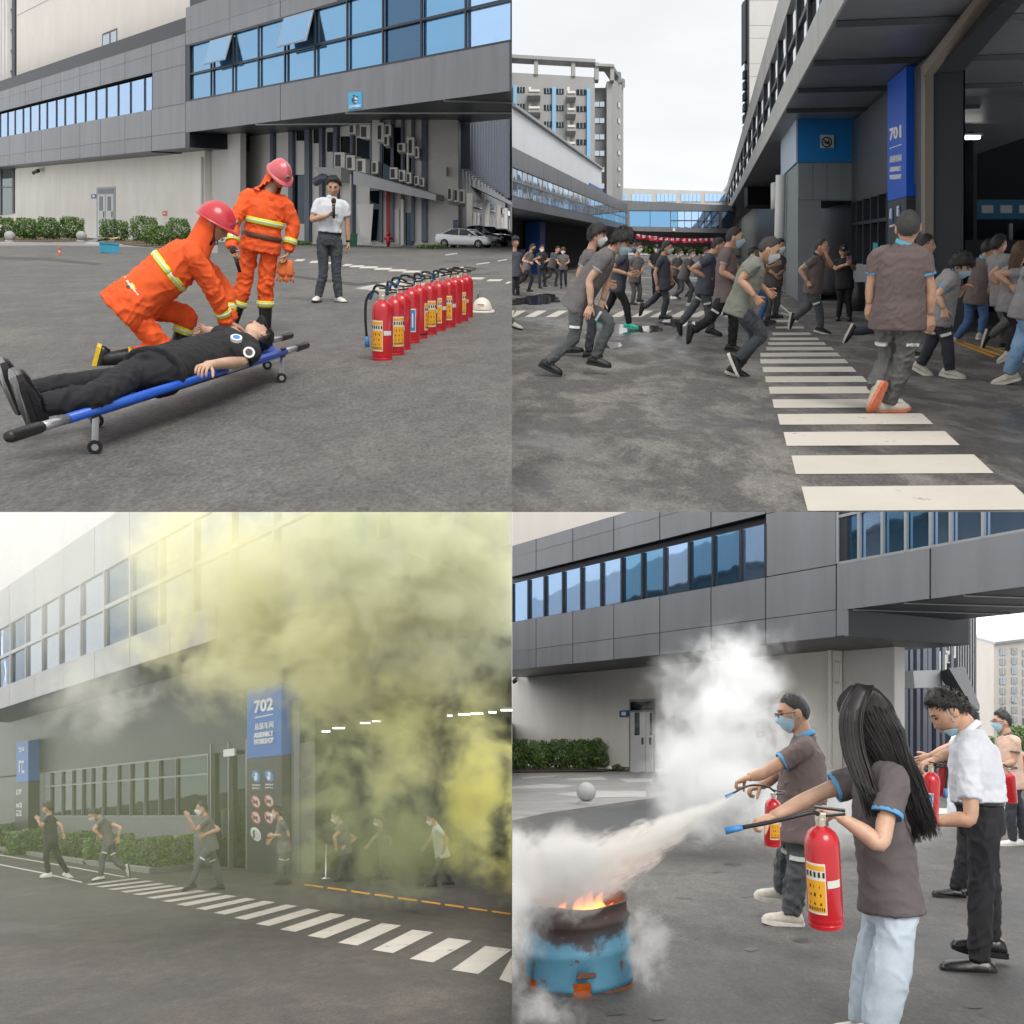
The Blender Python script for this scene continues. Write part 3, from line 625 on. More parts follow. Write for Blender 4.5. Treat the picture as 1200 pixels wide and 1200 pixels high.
plaster('wall_white', (.80, .77, .72)); plaster('wall_beige', (.60, .56, .515), .05); plaster('wall_grey', (.40, .41, .42)); plaster('wall_dark', (.045, .048, .055)); plaster('wall_pale', (.62, .61, .59)); plaster('concrete', (.30, .29, .275), .2); plaster('wall_pink', (.55, .40, .38)); plaster('wall_cool', (.80, .83, .88), .04)
mat('frame_dark', (.025, .028, .034), .4, metal=.3); mat('frame_grey', (.30, .31, .32), .4, metal=.4); mat('fin_blue', (.10, .115, .155), .5); mat('fin_dark', (.035, .04, .055), .5); mat('fin_white', (.62, .62, .62), .5)
mat('paint_white', (.66, .62, .55), .7, var=.14, vscale=7, bump=.15, bscale=200); mat('paint_yellow', (.62, .30, .02), .7, var=.25, vscale=6)
mat('ac_white', (.66, .65, .61), .5, var=.06); mat('ac_grille', (.05, .05, .055), .6); mat('red_paint', (.50, .012, .02), .28, coat=.4, var=.06); mat('pipe_white', (.62, .62, .60), .4); mat('granite', (.36, .36, .36), .6, var=.25, vscale=90)
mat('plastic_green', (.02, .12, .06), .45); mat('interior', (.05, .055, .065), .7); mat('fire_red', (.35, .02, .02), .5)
def worn_paint(name, col, wear):
    """road paint rubbed through to the asphalt in places"""
    m, nt, p = node_mat(name); l = nt.links; p.inputs['Roughness'].default_value = .72
    t = N(nt, 'ShaderNodeTexCoord'); n = N(nt, 'ShaderNodeTexNoise', Scale=5.0, Detail=9.0, Roughness=.72); l.new(t.outputs['Object'], n.inputs['Vector'])
    r = N(nt, 'ShaderNodeValToRGB'); r.color_ramp.elements[0].position = wear; r.color_ramp.elements[1].position = wear + .07
    r.color_ramp.elements[0].color = (.12, .11, .10, 1); r.color_ramp.elements[1].color = (*col, 1); l.new(n.outputs['Fac'], r.inputs['Fac'])
    n2 = N(nt, 'ShaderNodeTexNoise', Scale=1.7, Detail=5.0); l.new(t.outputs['Object'], n2.inputs['Vector']); mr = N(nt, 'ShaderNodeMapRange'); mr.inputs['To Min'].default_value = .8; mr.inputs['To Max'].default_value = 1.1; l.new(n2.outputs['Fac'], mr.inputs['Value'])
    h = N(nt, 'ShaderNodeHueSaturation'); l.new(mr.outputs[0], h.inputs['Value']); l.new(r.outputs['Color'], h.inputs['Color']); l.new(h.outputs[0], p.inputs['Base Color']); return m
worn_paint('zebra', (.60, .56, .49), .30); worn_paint('zebra_old', (.46, .42, .37), .34)
def sheet(name, pts, mt, parent=None, label=None, cat=None, kind=None):
    o = mesh(name, pts, [tuple(range(len(pts)))], mt, parent); tag(o, label, cat, None, kind); return o
def ground(name, yd, x0, x1, yfar, mt, y0=None):
    Ya = (yd.H / yd.s) if y0 is None else y0
    def X(px, Y): return (px - 600) / FPX * Y
    v = [(X(x0, Ya), Ya, yd.gz(0, Ya)), (X(x1, Ya), Ya, yd.gz(0, Ya)), (X(x1, yfar), yfar, yd.gz(0, yfar)), (X(x0, yfar), yfar, yd.gz(0, yfar))]
    return tag(mesh(name, v, [(0, 1, 2, 3)], mt), kind='structure')
yardTL = ground('asphalt_yard_with_stretcher', TL, -120, 600, 260, MATS['asphalt_a'])
yardTR = ground('asphalt_yard_with_crossing', TR, 600, 1500, 230, MATS['asphalt_b'])
yardBL = ground('asphalt_yard_with_smoke', BL, -150, 600, 150, MATS['asphalt_c'], 3.4)
yardBR = ground('asphalt_yard_with_barrel', BR, 600, 1350, 180, MATS['asphalt_d'], 3.4)
# glowing sky sheet behind the lower yards, carried unseen overhead to light them
def sky_mat():
    m = bpy.data.materials.new('overcast'); m.use_nodes = True; nt = m.node_tree; nt.nodes.clear()
    t = N(nt, 'ShaderNodeTexCoord'); mp = N(nt, 'ShaderNodeMapping'); mp.inputs['Scale'].default_value = (.02, .02, .02); nt.links.new(t.outputs['Object'], mp.inputs['Vector'])
    e = N(nt, 'ShaderNodeEmission', Strength=SKY2); nt.links.new(overcast_nodes(nt, mp.outputs[0]), e.inputs['Color'])
    o = N(nt, 'ShaderNodeOutputMaterial'); nt.links.new(e.outputs[0], o.inputs['Surface']); return m
SKY2 = 1.85
def low_sky():
    v = []; rows = [(7.2, .1), (9, .45), (16, 1.8), (28, 4.4), (50, 9.5), (90, 17), (125, 20), (150, 4), (156, -20), (158, -75)]
    for Y, Z in rows: v += [(-1.05 * Y - 6, Y, Z), (1.05 * Y + 6, Y, Z)]
    f = [(2 * i, 2 * i + 1, 2 * i + 3, 2 * i + 2) for i in range(len(rows) - 1)]
    return tag(mesh('sky', v, f, sky_mat(), None, True), kind='structure')
low_sky()
# ------------------------------------------------------------------ shared builders
def fwd(yd, face, p, w):
    """move a point of a facade back by w, level with the slope"""
    q = p - face.n * w; q[2] += yd.s * (-face.n[1]) * w; return q
def solid(mb, yd, face, quad, w, t=0.0):
    a = [face.pt(x, y) + face.n * t for x, y in quad]; return mb.prism([fwd(yd, face, p, w) for p in a], a)
def pane_grid(face, parent, mt, frame, xs, ya, yb, L, bars=(), t=-.06, fw=.05, name='window', skip=(), mp=.04):
    """row of panes between picture columns xs and rows ya..yb (rows named at column 0 of the vanishing fan L), with mullions"""
    for i in range(len(xs) - 1):
        if i in skip: continue
        x0, x1 = xs[i], xs[i + 1]; m = MB(); q = [(x0, L(ya, x0)), (x1, L(ya, x1)), (x1, L(yb, x1)), (x0, L(yb, x0))]
        face.slab(m, q, t - .02, t + float(RNG.uniform(-.004, .004))); mm = mt[i % len(mt)] if isinstance(mt, list) else mt
        m.build(name + '_pane', mm, parent)
    for x in xs:
        m = MB(); a, b = face.pt(x, L(ya, x)), face.pt(x, L(yb, x)); d = face.d * fw / 2
        m.prism([a - d - face.n * .05, a + d - face.n * .05, b + d - face.n * .05, b - d - face.n * .05], [a - d + face.n * mp, a + d + face.n * mp, b + d + face.n * mp, b - d + face.n * mp]); m.build('mullion', frame, parent)
    for y in bars:
        m = MB(); h = np.array([0, 0, fw / 2]); a, b = face.pt(xs[0], L(y, xs[0])), face.pt(xs[-1], L(y, xs[-1]))
        m.prism([a - h - face.n * .05, b - h - face.n * .05, b + h - face.n * .05, a + h - face.n * .05], [a - h + face.n * .03, b - h + face.n * .03, b + h + face.n * .03, a + h + face.n * .03]); m.build('transom', frame, parent)
def panels(face, parent, mt, cells, L, t=.03, gap=.012, name='cladding_panel'):
    """cells: (x0, x1, ya, yb) facade panels with open joints"""
    for x0, x1, ya, yb in cells:
        a = [face.pt(x0, L(ya, x0)), face.pt(x1, L(ya, x1)), face.pt(x1, L(yb, x1)), face.pt(x0, L(yb, x0))]
        c = sum(a) / 4; g = []
        for p in a:
            d = p - c; l = np.linalg.norm(d); g.append(p - d / l * gap * 1.6)
        m = MB(); m.prism([p - face.n * .02 for p in g], [p + face.n * t for p in g]); m.build(name, mt, parent)
def fan(yd, vpx, hy=None):
    h = hy or yd.hy; return lambda y0, x: h + (y0 - h) * (x - vpx) / (0 - vpx)
def fan_at(yd, vpx, xr, hy=None):
    """rows named at picture column xr"""
    h = hy or yd.hy; return lambda y0, x: h + (y0 - h) * (x - vpx) / (xr - vpx)
LEAF = [mat('leaf_a', (.085, .165, .030), .55, var=.35, vscale=3), mat('leaf_b', (.13, .23, .04), .55, var=.3, vscale=3), mat('leaf_c', (.05, .10, .022), .6, var=.3, vscale=3)]
mat('twig', (.10, .06, .035), .8)
def bush(name, label, yd, base, w, h, d, n, cat='bush', group=None, seed=0, leaf=1.3, box=False):
    """shrub of single leaves on stems; w, h, leaf in picture units at its distance, d in metres"""
    r = np.random.default_rng(seed); O = yd.g(*base); R, B, U = yd.frame(O); t = thing(name, label, cat, O, group)
    q = O[1] / FPX; w, h, leaf = w * q, h * q, leaf * q; m = MB()
    for i in range(max(4, int(w * 4))):
        a = O + R * r.uniform(-.4, .4) * w + B * r.uniform(-.3, .3) * d; m.tube([a, a + U * h * .5 + R * r.normal() * .06, a + U * h * .85 + R * r.normal() * .15], [.014, .009, .004], 5, samples=5)
    m.build('stem', MATS['twig'], t)
    lob = r.uniform(-1, 1, (9, 3)); nl = n; vs, fs, mi = [], [], []
    P = r.uniform(-1, 1, (nl * 3, 3)); 
    if box: rad = np.max(np.abs(P) ** 1.0, 1)
    else: rad = (np.abs(P[:, 0]) ** 3.2 + np.abs(P[:, 1]) ** 3 + np.abs(P[:, 2]) ** 2.6) ** (1 / 2.8)
    bumpy = 1 + .10 * np.sin(P[:, 0] * 7 + seed) * np.sin(P[:, 2] * 5 + 1) + .08 * np.sin(P[:, 0] * 15 + P[:, 1] * 9 + seed) + .07 * np.sin(P[:, 0] * 31)
    P = P[(rad < bumpy) & (rad > r.uniform(.35, 1.0, len(rad)) * .95)][:nl]
    sz = r.uniform(.6, 1.3, len(P)) * leaf
    for i, p in enumerate(P):
        c = O + R * p[0] * w / 2 + B * p[1] * d / 2 + U * (h * .54 + p[2] * h * .46)
        nn = nrm(R * p[0] + B * p[1] + U * (p[2] + .5) + r.normal(size=3) * .8); x = nrm(np.cross(nn, r.normal(size=3))); y = np.cross(nn, x); s = sz[i]
        k = len(vs); vs += [c - x * s, c + y * s * .5 - x * .1 * s, c + x * s, c - y * s * .5 - x * .1 * s]; fs.append((k, k + 1, k + 2, k + 3)); mi.append(int(r.integers(0, 3)))
    o = mesh('foliage', vs, fs, None, t, mats=LEAF, midx=mi); o['kind'] = 'stuff'
    return t
def text_quad(face, parent, body, px, py, hpx, mt, name='lettering', width=None, off=.012):
    """flat lettering standing on a facade; (px, py) lower left corner, hpx letter height"""
    cu = bpy.data.curves.new(name, 'FONT'); cu.body = body; cu.size = 1; cu.extrude = .004; cu.resolution_u = 2
    a, b, u = face.pt(px, py), face.pt(px + (width or hpx), py), face.pt(px, py - hpx)
    return cu, a, b, u
def letters(body, origin, xdir, updir, height, mt, parent, name='lettering', width=None, bold=0.0):
    """lettering as a real mesh: origin lower left (world), unit xdir and updir"""
    cu = bpy.data.curves.new(name, 'FONT'); cu.body = body; cu.size = 1; cu.extrude = .01; cu.resolution_u = 2; cu.offset = bold
    o = bpy.data.objects.new('tmp', cu); C.objects.link(o); dg = bpy.context.evaluated_depsgraph_get(); dg.update(); me = o.evaluated_get(dg).to_mesh()
    P = np.array([v.co[:] for v in me.vertices]); F = [tuple(p.vertices) for p in me.polygons]; o.evaluated_get(dg).to_mesh_clear(); bpy.data.objects.remove(o)
    P[:, 0] -= P[:, 0].min(); P[:, 1] -= P[:, 1].min(); hh = P[:, 1].max(); sc = height / hh; sx = sc if width is None else width / P[:, 0].max()
    nz = np.cross(xdir, updir); Q = np.array(origin) + np.outer(P[:, 0] * sx, xdir) + np.outer(P[:, 1] * sc, updir) + np.outer(P[:, 2], nz)
    return mesh(name, Q, F, mt, parent)
def glyph_row(face, parent, px0, px1, py0, py1, n, mt, seed, tilt=0.0, name='character'):
    """row of block characters, strokes only, for writing too small to read"""
    r = np.random.default_rng(seed); w = (px1 - px0) / n
    m = MB()
    for i in range(n):
        x0 = px0 + i * w + w * .1; x1 = x0 + w * .8; y = lambda v, x: py0 + (py1 - py0) * v + tilt * (x - px0)
        for _ in range(4):
            if r.random() < .55:
                v = r.choice([.05, .35, .62, .95]); th = .10; face.slab(m, [(x0, y(v - th, x0)), (x1, y(v - th, x1)), (x1, y(v + th, x1)), (x0, y(v + th, x0))], .0, .012 + .002 * _)
            else:
                u = r.choice([.08, .36, .64, .92]); th = .10; xa, xb = x0 + (u - th) * (x1 - x0), x0 + (u + th) * (x1 - x0); face.slab(m, [(xa, y(0, xa)), (xb, y(0, xb)), (xb, y(1, xb)), (xa, y(1, xa))], .0, .013 + .002 * _)
    return m.build(name, mt, parent)
def ac_unit(face, parent_label, px0, px1, py0, py1, dep=.35, group='air conditioners on the grey building', fan_=True):
    a, b = face.pt(px0, py1), face.pt(px1, py0); t = thing('air_conditioner', parent_label, 'air conditioner', a, group)
    m = MB(); face.slab(m, [(px0, py0), (px1, py0), (px1, py1), (px0, py1)], .05, dep); m.build('casing', MATS['ac_white'], t)
    w, h = px1 - px0, py1 - py0; m = MB(); face.slab(m, [(px0 + w * .12, py0 + h * .15), (px0 + w * .62, py0 + h * .15), (px0 + w * .62, py1 - h * .12), (px0 + w * .12, py1 - h * .12)], dep - .01, dep + .012); m.build('fan_grille', MATS['ac_grille'], t)
    return t
MARK = {}
MARK['TL0'] = set(bpy.data.objects)
# ================================================================== upper left yard: rescue drill
# ---- grey building with glazed bridge
L = fan(TL, -410, 236); F1 = vp_face(TL, -410, 125, 74.0); F2 = vp_face(TL, -410, 125, 80.0)
bl = thing('factory_building', 'grey panelled factory block with white ground floor wall behind the stretcher', 'building', F1.pt(100, L(195, 100)))
def fq(x0, x1, ya, yb): return [(x0, L(ya, x0)), (x1, L(ya, x1)), (x1, L(yb, x1)), (x0, L(yb, x0))]
m = MB(); solid(m, TL, F1, fq(-60, 222, 95, 131), 8); solid(m, TL, F1, fq(-60, 222, 161, 195), 8); solid(m, TL, F1, fq(179, 222, 131, 161), 8); solid(m, TL, F1, fq(-60, 179, 131, 161), 7, -.6); m.build('block_core', MATS['frame_dark'], bl)
xs = [-60, -40, -22, -5, 12, 30, 49, 71, 94, 118, 147, 178, 218]
cells = []
for i in range(len(xs) - 1):
    cells += [(xs[i], xs[i + 1], 107.5, 116.5), (xs[i], xs[i + 1], 116.5, 131), (xs[i], xs[i + 1], 161, 183), (xs[i], xs[i + 1], 183, 195)]
cells.append((179, 218, 131, 161)); panels(F1, bl, MATS['clad_grey'], cells, L, gap=.03)
m = MB(); solid(m, TL, F1, fq(-60, 178, 195.2, 195.9), 5.6, .02); m.build('drip_edge', MATS['frame_dark'], bl)
wx = [-30, -20, -10, 0, 9, 17.5, 27, 35.5, 46, 55, 66, 76, 88, 100, 112.5, 124.5, 138.5, 153, 169.5, 179]
pane_grid(F1, bl, [MATS['glass_sky']] * 3, MATS['frame_dark'], wx, 134, 161, L, t=-.03, fw=.10)
m = MB(); F2.slab(m, fq(-60, 240, 178, 270), -.4, 0); m.build('ground_floor_wall', MATS['wall_white'], bl)
m = MB(); F2.slab(m, fq(-60, 274, 178, 270), -.8, -.42); m.build('side_wall', MATS['wall_pale'], bl)
F3 = vp_face(TL, -410, 125, 83.5)
m = MB(); F3.slab(m, [(19.5, -90), (330, -190), (330, 60), (19.5, 130)], -.4, 0); m.build('tower_wall', MATS['wall_beige'], bl)
m = MB(); F3.slab(m, [(20, 18.6), (60, -1.5), (60, -2.3), (20, 17.9)], 0, .02); m.build('wall_joint', MATS['frame_grey'], bl)
w = MB(); F3.slab(w, [(120, 40), (137.5, 33), (137.5, 64), (120, 70)], -.03, .03); wo_ = w.build('window', MATS['frame_dark'], bl)
for a, b in ((121.3, 128.8), (130.5, 137)):
    w = MB(); F3.slab(w, [(a, 42.5 - (a - 120) * .4), (b, 42.5 - (b - 120) * .4), (b, 68.5 - (b - 120) * .33), (a, 69.3 - (a - 120) * .33)], .03, .05); w.build('pane', MATS['glass_pale'], wo_)
# glazed stair tower at the left edge
Fg = vp_face(TL, -410, 10, 108.0); gt = thing('stair_tower', 'glazed stair tower with pale vertical fins at the left edge of the grey block', 'tower', Fg.pt(5, 110))
m = MB(); Fg.slab(m, [(-60, -60), (18.8, -60), (18.8, 132), (-60, 150)], -.3, 0); m.build('glazing', MATS['glass_green'], gt)
for x in (1, 5, 8.5, 12.5): m = MB(); Fg.slab(m, [(x, -60), (x + 1.9, -60), (x + 1.9, 130), (x, 130)], 0, .5); m.build('fin', MATS['wall_pale'], gt)
for y in (-10, 14, 38, 62, 86): m = MB(); Fg.slab(m, [(-40, y + 8), (18, y - 4), (18, y - 2.8), (-40, y + 9.4)], 0, .2); m.build('floor_band', MATS['frame_grey'], gt)
m = MB(); Fg.slab(m, [(16.4, -60), (19.6, -60), (19.6, 110), (16.4, 112)], 0, .2); m.build('corner_post', MATS['frame_dark'], gt)
# shop-front glass at ground level
m = MB(); F2.slab(m, [(-20, 198), (17.5, 198), (17.5, 250), (-20, 255)], 0, .06); e_ = m.build('entrance_glass', MATS['glass_green'], bl)
for q in ([(-20, 197), (18.5, 197), (18.5, 199.5), (-20, 199.5)], [(15.6, 198), (17.6, 198), (17.6, 250), (15.6, 250)], [(1, 199), (3, 199), (3, 252), (1, 252)], [(-20, 219), (18, 219), (18, 220), (-20, 220)]):
    m = MB(); F2.slab(m, q, .06, .12); m.build('entrance_frame', MATS['frame_dark'], e_)
# door
d_ = MB(); F2.slab(d_, [(113.8, 220), (135.5, 218.6), (135.5, 278.5), (113.8, 277.6)], 0, .05); dr = d_.build('door', MATS['frame_grey'], bl)
m = MB(); F2.slab(m, [(115.4, 222), (134, 220.8), (134, 226.6), (115.4, 227.4)], .05, .06); m.build('transom_pane', MATS['glass_dark'], dr)
for a, b in ((115.6, 124.4), (125.2, 134)):
    m = MB(); F2.slab(m, [(a, 228.5), (b, 228), (b, 277.5), (a, 277)], .05, .08); lf = m.build('leaf', MATS['fin_white'], dr)
    c = (a + b) / 2; m = MB(); F2.slab(m, [(c - 2.4, 230.5), (c + 1.8, 230.3), (c + 1.8, 247), (c - 2.4, 247.2)], .08, .095); m.build('glass_slot', MATS['glass_dark'], lf)
    m = MB(); F2.slab(m, [(c + 2.6, 248), (c + 3.4, 248), (c + 3.4, 255), (c + 2.6, 255)], .08, .12); m.build('handle', MATS['frame_dark'], lf)
m = MB(); F2.slab(m, [(107.8, 228), (113.6, 227.6), (113.6, 232.3), (107.8, 232.6)], 0, .06); s_ = m.build('wall_sign', MATS['clad_blue'], None); tag(s_, 'small blue square sign left of the white double door', 'sign')
m = MB(); F2.slab(m, [(109.5, 229), (112, 228.9), (112, 231.3), (109.5, 231.4)], .06, .075); m.build('mark', MATS['white_print'], s_)
m = MB(); F2.slab(m, [(191, 247.5), (196, 247.3), (196, 252.6), (191, 252.8)], 0, .05); s_ = m.build('warning_plate', mat('plate_orange', (.7, .18, .06), .5), None); tag(s_, 'tiny orange warning plate on white wall above the hedge', 'sign')
m = MB(); F2.slab(m, [(192, 249.6), (195, 249.5), (195, 250.5), (192, 250.6)], .05, .06); m.build('mark', MATS['white_print'], s_)
m = MB(); m.tube([F2.pt(46, 198.5, .02), F2.pt(45.6, 199.5, .45)], .05, 8); m.tube([F2.pt(45, 200, .5), F2.pt(39.5, 202.5, .7)], [.17, .13], 10); m.tube([F2.pt(39.5, 202.5, .7), F2.pt(38.6, 203, .75)], [.16, .16], 10); s_ = m.build('security_camera', MATS['black_plastic'], None); tag(s_, 'black security camera on a bracket high on the white wall', 'camera')
m = MB(); m.tube([F2.pt(236.3, 184, .12), F2.pt(236.3, 262, .12)], .075, 10); m.tube([F2.pt(241, 188, -.3), F2.pt(243, 196, -.3), F2.pt(243.5, 208, -.3), F2.pt(240, 212, -.3), F2.pt(239, 196, -.3)], .05, 8); m.build('drainpipe', MATS['pipe_white'], bl)
# ---- bridge
br = thing('skybridge', 'grey glazed footbridge spanning between buildings, blue badge on its fascia', 'bridge', F1.pt(400, L(183, 400)))
m = MB(); solid(m, TL, F1, fq(222.5, 600, 40, 117), 7.5); solid(m, TL, F1, fq(222.5, 600, 160, 183.5), 7.5); solid(m, TL, F1, fq(222.5, 600, 117, 160), 7.2, -.35); m.build('bridge_core', MATS['frame_dark'], br)
panels(F1, br, MATS['clad_grey'], [(218, 270, 88, 106.5), (270, 329, 88, 106.5), (329, 396, 88, 106.5), (218, 270, 106.5, 116.8), (270, 329, 106.5, 116.8), (329, 396, 106.5, 116.8), (396, 470, 60, 116.8), (470, 600, 40, 116.8), (218, 329, 160, 183.5), (329, 598.5, 160, 183.5)], L, gap=.025)
m = MB(); F1.slab(m, [(598.6, L(160, 598.6)), (600, L(160, 600)), (600, L(183.5, 600)), (598.6, L(183.5, 598.6))], -.02, .03); m.build('cladding_panel', MATS['clad_dark'], br)
gx = [222.5, 247.5, 273, 303, 334, 369, 407, 449, 494, 546, 600]
pane_grid(F1, br, [MATS['glass_blue'], MATS['glass_blue'], MATS['glass_blue'], MATS['glass_blue'], MATS['glass_blue'], MATS['glass_blue'], MATS['glass_blue'], MATS['glass_deep'], MATS['glass_blue'], MATS['glass_sky']], MATS['frame_dark'], gx, 117, 160, L, bars=(117.4, 139.5, 159.6), t=-.10, fw=.10)
for x0, x1, ya, yb in ((247.5, 273, 119, 138), (334, 369, 118, 138.5)):          # awning windows pushed open
    q = [F1.pt(x0, L(ya, x0)) + F1.n * .08, F1.pt(x1, L(ya, x1)) + F1.n * .08, F1.pt(x1, L(yb, x1)) + F1.n * .5, F1.pt(x0, L(yb, x0)) + F1.n * .5]
    up = np.array([0, 0, .05]); m = MB(); m.prism([p - F1.n * .05 for p in q], q); a_ = m.build('awning_window', MATS['frame_grey'], br)
    c = sum(q) / 4; g = [c + (p - c) * .93 + F1.n * .012 for p in q]; m = MB(); m.prism([p - F1.n * .02 for p in g], g); m.build('pane', MATS['glass_blue'], a_)
for x0, x1 in ((300, 405), (405, 520), (520, 596)):                                      # bracing seen under the deck
    a = F1.pt(x0, L(183.5, x0)); b = fwd(TL, F1, F1.pt(x1, L(183.5, x1)), 7.3); a[2] -= .03; b[2] -= .03
    m = MB(); m.tube([a, b], .06, 6); m.build('brace', MATS['frame_grey'], br)
m = MB(); F1.slab(m, [(409.5, 109), (425, 107.6), (425, 127.2), (409.5, 129.4)], .03, .07); s_ = m.build('wall_sign', mat('sign_cyan', (.05, .35, .62), .4), None); tag(s_, 'bright blue sign with white round emblem on the bridge fascia', 'sign')
m = MB(); c = F1.pt(417.2, 116.8, .075); R_ = np.array([0, 0, .13]) ; v = [c + F1.d * .115 * math.cos(q) + np.array([0, 0, .135 * math.sin(q)]) for q in np.linspace(0, 2 * math.pi, 24, endpoint=False)]; m.prism(v, [p + F1.n * .01 for p in v]); em = m.build('emblem', MATS['white_print'], s_)
for x, y, w_, h_ in ((415, 117.5, 2, 4), (418, 118, 4, 1.5), (420, 114, 1.6, 2), (416.5, 112.8, 2.6, 1.4), (417, 121, 3, 1.3)):
    m = MB(); F1.slab(m, [(x - w_ / 2, y - h_ / 2), (x + w_ / 2, y - h_ / 2), (x + w_ / 2, y + h_ / 2), (x - w_ / 2, y + h_ / 2)], .085, .095); m.build('mark', MATS['black_plastic'], em)
glyph_row(F1, s_, 411, 424, 124.4, 127, 5, MATS['white_print'], 5, -.13).location = V(F1.n) * .07
# ---- grey building behind the bridge
def yface(px0, Y0, px1, Y1): return Face(((px0 - 600) / FPX * Y0, Y0), ((px1 - 600) / FPX * Y1, Y1))
G1 = yface(240, 70.0, 505, 51.0); gb = thing('grey_factory', 'mid grey factory with dark pilasters and rows of air conditioners under the bridge', 'building', G1.pt(380, 290))
m = MB(); G1.slab(m, [(262, 60), (445, 60), (445, 296), (262, 296)], -1.2, 0); m.build('wall', MATS['wall_pale'], gb)
for x, w_ in ((320, 3.6), (341.5, 5), (360.5, 5.5), (377.5, 4), (394, 4.5), (414, 3), (437, 3.5)): m = MB(); G1.slab(m, [(x, 60), (x + w_, 60), (x + w_, 284), (x, 284)], 0, .22); m.build('pilaster', MATS['fin_blue'], gb)
for x0, x1, y0, y1 in ((368, 376, 150, 168), (384, 392, 155, 178), (348, 358, 150, 165), (400, 410, 160, 180), (419, 434, 162, 196), (346, 358, 205, 262)):
    m = MB(); G1.slab(m, [(x0, y0), (x1, y0), (x1, y1), (x0, y1)], -.05, .04); m.build('window', MATS['glass_dark'], gb)
G1b = yface(440, 52.5, 506, 52.0)
m = MB(); G1b.slab(m, [(436, 60), (505, 60), (505, 292), (436, 292)], -1.2, 0); m.build('wall', MATS['wall_pale'], gb)
for x, w_ in ((446, 3), (459, 3.5), (471, 3), (483, 3), (495, 6)): m = MB(); G1b.slab(m, [(x, 60), (x + w_, 60), (x + w_, 284), (x, 284)], 0, .2); m.build('pilaster', MATS['fin_blue'], gb)
for x0, x1, y0, y1, mt_ in ((450, 458, 165, 215, 'glass_dark'), (463, 470, 150, 200, 'glass_dark'), (475, 482, 170, 210, 'glass_dark'), (434, 447, 224, 282, 'glass_dark'), (453, 457, 222, 286, 'fire_red'), (459, 468, 245, 287, 'wall_pale'), (476, 485, 250, 288, 'glass_dark')):
    m = MB(); G1b.slab(m, [(x0, y0), (x1, y0), (x1, y1), (x0, y1)], .0, .08); m.build('window' if 'glass' in mt_ else 'panel', MATS[mt_], gb)
m = MB(); G1b.slab(m, [(422, 243), (441.5, 243), (438, 289), (428, 289)], .5, .56); m.build('door_leaf', MATS['wall_pale'], gb)
m = MB(); G1.slab(m, [(384, 200), (416, 200.5), (416, 216), (394, 212)], 0, .9); m.build('canopy_return', MATS['wall_grey'], gb)
a = [G1b.pt(x, y, 1.6) for x, y in ((414, 200), (511, 228), (511, 235), (414, 216))]; m = MB(); m.prism([fwd(TL, G1b, p, 1.6) for p in a], a); m.build('canopy', MATS['wall_grey'], gb)
for a_, b_, r_ in ((G1b.pt(472, 234, .3), G1b.pt(472, 288, .3), .09), (G1.pt(411, 205, .9), G1.pt(411, 250, .9), .05), (G1b.pt(478, 160, .3), G1b.pt(478, 205, .3), .07)): m = MB(); m.tube([a_, b_], r_, 8); m.build('drainpipe', MATS['pipe_white'], gb)
n_ = 0
for x0, x1, y0, y1 in ((400.5, 413, 181, 199.5), (415, 425, 184.5, 201.5), (427, 437.5, 188.5, 205), (439, 446.5, 192.5, 207), (460, 469, 200, 213.5), (470.5, 478, 203, 216), (479, 485, 206, 218.5), (488.5, 494, 210, 220.5), (495, 500, 212, 222),
                       (418, 426, 148, 159.5), (431, 443, 149, 165), (445, 453, 148, 170), (454, 461.5, 150, 163), (453, 459, 163, 174.5), (469, 478, 172, 181.5), (481, 488.5, 165, 186), (489, 494, 176, 189)):
    n_ += 1
    ac_unit(G1b if x0 > 436 else G1, 'white air conditioner, %s from the left in the row on the canopy' % ORD[n_ - 1] if n_ <= 9 else 'white air conditioner, %s from the left in the upper group below the bridge' % ORD[n_ - 10], x0, x1, y0, y1, .5)
G2 = yface(500, 52.0, 540, 52.0); rb = thing('office_block', 'grey office block with vertical sunshade fins and curved canopy right of the cars', 'building', G2.pt(520, 290))
m = MB(); G2.slab(m, [(503, 60), (537, 60), (537, 291), (503, 291)], -1.0, 0); m.build('wall', MATS['wall_pale'], rb)
m = MB(); G2.slab(m, [(505, 130), (536, 126), (536, 180), (505, 186)], 0, .03); m.build('pale_panel', MATS['wall_pale'], rb)
G3 = vp_face(TL, 640, 537, 52.0); L3 = fan_at(TL, 640, 537)
def g3(x0, x1, ya, yb): return [(x0, L3(ya, x0)), (x1, L3(ya, x1)), (x1, L3(yb, x1)), (x0, L3(yb, x0))]
m = MB(); G3.slab(m, g3(537, 600, -300, 291), -1.0, 0); m.build('wall', MATS['wall_grey'], rb)
for x in np.linspace(540, 599, 17): m = MB(); G3.slab(m, g3(x, x + .9, -300, 196), 0, .5); m.build('fin', MATS['fin_blue'], rb)
for x in np.linspace(541.6, 598, 17): m = MB(); G3.slab(m, g3(x, x + .5, -300, 190), 0, .2); m.build('fin', MATS['fin_white'], rb)
m = MB(); a = [G2.pt(523, 195, .4), G3.pt(600, L3(198, 600), 1.2), G3.pt(600, L3(207, 600), 1.2), G2.pt(523, 206, .4)]; m.prism([p + np.array([.4, 2.2, .55]) for p in a], a); m.build('canopy', MATS['wall_grey'], rb)
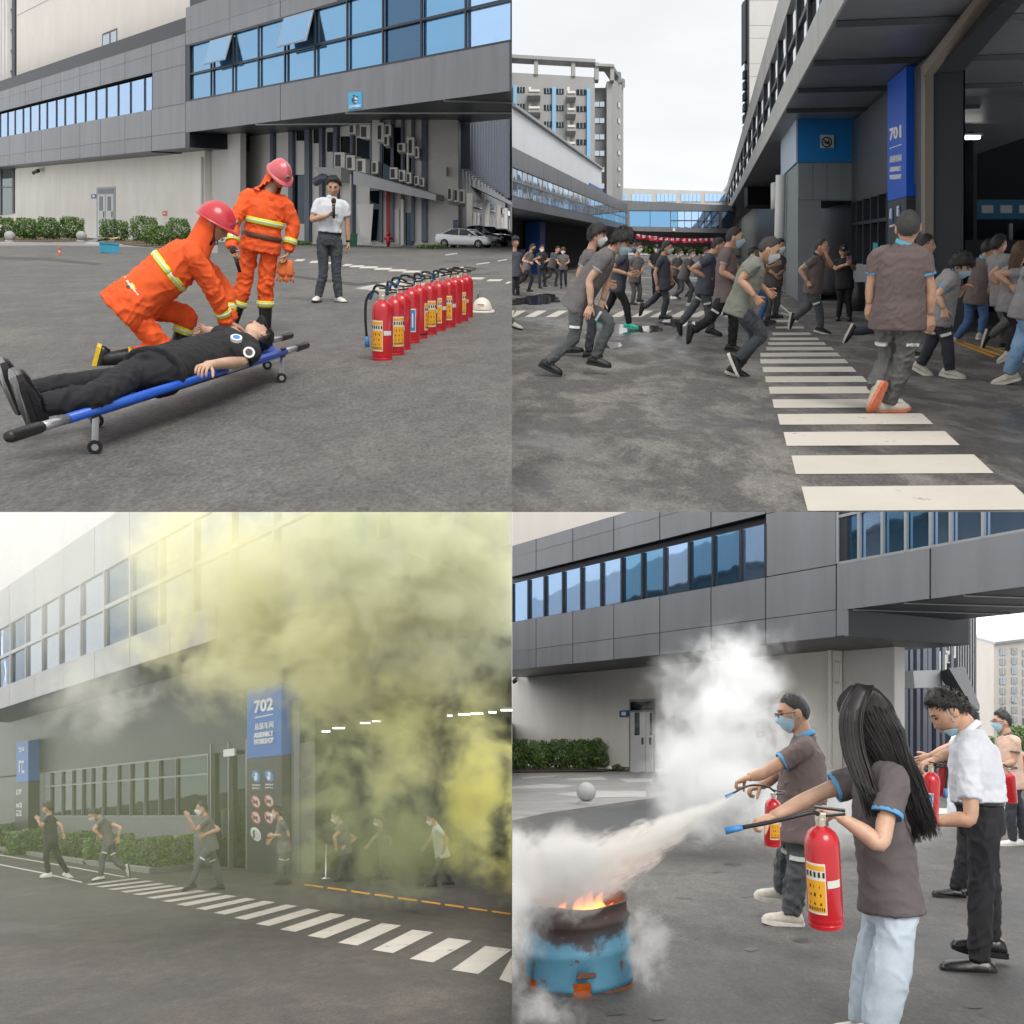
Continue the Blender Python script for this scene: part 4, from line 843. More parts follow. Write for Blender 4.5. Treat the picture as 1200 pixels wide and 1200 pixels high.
for x0, x1 in ((552, 564), (571, 580), (584, 590), (593, 597)):
    m = MB(); G3.slab(m, g3(x0, x1, 225, 238), 0, .05); m.build('window', MATS['glass_pale'], rb)
    m = MB(); G3.slab(m, g3(x0, x1, 246, 282), 0, .05); w_ = m.build('window', MATS['glass_green'], rb)
    for q in (.33, .66): xx = x0 + (x1 - x0) * q; m = MB(); G3.slab(m, g3(xx - .3, xx + .3, 246, 282), .05, .12); m.build('mullion', MATS['fin_white'], w_)
for x in (547, 568, 582, 591): m = MB(); G3.slab(m, g3(x, x + 1.2, 222, 290), 0, .3); m.build('column', MATS['wall_pale'], rb)
m = MB(); G2.slab(m, [(531, 258), (536, 258), (536, 272), (531, 272)], 0, .05); m.build('window', MATS['glass_dark'], rb)
for i in range(3): ac_unit(G2, 'white air conditioner, %s from the left of three above the parked cars' % ORD[i], 525.5 + i * 7, 531.5 + i * 7, 224 + i * 1.5, 240 + i * 1.5, .7, 'air conditioners above the parked cars')
m = MB(); m.tube([G1.pt(370, 213, 1.0), G1.pt(378, 208, 1.0), G1.pt(384, 208, 1.0)], [.25, .22, .1], 10); m.build('vent_hood', MATS['fin_blue'], gb)
m = MB(); c = TL.g(413, 289); M_ = TL.mtx(c) @ Matrix.Scale(.62, 4); m.add(np.array([(x * (.36 + .05 * z), y * (.3 + .05 * z), z) for z in (0, .95) for x, y in ((-1, -1), (1, -1), (1, 1), (-1, 1))]), [(3, 2, 1, 0), (4, 5, 6, 7), (0, 1, 5, 4), (1, 2, 6, 5), (2, 3, 7, 6), (3, 0, 4, 7)]); m.xf(M_); bn = m.build('wheeled_bin', MATS['plastic_green'], None); tag(bn, 'green wheeled rubbish bin behind the man in white', 'bin')
m = MB(); m.box((0, 0, .99), (.84, .72, .08)); m.xf(M_); m.build('lid', MATS['plastic_green'], bn)
m = MB(); c = TL.g(455, 289); M_ = TL.mtx(c) @ Matrix.Scale(.9, 4); m.tube([(0, 0, 0), (0, 0, .62)], .09, 10); m.ell((0, 0, .7), (.13, .13, .16)); m.tube([(-.25, 0, .45), (.25, 0, .45)], .07, 8); m.xf(M_); tag(m.build('fire_hydrant', MATS['red_paint'], None, True), 'red fire hydrant against the grey factory wall', 'hydrant')
# ---- ground markings and paving
def gsheet(name, yd, pts, mt, parent, up=.004): return sheet(name, [yd.g(x, y, up) for x, y in pts], mt, parent)
mat('paving', (.25, .245, .235), .75, var=.2, vscale=1.2, bump=.1, bscale=60); mat('paving_light', (.42, .41, .39), .75, var=.12, vscale=2)
pv_ = sheet('paved_forecourt', [TL.g(x, y, .004) for x, y in ((-60, 289), (60, 287.6), (170, 290), (255, 297), (255, 280), (110, 276), (-60, 274))], MATS['paving']); tag(pv_, kind='structure')
for q in (((-60, 283), (30, 282), (40, 284), (-60, 286)), ((45, 280), (85, 280), (100, 282), (50, 282.5)), ((104, 284), (150, 285.5), (140, 288), (98, 286)), ((-60, 277.5), (20, 277.2), (22, 278.6), (-60, 279.4)), ((180, 287), (240, 291), (235, 294), (175, 289.5))): gsheet('slab', TL, q, MATS['paving_light'], pv_, .008)
zz = lambda x, y: (340 + x / 4.615, 180 + y / 4.615)
for a, b, y in ((20, 85, 577), (100, 165, 586), (190, 240, 593), (280, 340, 603), (318, 404, 610), (372, 480, 616), (450, 555, 624), (528, 632, 632), (605, 712, 639), (688, 794, 648), (775, 876, 657), (866, 966, 666), (962, 1056, 676), (1060, 1153, 686), (1160, 1200, 699)):
    h = 5.2; x0, y0 = zz(a, y); x1, y1 = zz(b, y); sk = 4; q = ((x0, y0 + h / 2 * .45), (x1 - sk, y1 + h / 2 * .45), (x1, y1 - h / 2 * .45), (x0 + sk, y0 - h / 2 * .45)); q = [(min(x, 599.9), y_) for x, y_ in q]; gsheet('stripe', TL, q, MATS['zebra'], yardTL)
for a, b, y in ((838, 940, 620), (1008, 1078, 595), (1123, 1172, 578), (840, 905, 545)):
    x0, y0 = zz(a, y + 4); x1, y1 = zz(b, y - 5); gsheet('stripe', TL, ((x0, y0 + .5), (x1, y1 + .5), (x1, y1 - .5), (x0, y0 - .5)), MATS['zebra'], yardTL)
cp = gsheet('concrete_pad', TL, [zz(*p) for p in ((350, 730), (590, 684), (805, 712), (600, 760))], mat('pad', (.50, .46, .41), .8, var=.15, vscale=2, bump=.2, bscale=50), yardTL)
for k_ in range(1, 5):
    a = np.array(zz(350, 730)) * (1 - k_ / 5) + np.array(zz(600, 760)) * k_ / 5; b = np.array(zz(590, 684)) * (1 - k_ / 5) + np.array(zz(805, 712)) * k_ / 5; gsheet('joint', TL, [a, b, b + (0, .5), a + (0, .5)], MATS['concrete'], yardTL, .006)
mat('seal_dark', (.055, .053, .052), .6, var=.2, vscale=3)
for pts in (((-20, 300), (60, 302), (120, 309), (110, 310.5), (50, 305), (-20, 304)), ((340, 322), (420, 332), (440, 330), (450, 332), (416, 335), (338, 324))): gsheet('tar_patch', TL, pts, MATS['seal_dark'], yardTL)
# ---- kerb, shrubs, small things on the forecourt
mat('soil', (.12, .085, .055), .9, var=.4, vscale=8, bump=.6, bscale=30)
sheet_ = sheet('planting_bed', [TL.g(x, y, .03) for x, y in ((-60, 283), (60, 284), (98, 283), (110, 280.5), (-60, 276))], MATS['soil']); tag(sheet_, kind='structure')
sheet_ = sheet('planting_bed', [TL.g(x, y, .03) for x, y in ((120, 284), (165, 289), (190, 291), (230, 289), (240, 283), (150, 280.5))], MATS['soil']); tag(sheet_, kind='structure')
bush('shrub', 'shrub at the far left end of the hedge by the glass entrance', TL, (4, 281), 30, 26, 1.6, 2200, seed=1, leaf=1.35, group='hedge along the white wall')
bush('shrub', 'shrub with brownish lower leaves second in the left hedge', TL, (31, 281.3), 28, 25, 1.6, 2200, seed=2, leaf=1.35, group='hedge along the white wall')
bush('shrub', 'shrub in the middle of the left hedge above the first ball', TL, (57, 281.6), 27, 26, 1.6, 2200, seed=3, leaf=1.35, group='hedge along the white wall')
bush('shrub', 'rounded shrub at the right end of the left hedge', TL, (85, 281.8), 27, 27, 1.6, 2400, seed=4, leaf=1.35, group='hedge along the white wall')
bush('shrub', 'single round shrub right of the white door, above the blue box', TL, (134, 283), 33, 25, 1.6, 2200, seed=5, leaf=1.35)
bush('shrub', 'large shrub between the round shrub and the kneeling rescuer', TL, (169, 285.5), 32, 31, 1.6, 2200, seed=6, leaf=1.35)
bush('shrub', 'low spreading shrub in front of the right bed', TL, (184, 288.5), 30, 24, 1.6, 2000, seed=7, leaf=1.35)
bush('shrub', 'shrub half hidden by the kneeling rescuer red helmet', TL, (209, 286.5), 28, 30, 1.6, 2000, seed=8, leaf=1.35)
bush('ground_plant', 'low planting strip at the foot of the grey wall right of the bin', TL, (505, 291), 36, 4, 1.6, 700, cat='plant', seed=9, leaf=1.35); bush('ground_plant', 'low planting strip behind the standing rescuer', TL, (348, 287), 34, 5, 1.6, 600, cat='plant', seed=10, leaf=1.35)
for x, lb in ((11.5, 'grey stone ball bollard at the left edge of the forecourt'), (95.5, 'grey stone ball bollard nearest to the blue box')):
    c = TL.g(x, 283.6); M_ = TL.mtx(c) @ Matrix.Scale(1.55, 4); t_ = thing('ball_bollard', lb, 'bollard', c, 'stone balls in front of the hedge')
    m = MB(); m.ell((0, 0, .25), (.215, .215, .20), nu=24, nv=16); m.xf(M_); m.build('ball', MATS['granite'], t_, True); m = MB(); m.lathe([(.19, 0), (.19, .05), (.15, .08)], 20, M_); m.build('base', MATS['granite'], t_)
c = TL.g(128, 296.5); M_ = TL.mtx(c) @ Matrix.Scale(1.15, 4); t_ = thing('utility_box', 'blue plastic box with cardboard scraps on top, beside the balls', 'box', c)
m = MB(); m.box((0, 0, .16), (.62, .4, .30)); m.xf(M_); m.build('tub', mat('tub_blue', (.05, .33, .50), .45, var=.1), t_)
m = MB(); m.box((0, 0, .32), (.66, .44, .035)); m.xf(M_); m.build('rim', MATS['tub_blue'], t_)
mat('cardboard', (.42, .31, .19), .8, var=.15)
for i in range(4):
    m = MB(); rr = RNG.uniform(-1, 1, 3); m.box((rr[0] * .18, rr[1] * .1, .40 + i * .03), (.42, .28, .012), Euler((rr[0] * .35, rr[1] * .35, rr[2])).to_matrix()); m.xf(M_); m.build('cardboard_scrap', MATS['cardboard'], t_)
for i in (-1, 1): m = MB(); m.lathe([(.05, 0), (.05, .04)], 12, M_ @ Matrix.Translation((i * .22, -.12, .0))); m.build('castor', MATS['black_plastic'], t_)
c = TL.g(69.7, 299.5); M_ = TL.mtx(c) @ Matrix.Scale(.95, 4); t_ = thing('warning_post', 'tiny orange and white warning post standing alone on the asphalt', 'post', c)
m = MB(); m.lathe([(.09, 0), (.09, .03), (.035, .04), (.033, .30), (.02, .33)], 12, M_); m.build('post', mat('post_orange', (.65, .12, .03), .5), t_); m = MB(); m.lathe([(.037, .12), (.037, .18)], 12, M_); m.build('band', MATS['white_print'], t_)
# ---- fire extinguishers
def arc_patch(mb, r, a0, a1, z0, z1, n=10, th=.002):
    a = np.linspace(a0, a1, n); v = []
    for rr in (r, r + th):
        for z in (z0, z1): v += [(rr * math.cos(q), rr * math.sin(q), z) for q in a]
    f = []
    for i in range(n - 1):
        f += [(2 * n + i, 2 * n + i + 1, 3 * n + i + 1, 3 * n + i), (n + i, 3 * n + i, 3 * n + i + 1, n + i + 1), (i, i + 1, 2 * n + i + 1, 2 * n + i)]
    f += [(0, 2 * n, 3 * n, n), (n - 1, 2 * n - 1, 4 * n - 1, 3 * n - 1)]
    return mb.add(v, f)
mat('label_yellow', (.80, .38, .02), .45, var=.05); mat('label_white', (.72, .68, .58), .5); mat('label_blue', (.05, .22, .55), .45); mat('label_black', (.02, .02, .02), .5); mat('brass', (.62, .55, .45), .35, metal=.8); mat('hose_black', (.012, .012, .013), .4); mat('nozzle_blue', (.05, .22, .50), .4); mat('label_orange', (.75, .22, .03), .5); mat('gauge_face', (.65, .65, .6), .3)
def extinguisher(M, label, group=None, style='yellow', laz=-90, hose=True, seed=0, hose_az=180, hose_pts=None, cat='fire extinguisher'):
    """red dry-powder bottle, local z up, 0.56 m tall with valve"""
    loc = np.array(M.translation); t = thing('fire_extinguisher', label, cat, loc, group)
    def put(mb, name, mt, par, smooth=False): mb.xf(M); return mb.build(name, MATS[mt], par, smooth)
    m = MB(); m.lathe([(.074, 0), (.080, .008), (.082, .02), (.082, .39), (.078, .415), (.066, .440), (.046, .458), (.026, .468), (.022, .48)], 28)
    cy = put(m, 'cylinder', 'red_paint', t, True)
    m = MB(); m.lathe([(.0835, .0), (.0835, .018), (.080, .022)], 28); put(m, 'foot_ring', 'red_paint', t)
    m = MB(); m.lathe([(.024, .470), (.024, .505), (.018, .51), (.018, .525)], 14); m.box((.0, 0, .515), (.05, .03, .03)); va = put(m, 'valve', 'brass', t)
    la = math.radians(hose_az); u = np.array([math.cos(la), math.sin(la), 0])
    Rz = Matrix.Rotation(la, 3, 'Z')
    m = MB(); m.box(tuple(-u * .05 + np.array([0, 0, .525])), (.13, .022, .012), Rz @ Euler((0, .12, 0)).to_matrix()); put(m, 'handle', 'black_plastic', t)
    m = MB(); m.box(tuple(-u * .045 + np.array([0, 0, .555])), (.14, .024, .010), Rz @ Euler((0, -.10, 0)).to_matrix()); put(m, 'lever', 'black_plastic', t)
    m = MB(); m.tube([(0, 0, .50), tuple(np.array([u[1], -u[0], 0]) * .035 + np.array([0, 0, .50]))], .018, 12); put(m, 'gauge', 'gauge_face', t)
    if hose:
        hp_ = hose_pts or [u * .02 + [0, 0, .515], u * .07 + [0, 0, .535], u * .125 + [0, 0, .47], u * .135 + [0, 0, .33], u * .125 + [0, 0, .17]]
        m = MB(); m.tube(hp_, .0105, 10, samples=22); ho = put(m, 'hose', 'hose_black', t, True)
        e0, e1 = np.array(hp_[-1], float), np.array(hp_[-1], float) - np.array(hp_[-2], float); e1 = nrm(e1); m = MB(); m.tube([e0 - e1 * .01, e0 + e1 * .03, e0 + e1 * .075], [.014, .016, .019], 12); put(m, 'nozzle', 'nozzle_blue', ho, True)
    a = math.radians(laz); hw = .62
    if style in ('yellow', 'band'):
        m = MB(); arc_patch(m, .0825, a - hw, a + hw, .075, .315); lb = put(m, 'label', 'label_white', t)
        m = MB(); arc_patch(m, .0835, a - hw * .92, a + hw * .92, .085, .235); put(m, 'label_field', 'label_yellow', lb)
        m = MB(); arc_patch(m, .0835, a - hw * .92, a + hw * .92, .282, .305); put(m, 'label_field', 'label_yellow', lb)
        m = MB(); r = np.random.default_rng(seed)
        for i in range(5): q = a - hw * .8 + i * hw * .4; arc_patch(m, .0845, q - .045, q + .075, .250, .275, 4)
        for z in (.205, .165, .125):
            for i in range(3): q = a - hw * .6 + i * hw * .5 + r.uniform(-.05, .05); arc_patch(m, .0845, q, q + r.uniform(.03, .1), z - .006, z + r.uniform(.004, .012), 3)
        for i in range(9): q = a - hw * .8 + i * hw * .19; arc_patch(m, .0845, q, q + .05, .092, .108, 3)
        put(m, 'print', 'label_black', lb)
        m = MB(); arc_patch(m, .0832, a + hw + .08, a + hw + .9, .20, .235); put(m, 'band_label', 'gauge_face', t)
    elif style == 'blue':
        m = MB(); arc_patch(m, .0825, a - .7, a + .7, .10, .30); lb = put(m, 'label', 'label_white', t)
        m = MB(); arc_patch(m, .0835, a - .12, a + .62, .11, .29); put(m, 'label_field', 'label_blue', lb)
        m = MB(); arc_patch(m, .0845, a - .05, a + .1, .18, .24); arc_patch(m, .0845, a + .25, a + .4, .14, .26); put(m, 'print', 'label_white', lb)
    m = MB(); arc_patch(m, .0822, 0, 2 * math.pi, .035, .045, 28); put(m, 'base_band', 'black_plastic' if style == 'band' else 'red_paint', t)
    return t
row = [(448, 421.5, 'yellow', -115), (461.5, 415.5, 'yellow', -70), (470.5, 409, 'none', -60), (480.5, 401.5, 'blue', -100), (491, 396, 'band', -30), (501.5, 391.5, 'yellow', -60), (513.5, 387, 'yellow', -105), (524.5, 383, 'yellow', -90), (532, 378.5, 'none', -90), (540.5, 376, 'yellow', -75), (546, 371.5, 'none', -90)]
words = ['nearest red extinguisher of the row, black hose hanging at its left', 'second red extinguisher of the row, yellow label partly hidden', 'third red extinguisher of the row, plain side turned out', 'red extinguisher of the row with a blue and white label', 'fifth red extinguisher of the row, right after the blue label', 'sixth red extinguisher of the row, narrow yellow label showing', 'seventh red extinguisher of the row, broad yellow label facing front', 'eighth red extinguisher of the row, third from its far plain end', 'ninth red extinguisher of the row, plain red side showing', 'next to last red extinguisher at the far end of the row', 'farthest red extinguisher of the row beside the white helmet']
for i, ((x, y, st, la), wd) in enumerate(zip(row, words)):
    x += (0, .6, -.5, .4, -.4, .7, -.3, .2, .5, -.4, 0)[i]; c = TL.g(x, y); k_ = (24.5 - i * .75) / 24.0 * (24.0 / ((y - TL.hy) / TL.H)) / .164
    extinguisher(TL.mtx(c, math.radians((-8, 9, -20, 4, 14, -12, 6, -5, 11, -9, 3)[i])) @ Matrix.Scale(k_ * .98, 4), wd, 'row of red extinguishers on the asphalt', st, la, True, i, 178 if i == 0 else 150 + (i * 37) % 60, None if i == 0 else [(-.02, 0, .515), (-.08, .0, .55), (-.14, .06, .55), (-.16, .10, .50)])
# ---- white helmet and nozzle lying at the end of the row
c = TL.g(565, 366.5); M_ = TL.mtx(c, .3) @ Matrix.Scale(.98, 4); t_ = thing('white_helmet', 'white helmet with neck curtain lying on the asphalt behind the extinguishers', 'helmet', c)
m = MB(); D, F = sph_dirs(28, 18); ok = D[:, 2] > -.05; m.add(D * np.array([.125, .15, .16]) + [0, 0, .03], [f for f in F if all(ok[i] for i in f)]); m.xf(M_); mat('helmet_white', (.70, .66, .58), .45, var=.08, vscale=8); m.build('shell', MATS['helmet_white'], t_, True)
m = MB(); q = np.linspace(0, 2 * np.pi, 30, endpoint=False); m.prism([(.165 * math.cos(a), .19 * math.sin(a), .0) for a in q], [(.15 * math.cos(a), .175 * math.sin(a), .035) for a in q]); m.xf(M_); m.build('brim', MATS['helmet_white'], t_, True)
m = MB(); m.box((-.06, -.13, .11), (.09, .006, .012), Euler((.3, 0, -.4)).to_matrix()); m.xf(M_); m.build('mark', MATS['label_orange'], t_)
c = TL.g(553, 366); M_ = TL.mtx(c) @ Matrix.Scale(1.0, 4); m = MB(); m.tube([(-.05, 0, .025), (.02, 0, .05), (.06, 0, .14), (.085, 0, .25)], [.05, .042, .02, .008], 12, samples=10); m.tube([(-.09, -.02, .02), (.04, -.03, .018)], .022, 10); m.xf(M_); tag(m.build('hose_nozzle', mat('nozzle_grey', (.16, .16, .15), .35, metal=.6), None, True), 'dark metal hose nozzle propped beside the white helmet', 'nozzle')
# ---- stretcher
HB = .215
def hp3(yd, px, py, h): Y = FPX * (yd.H - h) / (py - yd.hy); return yd.at(px, py, Y)
A0, B0 = hp3(TL, 9, 512.5, HB), hp3(TL, 360, 404, HB); A1, B1 = hp3(TL, 40, 450, HB), hp3(TL, 268, 392, HB)
ax = nrm(B0 - A0); wv = nrm(A1 - A0) * .72; LT = np.linalg.norm(B0 - A0)
st = thing('stretcher', 'blue folding stretcher with wheels carrying the man in black', 'stretcher', TL.g(180, 470)); up_ = TL.frame(A0)[2]
mat('stretcher_blue', (.015, .10, .52), .35, var=.08); mat('alu', (.50, .51, .53), .3, metal=.8); mat('canvas_blue', (.02, .07, .35), .7, bump=.2, bscale=200)
for o in (np.zeros(3), wv):
    P0, P1 = A0 + o, B0 + o
    m = MB(); m.tube([P0 + ax * .42, P1 - ax * .42], .0235, 14); m.build('pole', MATS['stretcher_blue'], st, True)
    for p, s in ((P0, 1), (P1, -1)):
        m = MB(); m.tube([p + ax * s * .2, p + ax * s * .44], .0215, 14); m.build('pole_end', MATS['alu'], st, True)
        m = MB(); m.tube([p, p + ax * s * .02, p + ax * s * .21, p + ax * s * .23], [.021, .0265, .0265, .023], 14); m.build('grip', MATS['hose_black'], st, True)
    m = MB(); m.tube([P0 + ax * LT * .60, P0 + ax * LT * .69], .025, 14); m.build('joint_sleeve', MATS['alu'], st, True)
    for fr in (.19, .865):
        c = P0 + ax * LT * fr; g0 = c - up_ * (HB - .005); m = MB()
        m.tube([c - up_ * .02, c - up_ * (HB - .05)], .017, 10, flat=.6); lg = m.build('leg', MATS['alu'], st)
        m = MB(); m.box(tuple(c), (.07, .07, .06), Matrix(((ax[0], wv[0] / .72, up_[0]), (ax[1], wv[1] / .72, up_[1]), (ax[2], wv[2] / .72, up_[2])))); m.build('clamp', MATS['hose_black'], lg)
        wd = nrm(wv); m = MB(); m.tube([c - up_ * (HB - .04) - wd * .014, c - up_ * (HB - .04) + wd * .014], .034, 18); m.build('wheel', MATS['hose_black'], lg)
        m = MB(); m.tube([c - up_ * (HB - .04) - wd * .019, c - up_ * (HB - .04) + wd * .019], .016, 12); m.build('hub', MATS['alu'], lg)
m = MB(); rows = []
for i in range(15):
    f_ = .17 + .72 * i / 14
    for j in range(7): v_ = j / 6; rows.append(A0 + ax * LT * f_ + wv * v_ - up_ * (.03 + .045 * math.sin(math.pi * v_)))
m.add(rows, [(i * 7 + j, i * 7 + j + 1, (i + 1) * 7 + j + 1, (i + 1) * 7 + j) for i in range(14) for j in range(6)]); m.build('canvas', MATS['canvas_blue'], st, True)
# ---- people of the drill
H_ = lambda x, y, h: ('h', x, y, h)
lie = person(TL, 'person in black uniform and cap lying on the blue stretcher', (170, 468),
    dict(hd=H_(302, 393, .29), nk=H_(286, 404, .29), pv=H_(180, 436, .28), sr=H_(295, 413, .28), er=H_(284, 424, .23), wr=H_(243, 428, .31), hr=H_(222, 436, .31), sl=H_(270, 394, .30), el=H_(252, 390, .28), wl=H_(238, 386, .26), kr=H_(112, 464, .28), kl=H_(120, 446, .28), ar=H_(50, 474, .27), al=H_(32, 458, .27)),
    0, fv=(.0, .0, 1), hd=(.75, .6, 0), face=90, pitch=66, k=.93, shirt='duty', pants='pant_black', shoe='leather', sole='rubber', hair='short', hands=(35, 20), fine=True, cap=None, hs=1.0,
    feet=((-.30, -.15, 1), (-.35, -.1, 1)), palm=((0, 0, -1), None), trim=None, collar='trim_black', hem=.02, eyes=True, skin=2, foot=1.1, sleeve=.8, girth=1.0, loose=1.02)
I = lie; cap_geo(I, 'cap')
def patch(I, c, n, r, mt, name, sub=None):
    """round sewn badge"""
    n = nrm(n); x = nrm(np.cross(n, [.2, .3, .9])); y = np.cross(n, x); m = MB(); v = [c + (x * math.cos(q) + y * math.sin(q)) * r for q in np.linspace(0, 2 * math.pi, 18, endpoint=False)]
    m.prism([p - n * .015 for p in v], [p + n * .006 for p in v]); o = m.build(name, MATS[mt], I['t'])
    if sub:
        m = MB(); m.prism([c + (p - c) * .62 + n * .004 for p in v], [c + (p - c) * .62 + n * .009 for p in v]); m.build('emblem', MATS[sub], o)
    return o
toC = lambda p: nrm(-np.asarray(p))
c = I['el']['r'] * .4 + I['sh']['r'] * .6; patch(I, c + (-I['B'] * .055 + I['U'] * .03), -I['B'] + I['U'] * .5, .036, 'white_print', 'arm_badge', 'label_black'); patch(I, hp3(TL, 277, 396, .405), I['U'] - I['B'] * .5, .034, 'white_print', 'chest_badge', 'label_blue')
def band(I, c, axis, side, rx, ry, name='reflective_band', w=.03):
    axis = nrm(axis); sd = nrm(side - axis * np.dot(side, axis)); y = np.cross(axis, sd); o = None
    for off, ww, mt, g in ((0, w, 'tape_yellow', 0), (0, w * .36, 'tape_silver', .003)):
        m = MB(); ring = [c + sd * math.cos(q) * (rx + g) + y * math.sin(q) * (ry + g) for q in np.linspace(0, 2 * math.pi, 33)]; m.tube(ring, [(ww, .006)] * 33, 8, side=axis); o2 = m.build(name if o is None else 'silver_strip', MATS[mt], I['t'] if o is None else o, True); o = o or o2
    return o
mat('tape_yellow', (.62, .72, .04), .5); mat('tape_silver', (.62, .63, .60), .35); mat('helmet_red', (.55, .035, .05), .30, coat=.3, var=.05); mat('helmet_pink', (.62, .12, .14), .32, coat=.3, var=.05); mat('glove_orange', (.75, .18, .05), .7, var=.2, vscale=12); mat('belt_brown', (.10, .035, .02), .5)
def boots(I, s, yellow=True):
    a, k = I['an'][s], I['kn'][s]; d = nrm(k - a); m = MB(); m.tube([a - d * .03, a + d * .10, a + d * .17, a + d * .18], [.058, .064, .068, .066], 18, samples=10); o = m.build('boot_shaft', MATS['shoe_rubber'], I['t'], True)
    if yellow: m = MB(); m.tube([a + d * .165, a + d * .19], [.071, .071], 18); m.build('boot_rim', MATS['shoe_yellow'], o, True)
def suit_extras(I, torso=((.22), (.62)), arms=('r', 'l'), legs=('r', 'l'), tilt=0.0, gg=1.0):
    for f_ in torso: band(I, I['pv'] * (1 - f_) + I['nk'] * f_, I['ut'] + I['ft'] * tilt, I['rt'], .192 * gg, .156 * gg)
    for s in arms: e, w_ = I['el'][s], I['wr'][s]; band(I, e * .42 + w_ * .58, w_ - e, I['ut'], .063, .063)
    for s in legs: e, w_ = I['kn'][s], I['an'][s]; band(I, e * .54 + w_ * .46, w_ - e, I['rt'], .080, .080)
    m = MB(); n0, h0 = I['nk'], I['HC']; d = nrm(h0 - n0)                       # neck curtain under the helmet
    m.tube([n0 - d * .05 + I['ft'] * .01, n0 + d * .03, h0 - d * .03 - I['hf'] * .02, h0 + d * .03 - I['hf'] * .02], [(.135, .115), (.10, .10), (.096, .098), (.098, .10)], 22, side=I['rt'], samples=12, cap=False)
    P_, F_ = m.arr(), m.f; cen = lambda f: sum(P_[i] for i in f) / len(f)
    keep = [f for f in F_ if np.dot(cen(f) - h0, I['hf']) < .055 or np.dot(cen(f) - h0, I['hu']) < -.13]
    mesh('neck_curtain', P_, keep, MATS['shirt_orange'], I['t'], True)
    for s in 'rl': boots(I, s)
    m = MB(); q0 = I['pv'] + I['ut'] * .09; ring = [q0 + I['rt'] * math.cos(q) * .192 * gg + I['ft'] * math.sin(q) * .158 * gg for q in np.linspace(0, 2 * math.pi, 29)]; m.tube(ring, [(.026, .007)] * 29, 8, side=I['ut']); m.build('belt', MATS['belt_brown'], I['t'], True)
knl = person(TL, 'kneeling rescuer in orange fire suit and red helmet pressing the patient chest', (165, 424),
    dict(hd=(251, 263), nk=(233, 287), pv=(153, 358), er=(252, 343, -.12), wr=(267, 382, -.02), hr=(290, 394, .0), el=(262, 337, .2), wl=(271, 379, .08), hl=(294, 391, .08), kr=(191, 412, -.10), ar=(126, 421, -.10), kl=(220, 370, .20), al=(207, 406, .20)),
    0, face=-18, pitch=-24, k=1.10, shirt='orange', pants='pant_orange', sleeve=1.2, shoe='rubber', sole='yellow', hair='none', hands=(18, 18), palm=((0, 0, -1), (0, 0, -1)), fine=True, cap='helmet_red', loose=1.15, hem=.10, shirt_amp=.008, pants_amp=.010, hs=1.02,
    feet=((-.25, 0, -1), (1, -.3, -.1)), girth=1.22, roll=0, eyes=True, skin=1, leg_end=.5)
suit_extras(knl, (.15, .56), ('r', 'l'), ('l',), .1, 1.16)
std = person(TL, 'standing rescuer in orange fire suit and pink red helmet holding a microphone', (297, 390),
    dict(hd=(327, 205), nk=(314, 226), pv=(305, 288), er=(273, 262, -.12), wr=(272, 294, -.28), hr=(276, 304, -.34), el=(344, 264, -.02), wl=(337, 297, -.08), hl=(331, 312, -.1), kr=(285, 338), ar=(273, 376), kl=(311, 335), al=(311, 380)),
    -100, face=-60, pitch=-40, k=1.0, shirt='orange', pants='pant_orange', sleeve=1.2, shoe='rubber', sole='rubber', hair='none', hands=(75, 40), fine=True, cap='helmet_pink', loose=1.2, hem=.06, shirt_amp=.008, pants_amp=.010, hs=1.0, girth=1.05, skin=1, leg_end=.52)
suit_extras(std, (.45,), ('r', 'l'), ('r', 'l'))
def microphone(label, a, b, k=1.0):
    a, b = np.asarray(a), np.asarray(b); d = nrm(b - a); l = np.linalg.norm(b - a); t = thing('microphone', label, 'microphone', a); m = MB(); m.tube([a, a + d * l * .7], [.013 * k, .018 * k], 12); m.build('grip', MATS['black_plastic'], t, True)
    m = MB(); m.tube([a + d * l * .66, a + d * l * .72], [.021 * k, .021 * k], 12); m.build('ring', MATS['label_orange'], t, True)
    m = MB(); m.ell(tuple(a + d * l * .84), (.027 * k, .027 * k, .034 * k)); m.build('head', mat('mic_mesh', (.02, .02, .022), .7, bump=.5, bscale=400), t, True)
microphone('black microphone in the standing rescuer right hand, pointing down', std['P']('wr') + (std['P']('hr') - std['P']('wr')) * .7 + std['R'] * .05 - std['U'] * .14, std['P']('wr') + std['U'] * .05 - std['B'] * .06, 1.2)
m = MB(); w_ = std['wr']['l'] - std['U'] * .12; g_t = thing('work_gloves', 'pair of crumpled orange gloves in the standing rescuer left hand', 'gloves', w_)
for s in (-1, 1):
    m = MB(); b_ = w_ + std['R'] * (-.02 + s * .035); m.tube([b_ + std['U'] * .06, b_ - std['U'] * .02, b_ - std['U'] * .10], [(.03, .02), (.045, .025), (.04, .018)], 10, samples=6)
    for q in range(4): e_ = b_ - std['U'] * .09 + std['R'] * (q - 1.5) * .019; m.tube([e_, e_ - std['U'] * (.06 + .01 * (q % 2)) + std['R'] * (q - 1.5) * .012], [.011, .008], 7)
    e_ = b_ - std['U'] * .02; m.tube([e_, e_ + std['R'] * s * .06 - std['U'] * .05], [.012, .009], 7); m.build('glove', MATS['glove_orange'], g_t, True)
